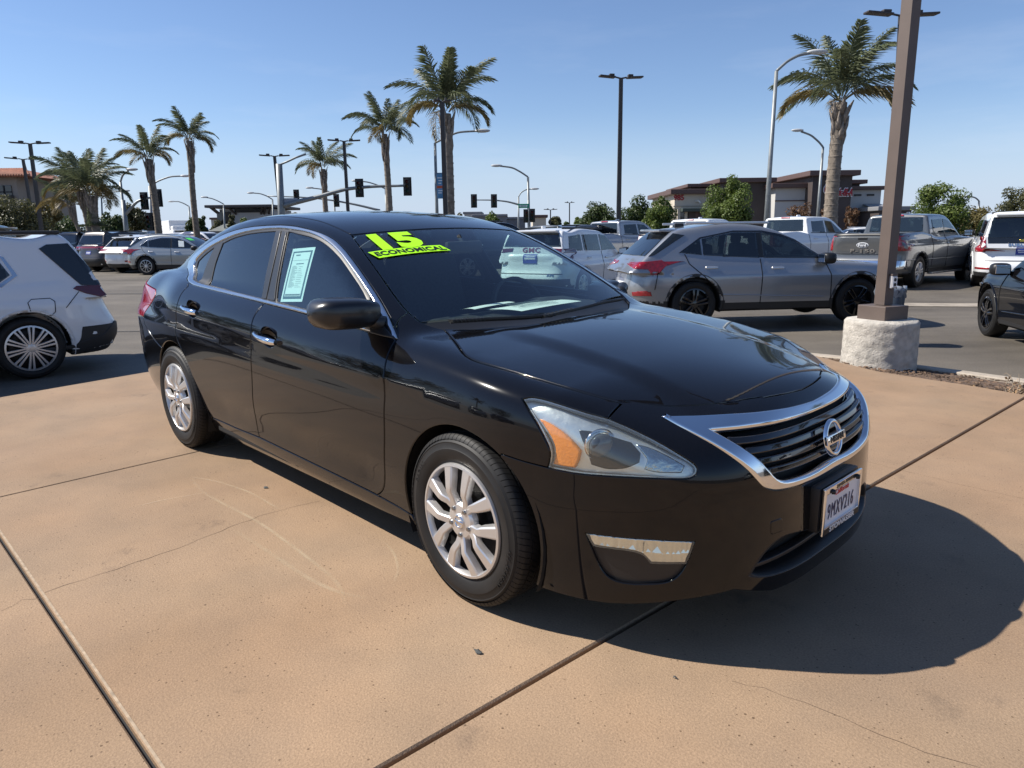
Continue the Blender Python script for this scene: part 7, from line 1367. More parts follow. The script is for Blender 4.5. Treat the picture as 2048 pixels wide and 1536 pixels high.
tree_px(1640, 1664, 404, 465, 60, RUST, 'rusty leaved small tree left of the thick palm trunk', 15, trunk_frac=.3, n=320, group=TG, lobes=3)
TL_ = 'trees beyond the left row'
tree_px(-30, 98, 385, 474, 48, OLIVE, 'broad olive tree behind the white crossover at the left edge', 21, trunk_frac=.12, n=5200, group=TL_)
tree_px(60, 124, 392, 474, 52, YELLOW, 'yellowing tree between the thin dark poles and the left palms', 22, trunk_frac=.15, n=2200, group=TL_, lobes=5)
tree_px(208, 256, 412, 474, 58, DKGREEN, 'dark tree right of the left palm pair', 23, trunk_frac=.15, n=2000, group=TL_)
tree_px(250, 306, 402, 474, 60, OLIVE, 'open branched tree behind the left traffic signal pole', 24, trunk_frac=.3, n=1500, group=TL_, lobes=4)
tree_px(366, 398, 428, 474, 75, DKGREEN, 'dark tree left of the slender tall palm trunk', 25, trunk_frac=.08, n=1300, group=TL_)
tree_px(398, 416, 424, 472, 78, DKGREEN, 'narrow dark tree right of the slender tall palm trunk', 26, trunk_frac=.08, n=1100, group=TL_)
tree_px(456, 474, 422, 462, 74, OLIVE, 'narrow olive tree in front of the flat roofed building', 27, trunk_frac=.08, n=900, group=TL_)
tree_px(476, 498, 431, 460, 76, GREEN, 'small round shrub against the flat roofed building wall', 28, name='shrub', cat='shrub', trunk_frac=.06, n=900, group=TL_)
tree_px(318, 345, 446, 472, 95, DKGREEN, 'low dark tree far off behind the lorry with the blue tarp', 29, trunk_frac=.1, n=900, group=TL_)
tree_px(418, 446, 438, 470, 95, OLIVE, 'low olive tree far off left of the flat roofed building', 30, trunk_frac=.1, n=900, group=TL_)
tree_px(100, 175, 430, 474, 56, DKGREEN, 'dark shrubbery at the foot of the left palms', 31, name='shrub', cat='shrub', trunk_frac=.05, n=1800, group=TL_)
tree_px(582, 600, 420, 445, 95, YELLOW, 'small yellowish tree just above the sedan roof by the signal pole', 32, trunk_frac=.1, n=600, group=TL_)
# what stands to the left and right just outside the frame shows in the car's paint
MG = 'trees mirrored in the sedan paint'
for i, (x, y, H, R_2, lm, lab) in enumerate(((-27, 8, 7.5, 4.2, OLIVE, 'broad olive tree mirrored in the rear door of the black sedan'), (-34, 17, 6.5, 3.6, DKGREEN, 'dark tree mirrored in the front door of the black sedan'), (-30, -6, 7., 3.8, DKGREEN, 'dark tree mirrored in the front wing of the black sedan'), (30, -4, 6.5, 3.6, OLIVE, 'olive tree mirrored in the front bumper of the black sedan'))):
    leafy('tree', lab, (x, y, 0), H, R_2, 1.6, lm, 60+i, n=2600, leaf=.3, group=MG)
for i, (x, y, H, lab) in enumerate(((-33, 17, 8.0, 'palm mirrored in the rear wing of the black sedan'), (-34, 0, 8.5, 'palm mirrored in the front wing of the black sedan'), (-36, 9, 8., 'palm mirrored in the front door of the black sedan'), (24, 3, 8.5, 'palm mirrored in the chrome of the sedan grille'), (20, 9.5, 8., 'palm mirrored in the front bumper of the black sedan'))):
    palm((x, y, 0), (x+.2, y, H*.72), .2, .75, lab, 11.3+i*1.7, n=14, group='palms mirrored in the sedan paint')

# ------------------------------------------------------------------ poles, lamps, signals
POLE_BROWN = mat('brown pole paint', (.105, .078, .064), .55, noise=(3, .12)); POLE_DARK = mat('dark bronze pole', (.040, .033, .030), .5); GALV = mat('galvanised steel', (.23, .245, .245), .5, .4, noise=(4, .15)); BLACKM = mat('signal black', (.012, .012, .012), .5)
def foot(px, dist, py=470):
    c = at(px, py, dist); return Vector((c.x, c.y, ground_z(c.x, c.y)))
def lot_lamp(pf, ptop, dist, label, w=.16, heads=1.0, rot=.2):
    b = foot(pf[0], dist, pf[1]); tp = at(ptop[0], ptop[1], dist); t = thing('lot_light', label, 'light pole', b, 0, 'twin headed lot lights'); d = tp-b
    d = Vector((d.x*.35, d.y*.35, d.z)) if False else d
    m = MB(); n = 4; m.tube([(0, 0, 0), d], [w*.72, w*.6], 4); m.build('pole', POLE_DARK, t); MB().bbox((0, 0, .1), (w*2.4, w*2.4, .25), .03).build('pole_base', POLE_DARK, t)
    for s_ in (-1, 1):
        R = Matrix.Rotation(rot, 3, 'Z'); m = MB(); m.tube([R @ Vector((0, 0, 0))+d, R @ Vector((s_*.25*heads, 0, .05))+d], .035, 6); m.bbox(R @ Vector((s_*.62*heads, 0, .06))+d, (.70*heads, .32, .07), .03, R @ Matrix.Rotation(-s_*.06, 3, 'Y')); m.bbox(R @ Vector((s_*.42*heads, 0, .13))+d, (.22*heads, .2, .09), .03, R)
        m.build('lamp_head', POLE_DARK, t)
    return t
lot_lamp((1237, 450), (1242, 157), 33., 'tall dark twin headed lot light in open sky right of centre', .19)
lot_lamp((699, 470), (688, 283), 46., 'dark twin headed lot light between the short palm and the long signal arm end', .19)
lot_lamp((567, 470), (549, 313), 50., 'dark twin headed lot light just left of the big signal mast', .19)
lot_lamp((84, 470), (60, 288), 44., 'taller of the two thin lot lights at the far left', .18, 1.1)
lot_lamp((71, 470), (46, 319), 52., 'shorter of the two thin lot lights at the far left', .17, 1.1, .5)
lot_lamp((893, 470), (884, 205), 30., 'dark lot light whose head is lost in the tallest palm', .19, .35)
lot_lamp((1786, 450), (1803, 32), 25., 'lot light whose two heads stick out behind the brown pole', .17, 1.25, .1)
lot_lamp((1101, 470), (1101, 420), 85., 'small far lot light right of the green street sign', .14, .8)
lot_lamp((1139, 470), (1139, 406), 90., 'small far lot light left of the dark green tree', .14, .6)
def cobra(pf, ptop, arm, dist, label, w=.10, extra=None):
    """curved arm street light; arm: list of pixel points to the luminaire"""
    b = foot(pf[0], dist, pf[1]); tp = at(ptop[0], ptop[1], dist); t = thing('street_light', label, 'street light', b, 0, 'curved arm street lights')
    m = MB(); m.tube([(0, 0, 0), tp-b], [w*1.25, w*.8], 10); m.build('pole', GALV, t, True)
    A = [tp-b]+[at(x, y, dist)-b for x, y in arm]; Q = []
    for i in range(len(A)-1):
        for k in range(6): Q.append(A[i].lerp(A[i+1], k/6))
    Q.append(A[-1])
    for _ in range(4): Q = [Q[0]]+[(Q[i-1]+Q[i]*2+Q[i+1])/4 for i in range(1, len(Q)-1)]+[Q[-1]]
    m = MB(); m.tube(Q, [w*.62]*len(Q), 8); m.build('arm', GALV, t, True)
    e = Q[-1]; d = (Q[-1]-Q[-3]).normalized(); m = MB(); m.ellip(e+d*.25, (.42, .18, .10), 12, 8, Matrix.Rotation(math.atan2(d.y, d.x), 3, 'Z')); m.build('luminaire', mat('luminaire grey', (.45, .46, .46), .4), t, True); return t
cobra((1531, 450), (1553, 142), [(1575, 122), (1598, 110), (1622, 106)], 30., 'large silver street light whose arm reaches into the thick palm crown', .09)
cobra((1634, 450), (1646, 294), [(1638, 284), (1622, 270), (1602, 263)], 50., 'silver street light just left of the thick palm trunk', .10)
cobra((252, 470), (241, 364), [(244, 353), (249, 346), (257, 342)], 50., 'street light with a short right arm beside the left signal mast', .10)
cobra((304, 470), (299, 372), [(318, 361), (340, 353), (364, 352)], 58., 'street light behind the drooping palm, long arm to the right', .10)
cobra((381, 470), (378, 413), [(368, 407), (357, 403), (347, 403)], 85., 'small far street light left of the slender tall palm', .10)
cobra((449, 470), (447, 408), [(436, 402), (424, 397), (413, 395)], 85., 'small far street light at the left end of the flat roofed building', .10)
cobra((547, 470), (545, 399), [(534, 392), (520, 387), (506, 386)], 80., 'small far street light at the right end of the flat roofed building', .10)
cobra((671, 470), (668, 390), [(658, 383), (642, 378), (624, 376)], 75., 'small far street light behind the short palm', .10)
cobra((775, 470), (771, 378), [(755, 370), (736, 364), (717, 362)], 70., 'street light behind the palm left of the tallest one', .10)
banner_light = cobra((875, 470), (870, 286), [(884, 279), (915, 264), (955, 262)], 40., 'street light with the blue and red banner, beside the tallest palm', .085)
cobra((1059, 470), (1056, 354), [(1043, 345), (1025, 335), (1000, 332)], 55., 'street light standing by the green street sign, arm to the left', .10)
cobra((1037, 470), (1037, 394), [(1042, 385), (1052, 379), (1064, 378)], 70., 'small street light just left of the green street sign', .09)
cobra((1958, 470), (1958, 402), [(1952, 396), (1943, 393), (1932, 393)], 60., 'small street light between the bright tree and the twiggy tree', .09)
cobra((203, 470), (203, 396), [(212, 389), (226, 384), (246, 382)], 70., 'thin far street light between the left palm pair and the left signal', .08)
def signal(root, p, label, s_=1., face=-1, back=True):
    m = MB(); m.bbox(p, (.36*s_, .22*s_, 1.05*s_), .05); m.bbox((p[0], p[1]+.1*s_, p[2]), (.60*s_, .03, 1.30*s_), .05)
    o = m.build('signal_head', BLACKM, root)
    for k in range(3):
        q = MB(); q.lathe([(.13*s_, 0), (.13*s_, -.18*s_), (.12*s_, -.18*s_), (.12*s_, 0)], 14, 'Y', (p[0], p[1]-.11*s_, p[2]+.32*s_*(1-k))); q.build('visor', BLACKM, o)
        q = MB(); q.lathe([(.001, -.02), (.11*s_, -.005)], 14, 'Y', (p[0], p[1]-.11*s_, p[2]+.32*s_*(1-k))); q.build('lens', mat(('red', 'amber', 'green')[k]+' unlit lens', ((.12, .01, .01), (.12, .07, .01), (.01, .08, .05))[k], .2), o)
def signal_mast(pf, ptop, arm, heads, dist, label, w=.16, low=(), plate=None):
    b = foot(pf[0], dist, pf[1]); tp = at(ptop[0], ptop[1], dist); t = thing('traffic_signal', label, 'traffic signal', b, 0, 'mast arm traffic signals')
    m = MB(); m.tube([(0, 0, 0), tp-b], [w*1.2, w*.95], 12); m.build('mast', GALV, t, True)
    A = [at(x, y, dist)-b for x, y in arm]; Q = []
    for i in range(len(A)-1):
        for k in range(5): Q.append(A[i].lerp(A[i+1], k/5))
    Q.append(A[-1])
    for _ in range(3): Q = [Q[0]]+[(Q[i-1]+Q[i]*2+Q[i+1])/4 for i in range(1, len(Q)-1)]+[Q[-1]]
    m = MB(); m.tube(Q, [w*(.85-.5*i/(len(Q)-1)) for i in range(len(Q))], 10); m.build('mast_arm', GALV, t, True)
    for x, y, s_ in list(heads)+list(low): signal(t, at(x, y, dist)-b+Vector((0, -.1, 0)), '', s_)
    return t, b
T1, b1 = signal_mast((564, 470), (558, 328), [(566, 412), (590, 405), (640, 393), (690, 378), (740, 373), (820, 371)], [(719, 376, .85), (815, 373, .85)], 46., 'big signal mast with a long rising arm over the sedan roof', .20)
m_ = MB(); p_ = at(582, 402, 46.)-b1; m_.bbox(p_, (.85, .04, .34), .02); m_.build('street_name_plate', mat('plate back grey', (.30, .33, .38), .5), T1)
A_ = [at(558, 330, 46.)-b1, at(575, 323, 46.)-b1, at(592, 315, 46.)-b1, at(612, 308, 46.)-b1]; MB().tube(A_, .06, 8).build('lamp_arm', GALV, T1, True)
signal_mast((762, 470), (760, 421), [(760, 421), (720, 411), (675, 402), (620, 395), (535, 392)], [(593, 392, .8), (673, 401, .8)], 62., 'far signal arm sloping down to the right, two heads left of the short palm', .12)
signal_mast((253, 470), (246, 400), [(248, 431), (260, 418), (275, 402), (296, 396), (312, 394)], [(289, 402, .85), (317, 396, .85)], 48., 'left signal mast with an upswept arm under the drooping palm', .14, low=[(301, 444, .9)])
signal_mast((1058, 470), (1057, 400), [(1057, 413), (1040, 410), (1015, 403), (985, 400), (944, 400)], [(948, 402, .75), (988, 402, .75)], 55., 'right signal mast with two heads left of the green street sign', .10, low=[(1053, 432, .75), (1064, 431, .75)])
def signs():
    d = 55.; c = at(1047, 412, d); t = thing('street_sign', 'green street name sign on the right signal mast arm', 'sign', c); MB().bbox((0, -.16, 0), (.80, .03, .30), .02).build('sign_plate', mat('street sign green', (.01, .30, .16), .4), t)
    m = MB(); r = random.Random(4); x = -.32
    while x < .3: w = r.uniform(.03, .08); m.box((x+w/2, -.18, 0), (w, .006, r.choice((.09, .13)))); x += w+.022
    m.build('sign_lettering', mat('sign white', (.8, .8, .8), .5), t, kind='stuff')
    d = 40.; c = at(880, 372, d); t = thing('banner', 'narrow blue banner with a red stripe hung on the street light by the tallest palm', 'banner', c); s_ = d/1452.
    m = MB(); m.bbox((0, -.05, 0), (14*s_, .02, 47*s_), .008); m.build('cloth', mat('banner blue', (.10, .27, .46), .8, noise=(2, .3)), t); m = MB(); m.box((0, -.065, -2*s_), (14*s_, .006, 5*s_)); m.build('stripe', mat('banner red', (.50, .10, .05), .8), t)
    m = MB(); 
    for k, z in enumerate((15, 10, 5, -9, -13)): m.box(((k % 2)*.03, -.065, z*s_), (9*s_-(k % 3)*.05, .006, 1.6*s_))
    m.build('banner_lettering', MATS['sign white'], t, kind='stuff')
    m = MB(); m.tube([(-9*s_, 0, 24*s_), (8*s_, 0, 24*s_)], .02, 6); m.tube([(-9*s_, 0, -23*s_), (8*s_, 0, -23*s_)], .02, 6); m.build('bracket', POLE_DARK, t)
signs()
# the brown light pole on its concrete drum
def big_pole():
    c = at(1758, 700, 7.5); x, y = c.x, c.y; z0 = .12; rad = .352
    t = thing('pole_footing', 'rough whitewashed concrete drum carrying the brown light pole', 'footing', (x, y, z0))
    r = np.random.default_rng(3); n, k = 96, 26; v = []; f = []
    H = at(1758, 638, 7.5).z-z0
    noise_ = r.normal(size=(k+1, n)); 
    for _ in range(2): noise_ = (noise_+np.roll(noise_, 1, 0)+np.roll(noise_, 1, 1)+np.roll(noise_, -1, 1))/4
    for i in range(k+1):
        for j in range(n):
            a = 2*math.pi*j/n; rr = rad*(1+.035*(1-i/k))+noise_[i, j]*.006*(i < k); rr -= .02*(i == k); v.append((rr*math.cos(a), rr*math.sin(a), H*i/k+(noise_[i, j]*.006 if i == k else 0)))
    for i in range(k):
        for j in range(n): f.append((i*n+j, i*n+(j+1) % n, (i+1)*n+(j+1) % n, (i+1)*n+j))
    f.append(tuple(range(k*n, k*n+n)))
    m = mat('whitewashed concrete', (.46, .425, .37), .9, noise=(14, .22, 8)); nt_ = m.node_tree; b = nt_.nodes['Principled BSDF']
    tc = nt_.nodes.new('ShaderNodeTexCoord'); n2 = nt_.nodes.new('ShaderNodeTexNoise'); n2.inputs['Scale'].default_value = 26; n2.inputs['Detail'].default_value = 8; n2.inputs['Roughness'].default_value = .7; bp = nt_.nodes.new('ShaderNodeBump'); bp.inputs['Strength'].default_value = 1.; bp.inputs['Distance'].default_value = .018
    nt_.links.new(tc.outputs['Object'], n2.inputs['Vector']); nt_.links.new(n2.outputs[0], bp.inputs['Height']); nt_.links.new(bp.outputs[0], b.inputs['Normal'])
    link('drum', mesh('drum', v, f, m, True), None, t)
    p = thing('light_pole', 'brown square light pole running out of the top of the picture, socket box on it', 'light pole', (x, y, z0+H)); rot = .42
    lean = at(1816, 30, 7.5)-at(1766, 560, 7.5); lean = Vector((lean.x/lean.z, 0, 1))
    R = Matrix.Rotation(rot, 3, 'Z'); m = MB(); m.bbox((0, 0, .07), (.335, .335, .15), .008, R); m.build('pole_base', POLE_BROWN, p)
    m = MB(); w = .061
    q = []; Hh = 7.4
    for zz in (.15, Hh): q += [R @ Vector((sx*w, sy*w, 0))+Vector((lean.x*zz*.35, 0, zz)) for sx, sy in ((-1, -1), (1, -1), (1, 1), (-1, 1))]
    m.add(q, [(0, 1, 5, 4), (1, 2, 6, 5), (2, 3, 7, 6), (3, 0, 4, 7), (4, 5, 6, 7)]); m.build('pole', POLE_BROWN, p)
    # twin heads above the frame
    for s_ in (-1, 1): MB().bbox((s_*.5+lean.x*Hh*.35, 0, Hh), (.7, .32, .08), .03).build('lamp_head', POLE_DARK, p)
    # socket box on the left face
    nrm = R @ Vector((-1, 0, 0)); nrm = R @ Vector((0, -1, 0)); c2 = nrm*(w+.02)+Vector((.0, 0, .385))+Vector((lean.x*.385*.35, 0, 0))+(R @ Vector((.012, 0, 0)))
    bx = MB().bbox(c2, (.075, .035, .125), .006, R).build('socket_box', mat('socket box grey', (.42, .42, .43), .5), p); MB().bbox(c2+nrm*.020, (.064, .006, .105), .004, R).build('socket_plate', mat('socket plate white', (.72, .72, .72), .4), bx); MB().bbox(c2+Vector((0, 0, .072)), (.08, .04, .02), .004, R).build('socket_lid', POLE_BROWN, bx)
    for dz in (-.026, .024):
        q = MB().lathe([(.001, -.003), (.017, -.003), (.017, .002)], 16, 'Y'); q.v = [tuple(R @ Vector(a)+c2+nrm*.0235+Vector((0, 0, dz))) for a in q.v]; q.build('socket', BLACKM, bx)
big_pole()
def bin_():
    c = at(1783, 560, 10.4); g = ground_z(c.x, c.y); t = thing('trash_bin', 'blue grey bin with a clear liner, half hidden behind the brown pole', 'bin', (c.x, c.y, g))
    m = MB().lathe([(.001, .02), (.16, .02), (.18, .4), (.20, .80), (.19, .81), (.17, .5)], 26); m.build('barrel', mat('bin plastic', (.05, .065, .085), .5), t, True, 50)
    r = np.random.default_rng(8); n = 30; v = []; f = []
    for i, (rr, z) in enumerate(((.196, .70), (.205, .76), (.208, .82), (.20, .845), (.17, .83))):
        for j in range(n): a = 2*math.pi*j/n; q = rr+r.normal()*.008; v.append((q*math.cos(a), q*math.sin(a), z+r.normal()*.018))
    for i in range(4):
        for j in range(n): f.append((i*n+j, i*n+(j+1) % n, (i+1)*n+(j+1) % n, (i+1)*n+j))
    link('liner', mesh('liner', v, f, mat('clear liner', (.20, .22, .25), .15, coat=.5), True), None, t)
bin_()
def dry_twigs():
    c = at(2036, 782, 6.0); t = thing('dry_shrub', 'dry leafless twiggy plant in the mulch at the right edge', 'plant', (c.x, c.y, c.z-.08)); r = random.Random(2); m = MB(); lv = MB()
    for i in range(26):
        a = r.uniform(0, 6.28); e = r.uniform(.2, 1.3); L = r.uniform(.10, .30); p = Vector((r.uniform(-.08, .08), r.uniform(-.08, .08), 0)); d = Vector((math.cos(a)*math.cos(e), math.sin(a)*math.cos(e), math.sin(e))); Q = [p]
        for k in range(5): d = (d+Vector((r.gauss(0, .25), r.gauss(0, .25), r.gauss(0, .2)))).normalized(); Q.append(Q[-1]+d*L/5)
        m.tube(Q, [.006*(1-k/7) for k in range(6)], 5)
        for k in range(3): q = Q[r.randint(2, 5)]; u = Vector((r.gauss(0, 1), r.gauss(0, 1), r.gauss(0, 1))).normalized()*.03; w = Vector((r.gauss(0, 1), r.gauss(0, 1), r.gauss(0, 1))).normalized()*.018; lv.add([q, q+u*.5+w, q+u, q+u*.5-w], [(0, 1, 2, 3)])
    m.build('twigs', mat('dry twig', (.26, .20, .14), .9), t); lv.build('leaves', mat('dry leaf', (.30, .19, .10), .85), t, kind='stuff')
dry_twigs()
def litter(px, py, label, s_):
    d = (cr*((px-1024)/1452.)-cu*((py-768)/1452.)-cb); Mi = HERO_M.inverted(); o = Mi @ Vector((0, 0, CAM_H)); q = Mi.to_3x3() @ d; p = o+q*(-o.z/q.z)
    r = random.Random(int(px)); n = 9; v = [(p.x+s_*math.cos(2*math.pi*i/n)*r.uniform(.5, 1.1)*1.6, p.y+s_*math.sin(2*math.pi*i/n)*r.uniform(.4, 1.), .002+r.uniform(0, .006)) for i in range(n)]+[(p.x, p.y, .010)]
    link('rubber_scrap', mesh('rubber_scrap', v, [(i, (i+1) % n, n) for i in range(n)], mat('scrap dark', (.05, .052, .05), .8)), None, label=label, cat='scrap').matrix_world = HERO_M
litter(532, 976, 'flat dark oval spot of rubber on the concrete by the sill', .014); litter(956, 1305, 'torn dark scrap on the concrete before the front wheel', .013); litter(1350, 1357, 'tiny dark scrap at the edge of the sedan shadow', .006)
# ------------------------------------------------------------------ buildings
CREAM = mat('cream stucco', (.52, .46, .37), .85, noise=(.6, .06)); PALE = mat('pale panel', (.46, .45, .43), .85, noise=(.5, .05)); DKBROWN = mat('dark brown panel', (.060, .046, .042), .7, noise=(.6, .12)); CORN = mat('cornice brown', (.10, .060, .050), .6); DGLASS = mat('building glass', (.02, .025, .03), .05, spec=.8)
def oriented(name, label, px, dist, heading, cat='building'):
    c = at(px, 470, dist); return thing(name, label, cat, (c.x, c.y, ground_z(c.x, c.y)), heading)
def restaurant():
    """low restaurant: x runs along the front seen from the lot, y goes back"""
    d = 78.; s_ = d/1452.; O = at(1345, 470, d); hd = 0.; gz = ground_z(O.x, O.y); t = thing('restaurant', 'low cream and brown restaurant with flat roofs and a red script sign', 'building', (O.x, O.y, gz), hd)
    X = lambda px: (px-1345)*s_
    Z = lambda py: at(1500, py, d).z-gz
    def block(x0, x1, y0, y1, ytop, m, nm='wall'): return MB().box(((x0+x1)/2, (y0+y1)/2, Z(ytop)/2), (x1-x0, y1-y0, Z(ytop))).build(nm, m, t)
    def roof(x0, x1, y0, y1, py0, py1, o=.55):
        a = MB(); a.bbox(((x0+x1)/2, (y0+y1)/2, (Z(py0)+Z(py1))/2), (x1-x0+2*o, y1-y0+2*o, Z(py0)-Z(py1)), .06); return a.build('cornice', CORN, t)
    block(X(1347), X(1440), 0, 12, 386, CREAM); roof(X(1347), X(1440), 0, 12, 377, 387)
    block(X(1384), X(1440), 1.2, 11, 372, DKBROWN); roof(X(1384), X(1440), 1.2, 11, 365, 372)
    block(X(1432), X(1520), -1.5, 10, 367, DKBROWN); roof(X(1432), X(1520), -1.5, 10, 358, 367)
    block(X(1519), X(1600), -3.5, 8, 381, PALE); roof(X(1519), X(1600), -3.5, 8, 372, 381)
    block(X(1574), X(1645), -5.2, 7, 361, DKBROWN); roof(X(1574), X(1645), -5.2, 7, 351, 361)
    block(X(1640), X(1724), -2.5, 9, 385, PALE); roof(X(1640), X(1724), -2.5, 9, 378, 385); block(X(1652), X(1700), -.5, 8, 371, DKBROWN); roof(X(1652), X(1700), -.5, 8, 363, 371)
    block(X(1374), X(1400), -.25, .3, 420, DKBROWN, 'pier')
    m = MB(); m.bbox((X(1392), -.6, Z(419)), (X(1430)-X(1362), 1.2, .35), .05); m.build('canopy', mat('dark green canopy', (.04, .055, .045), .6), t)
    m = MB(); m.bbox((X(1392), -.02, Z(440)), (X(1424)-X(1350), .1, 2.2), .02); m.build('shopfront', DGLASS, t)
    for px in (1355, 1369, 1390, 1412, 1428): MB().box((X(px), -.15, Z(440)), (.28, .25, 2.4)).build('pier', CREAM if px % 2 else CORN, t)
    for px in (1586, 1680, 1704): MB().box((X(px), -3.56 if px < 1600 else -2.56, Z(395)), (.7, .12, .16)).build('vent', BLACKM, t)
    MB().box((X(1558), -3.56, Z(405)), (X(1600)-X(1519)-.1, .05, .10)).build('reveal', CORN, t); MB().box((X(1390), -.03, Z(411)), (X(1440)-X(1350), .05, .12)).build('reveal', mat('reveal tan', (.36, .31, .24), .8), t)
    # lamp on the wall
    a = MB(); a.tube([(X(1387), -.05, Z(401)), (X(1392), -.5, Z(401)), (X(1395), -.6, Z(406))], .09, 8); a.build('wall_lamp', mat('lamp pale', (.6, .58, .52), .5), t)
    place_text('address_number', '985', .75, mat('sign red', (.36, .015, .025), .6), frame3((X(1355), -.03, Z(394)), (1, 0, 0), (0, 0, 1)), t, .03, .02)
    # red script sign: outlined capital and trailing letters
    SW = mat('sign outline white', (.75, .75, .75), .5)
    for m2, off, bo, dy in ((SW, .16, .13, 0.), (MATS['sign red'], .10, .03, -.10)):
        F_ = frame3((X(1614), -5.25+dy-.02, Z(389)), (1, 0, 0), (0, 0, 1)) @ Matrix.Scale(.72, 4); place_text('sign_script', 'C', 2.5, m2, F_ @ Matrix.Translation((-.85, .30, 0)), t, .04, bo, .25); place_text('sign_script', 'hick-fil-A', 1.35, m2, F_ @ Matrix.Translation((1.0, -.25, 0)), t, .04, bo, .28, sx=.55)
    # patio awning and red umbrellas
    a = MB(); a.add([(X(1690), -2.6, Z(412)), (X(1722), -2.6, Z(412)), (X(1728), -5.2, Z(424)), (X(1690), -5.2, Z(424))], [(0, 1, 2, 3)]); a.build('awning', mat('awning metal', (.30, .31, .32), .5), t)
    for px in (1692, 1700, 1709, 1718, 1727): MB().box((X(px), -5.1, Z(424)/2), (.22, .22, Z(424))).build('post', DKBROWN, t)
    for px in (1687, 1704, 1719): MB().bbox((X(px), -6.0, Z(436)), (1.3, .8, .38), .1).build('red_canopy', mat('red canvas', (.48, .02, .03), .8), t)
restaurant()
def tile_roof_house():
    d = 62.; s_ = d/1452.; c = at(-20, 470, d); gz = ground_z(c.x, c.y); t = thing('tile_roof_building', 'beige building with a red clay tile hip roof and finial at the far left', 'building', (c.x, c.y, gz)); Z = lambda py: at(20, py, d).z-gz; X = lambda px: (px+20)*s_
    ze = Z(354); MB().box((X(22)-2.2, 4, ze/2), (X(78)-X(22)+X(22)-X(-60)+.6, 8, ze)).build('wall', mat('beige stucco', (.30, .255, .215), .85, noise=(.5, .06)), t)
    x0, x1, y0, y1 = X(-70), X(84), -.7, 8.7; zt = Z(331); xa, xb = X(-40), X(8); ym = 4.; r = []
    v = [(x0, y0, ze), (x1, y0, ze), (x1, y1, ze), (x0, y1, ze), (xa, ym, zt), (xb, ym, zt)]; rf = mesh('roof', v, [(0, 1, 5, 4), (1, 2, 5), (2, 3, 4, 5), (3, 0, 4), (3, 2, 1, 0)], mat('clay tile', (.30, .12, .070), .8, noise=(3, .3))); ro = link('roof', rf, None, t)
    P0, P1, Q0, Q1 = Vector((x0, y0, ze)), Vector((x1, y0, ze)), Vector((xa, ym, zt)), Vector((xb, ym, zt)); n = 30
    for i in range(n+1):
        a = P0.lerp(P1, i/n); x = a.x; 
        if x < xa: u = (x-x0)/(xa-x0)
        elif x > xb: u = (x1-x)/(x1-xb)
        else: u = 1.
        b = Vector((x, y0+(ym-y0)*u, ze+(zt-ze)*u))
        if u > .05: MB().tube([a+Vector((0, -.05, .05)), b+Vector((0, -.05, .05))], .13, 6).build('tile_course', MATS['clay tile'], ro, True)
    MB().tube([(xb, ym, zt), (xb, ym, zt+.7)], [.10, .02], 8).build('finial', POLE_DARK, t)
    w = MB(); w.bbox((X(22), -.02, (Z(371)+Z(404))/2), (X(36)-X(8), .12, Z(371)-Z(404)), .02); wo_ = w.build('window', DGLASS, t); fm = MB()
    fm.box((X(22), -.10, (Z(371)+Z(404))/2), (.10, .08, Z(371)-Z(404))); fm.box((X(22), -.10, Z(384)), (X(36)-X(8), .08, .10)); fm.build('window_frame', BLACKM, wo_); MB().box((X(22), -.5, Z(398)), (X(40)-X(6), .8, .6)).build('balcony', POLE_DARK, wo_)
    MB().box((X(10)-2, -.1, Z(412)), (X(40)-X(-60), .2, .4)).build('band', PALE, t)
tile_roof_house()
def flat_roof_building():
    d = 96.; s_ = d/1452.; c = at(423, 470, d); gz = ground_z(c.x, c.y); t = thing('flat_roof_building', 'modern building with a thin overhanging dark flat roof behind the sedan boot', 'building', (c.x, c.y, gz)); Z = lambda py: at(480, py, d).z-gz; X = lambda px: (px-423)*s_
    MB().box(((X(440)+X(540))/2, 5, Z(418)/2), (X(540)-X(440), 9, Z(418))).build('wall', mat('pale grey stucco', (.42, .41, .40), .8, noise=(.5, .05)), t); m = MB(); m.bbox(((X(423)+X(552))/2, 5, Z(413)), (X(552)-X(423), 13, .35), .1); m.build('roof', mat('roof bronze', (.055, .045, .042), .6), t)
    MB().box(((X(470)+X(526))/2, .45, (Z(416)+Z(425))/2), (X(526)-X(470), .15, Z(416)-Z(425))).build('window_band', DGLASS, t); MB().box((X(449), .4, Z(440)), (X(462)-X(436), .5, Z(425)-Z(458))).build('window', DGLASS, t)
    for px in (429, 433, 463, 530, 536, 545): MB().tube([(X(px), -.6, Z(415)), (X(px)+(1.2 if px < 480 else -1.2)*.5, .45, Z(428))], .14, 6).build('roof_strut', MATS['roof bronze'], t)
    t2 = thing('ranch_roof', 'low grey hip roof between the flat roofed building and the sedan', 'building', at(445, 462, 84.)); k = 84/1452.
    MB().add([(-28*k, 0, 0), (28*k, 0, 0), (28*k, 5, 0), (-28*k, 5, 0), (-12*k, 2.5, 14*k), (16*k, 2.5, 14*k)], [(0, 1, 5, 4), (1, 2, 5), (2, 3, 4, 5), (3, 0, 4), (3, 2, 1, 0)]).build('roof', mat('grey shingle', (.15, .16, .145), .85, noise=(2, .2)), t2); MB().box((0, 2.5, -.9), (50*k, 4.4, 1.75)).build('wall', PALE, t2)
flat_roof_building()
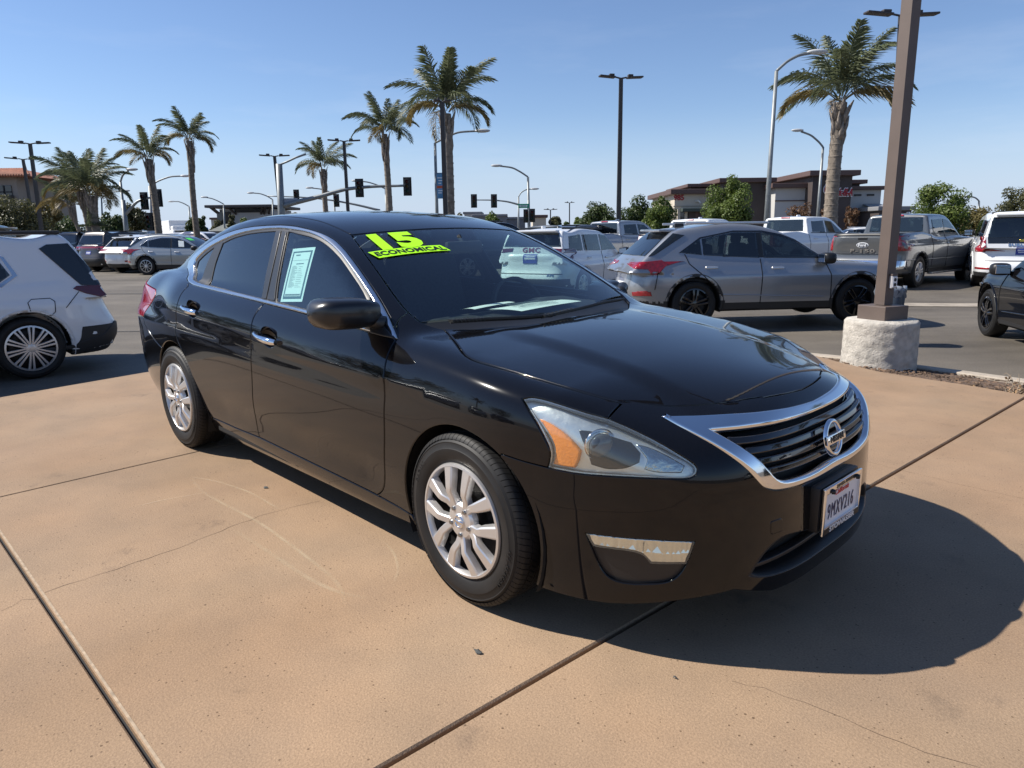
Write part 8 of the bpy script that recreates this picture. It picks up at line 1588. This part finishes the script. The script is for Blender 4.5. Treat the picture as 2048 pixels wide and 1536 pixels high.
def far_box(px0, px1, py, d, m, label, extra=None):
    c = at((px0+px1)/2, 470, d); gz = ground_z(c.x, c.y); t = thing('far_building', label, 'building', (c.x, c.y, gz)); H = at((px0+px1)/2, py, d).z-gz; W = (px1-px0)*d/1452.
    MB().box((0, 4, H/2), (W, 8, H)).build('wall', m, t); MB().bbox((0, 4, H+.1), (W+.5, 8.5, .4), .08).build('parapet', CORN if m is CREAM else mat('grey coping', (.20, .20, .21), .7), t); n = max(2, int(W/4))
    for i in range(n): MB().box((-W/2+(i+.5)*W/n, -.03, H*.42), (W/n*.55, .1, H*.30)).build('window', DGLASS, t)
    return t
far_box(948, 1012, 432, 125., mat('grey metal wall', (.17, .17, .18), .7), 'long low grey building behind the small round tree'); far_box(930, 962, 427, 130., PALE, 'pale low building left of the long grey one'); far_box(1066, 1092, 434, 105., CREAM, 'small tan building right of the green street sign')
far_box(1008, 1050, 437, 140., MATS['grey metal wall'], 'low dark building between the round tree and the signal mast'); far_box(1755, 1818, 419, 70., DKBROWN, 'dark flat roofed kiosk roof showing beside the brown pole'); far_box(1208, 1240, 440, 120., CREAM, 'pale low building behind the dark green tree'); far_box(312, 345, 447, 110., mat('tan house wall', (.32, .27, .20), .85), 'low tan house beyond the left traffic signal'); far_box(425, 448, 438, 150., CREAM, 'cream house on the rise left of the flat roofed building')
# a low wooded ridge closing the view
def ridge():
    r = np.random.default_rng(4); v = []; f = []; n = 160
    for i in range(n+1):
        a = math.radians(-70+140*i/n); R = 420; h = 3.2+1.6*math.sin(i*.23)+r.normal()*.8+2.0*math.exp(-((i-45)/18)**2); v += [(R*math.sin(a), R*math.cos(a), -2), (R*math.sin(a)*.99, R*math.cos(a)*.99, h*.6), ((R+20)*math.sin(a), (R+20)*math.cos(a), h)]
    for i in range(n): f += [(3*i, 3*i+3, 3*i+4, 3*i+1), (3*i+1, 3*i+4, 3*i+5, 3*i+2)]
    link('hills', mesh('hills', v, f, mat('hill scrub', (.07, .075, .055), .9, noise=(.05, .4)), True), None, kind='structure')
ridge()
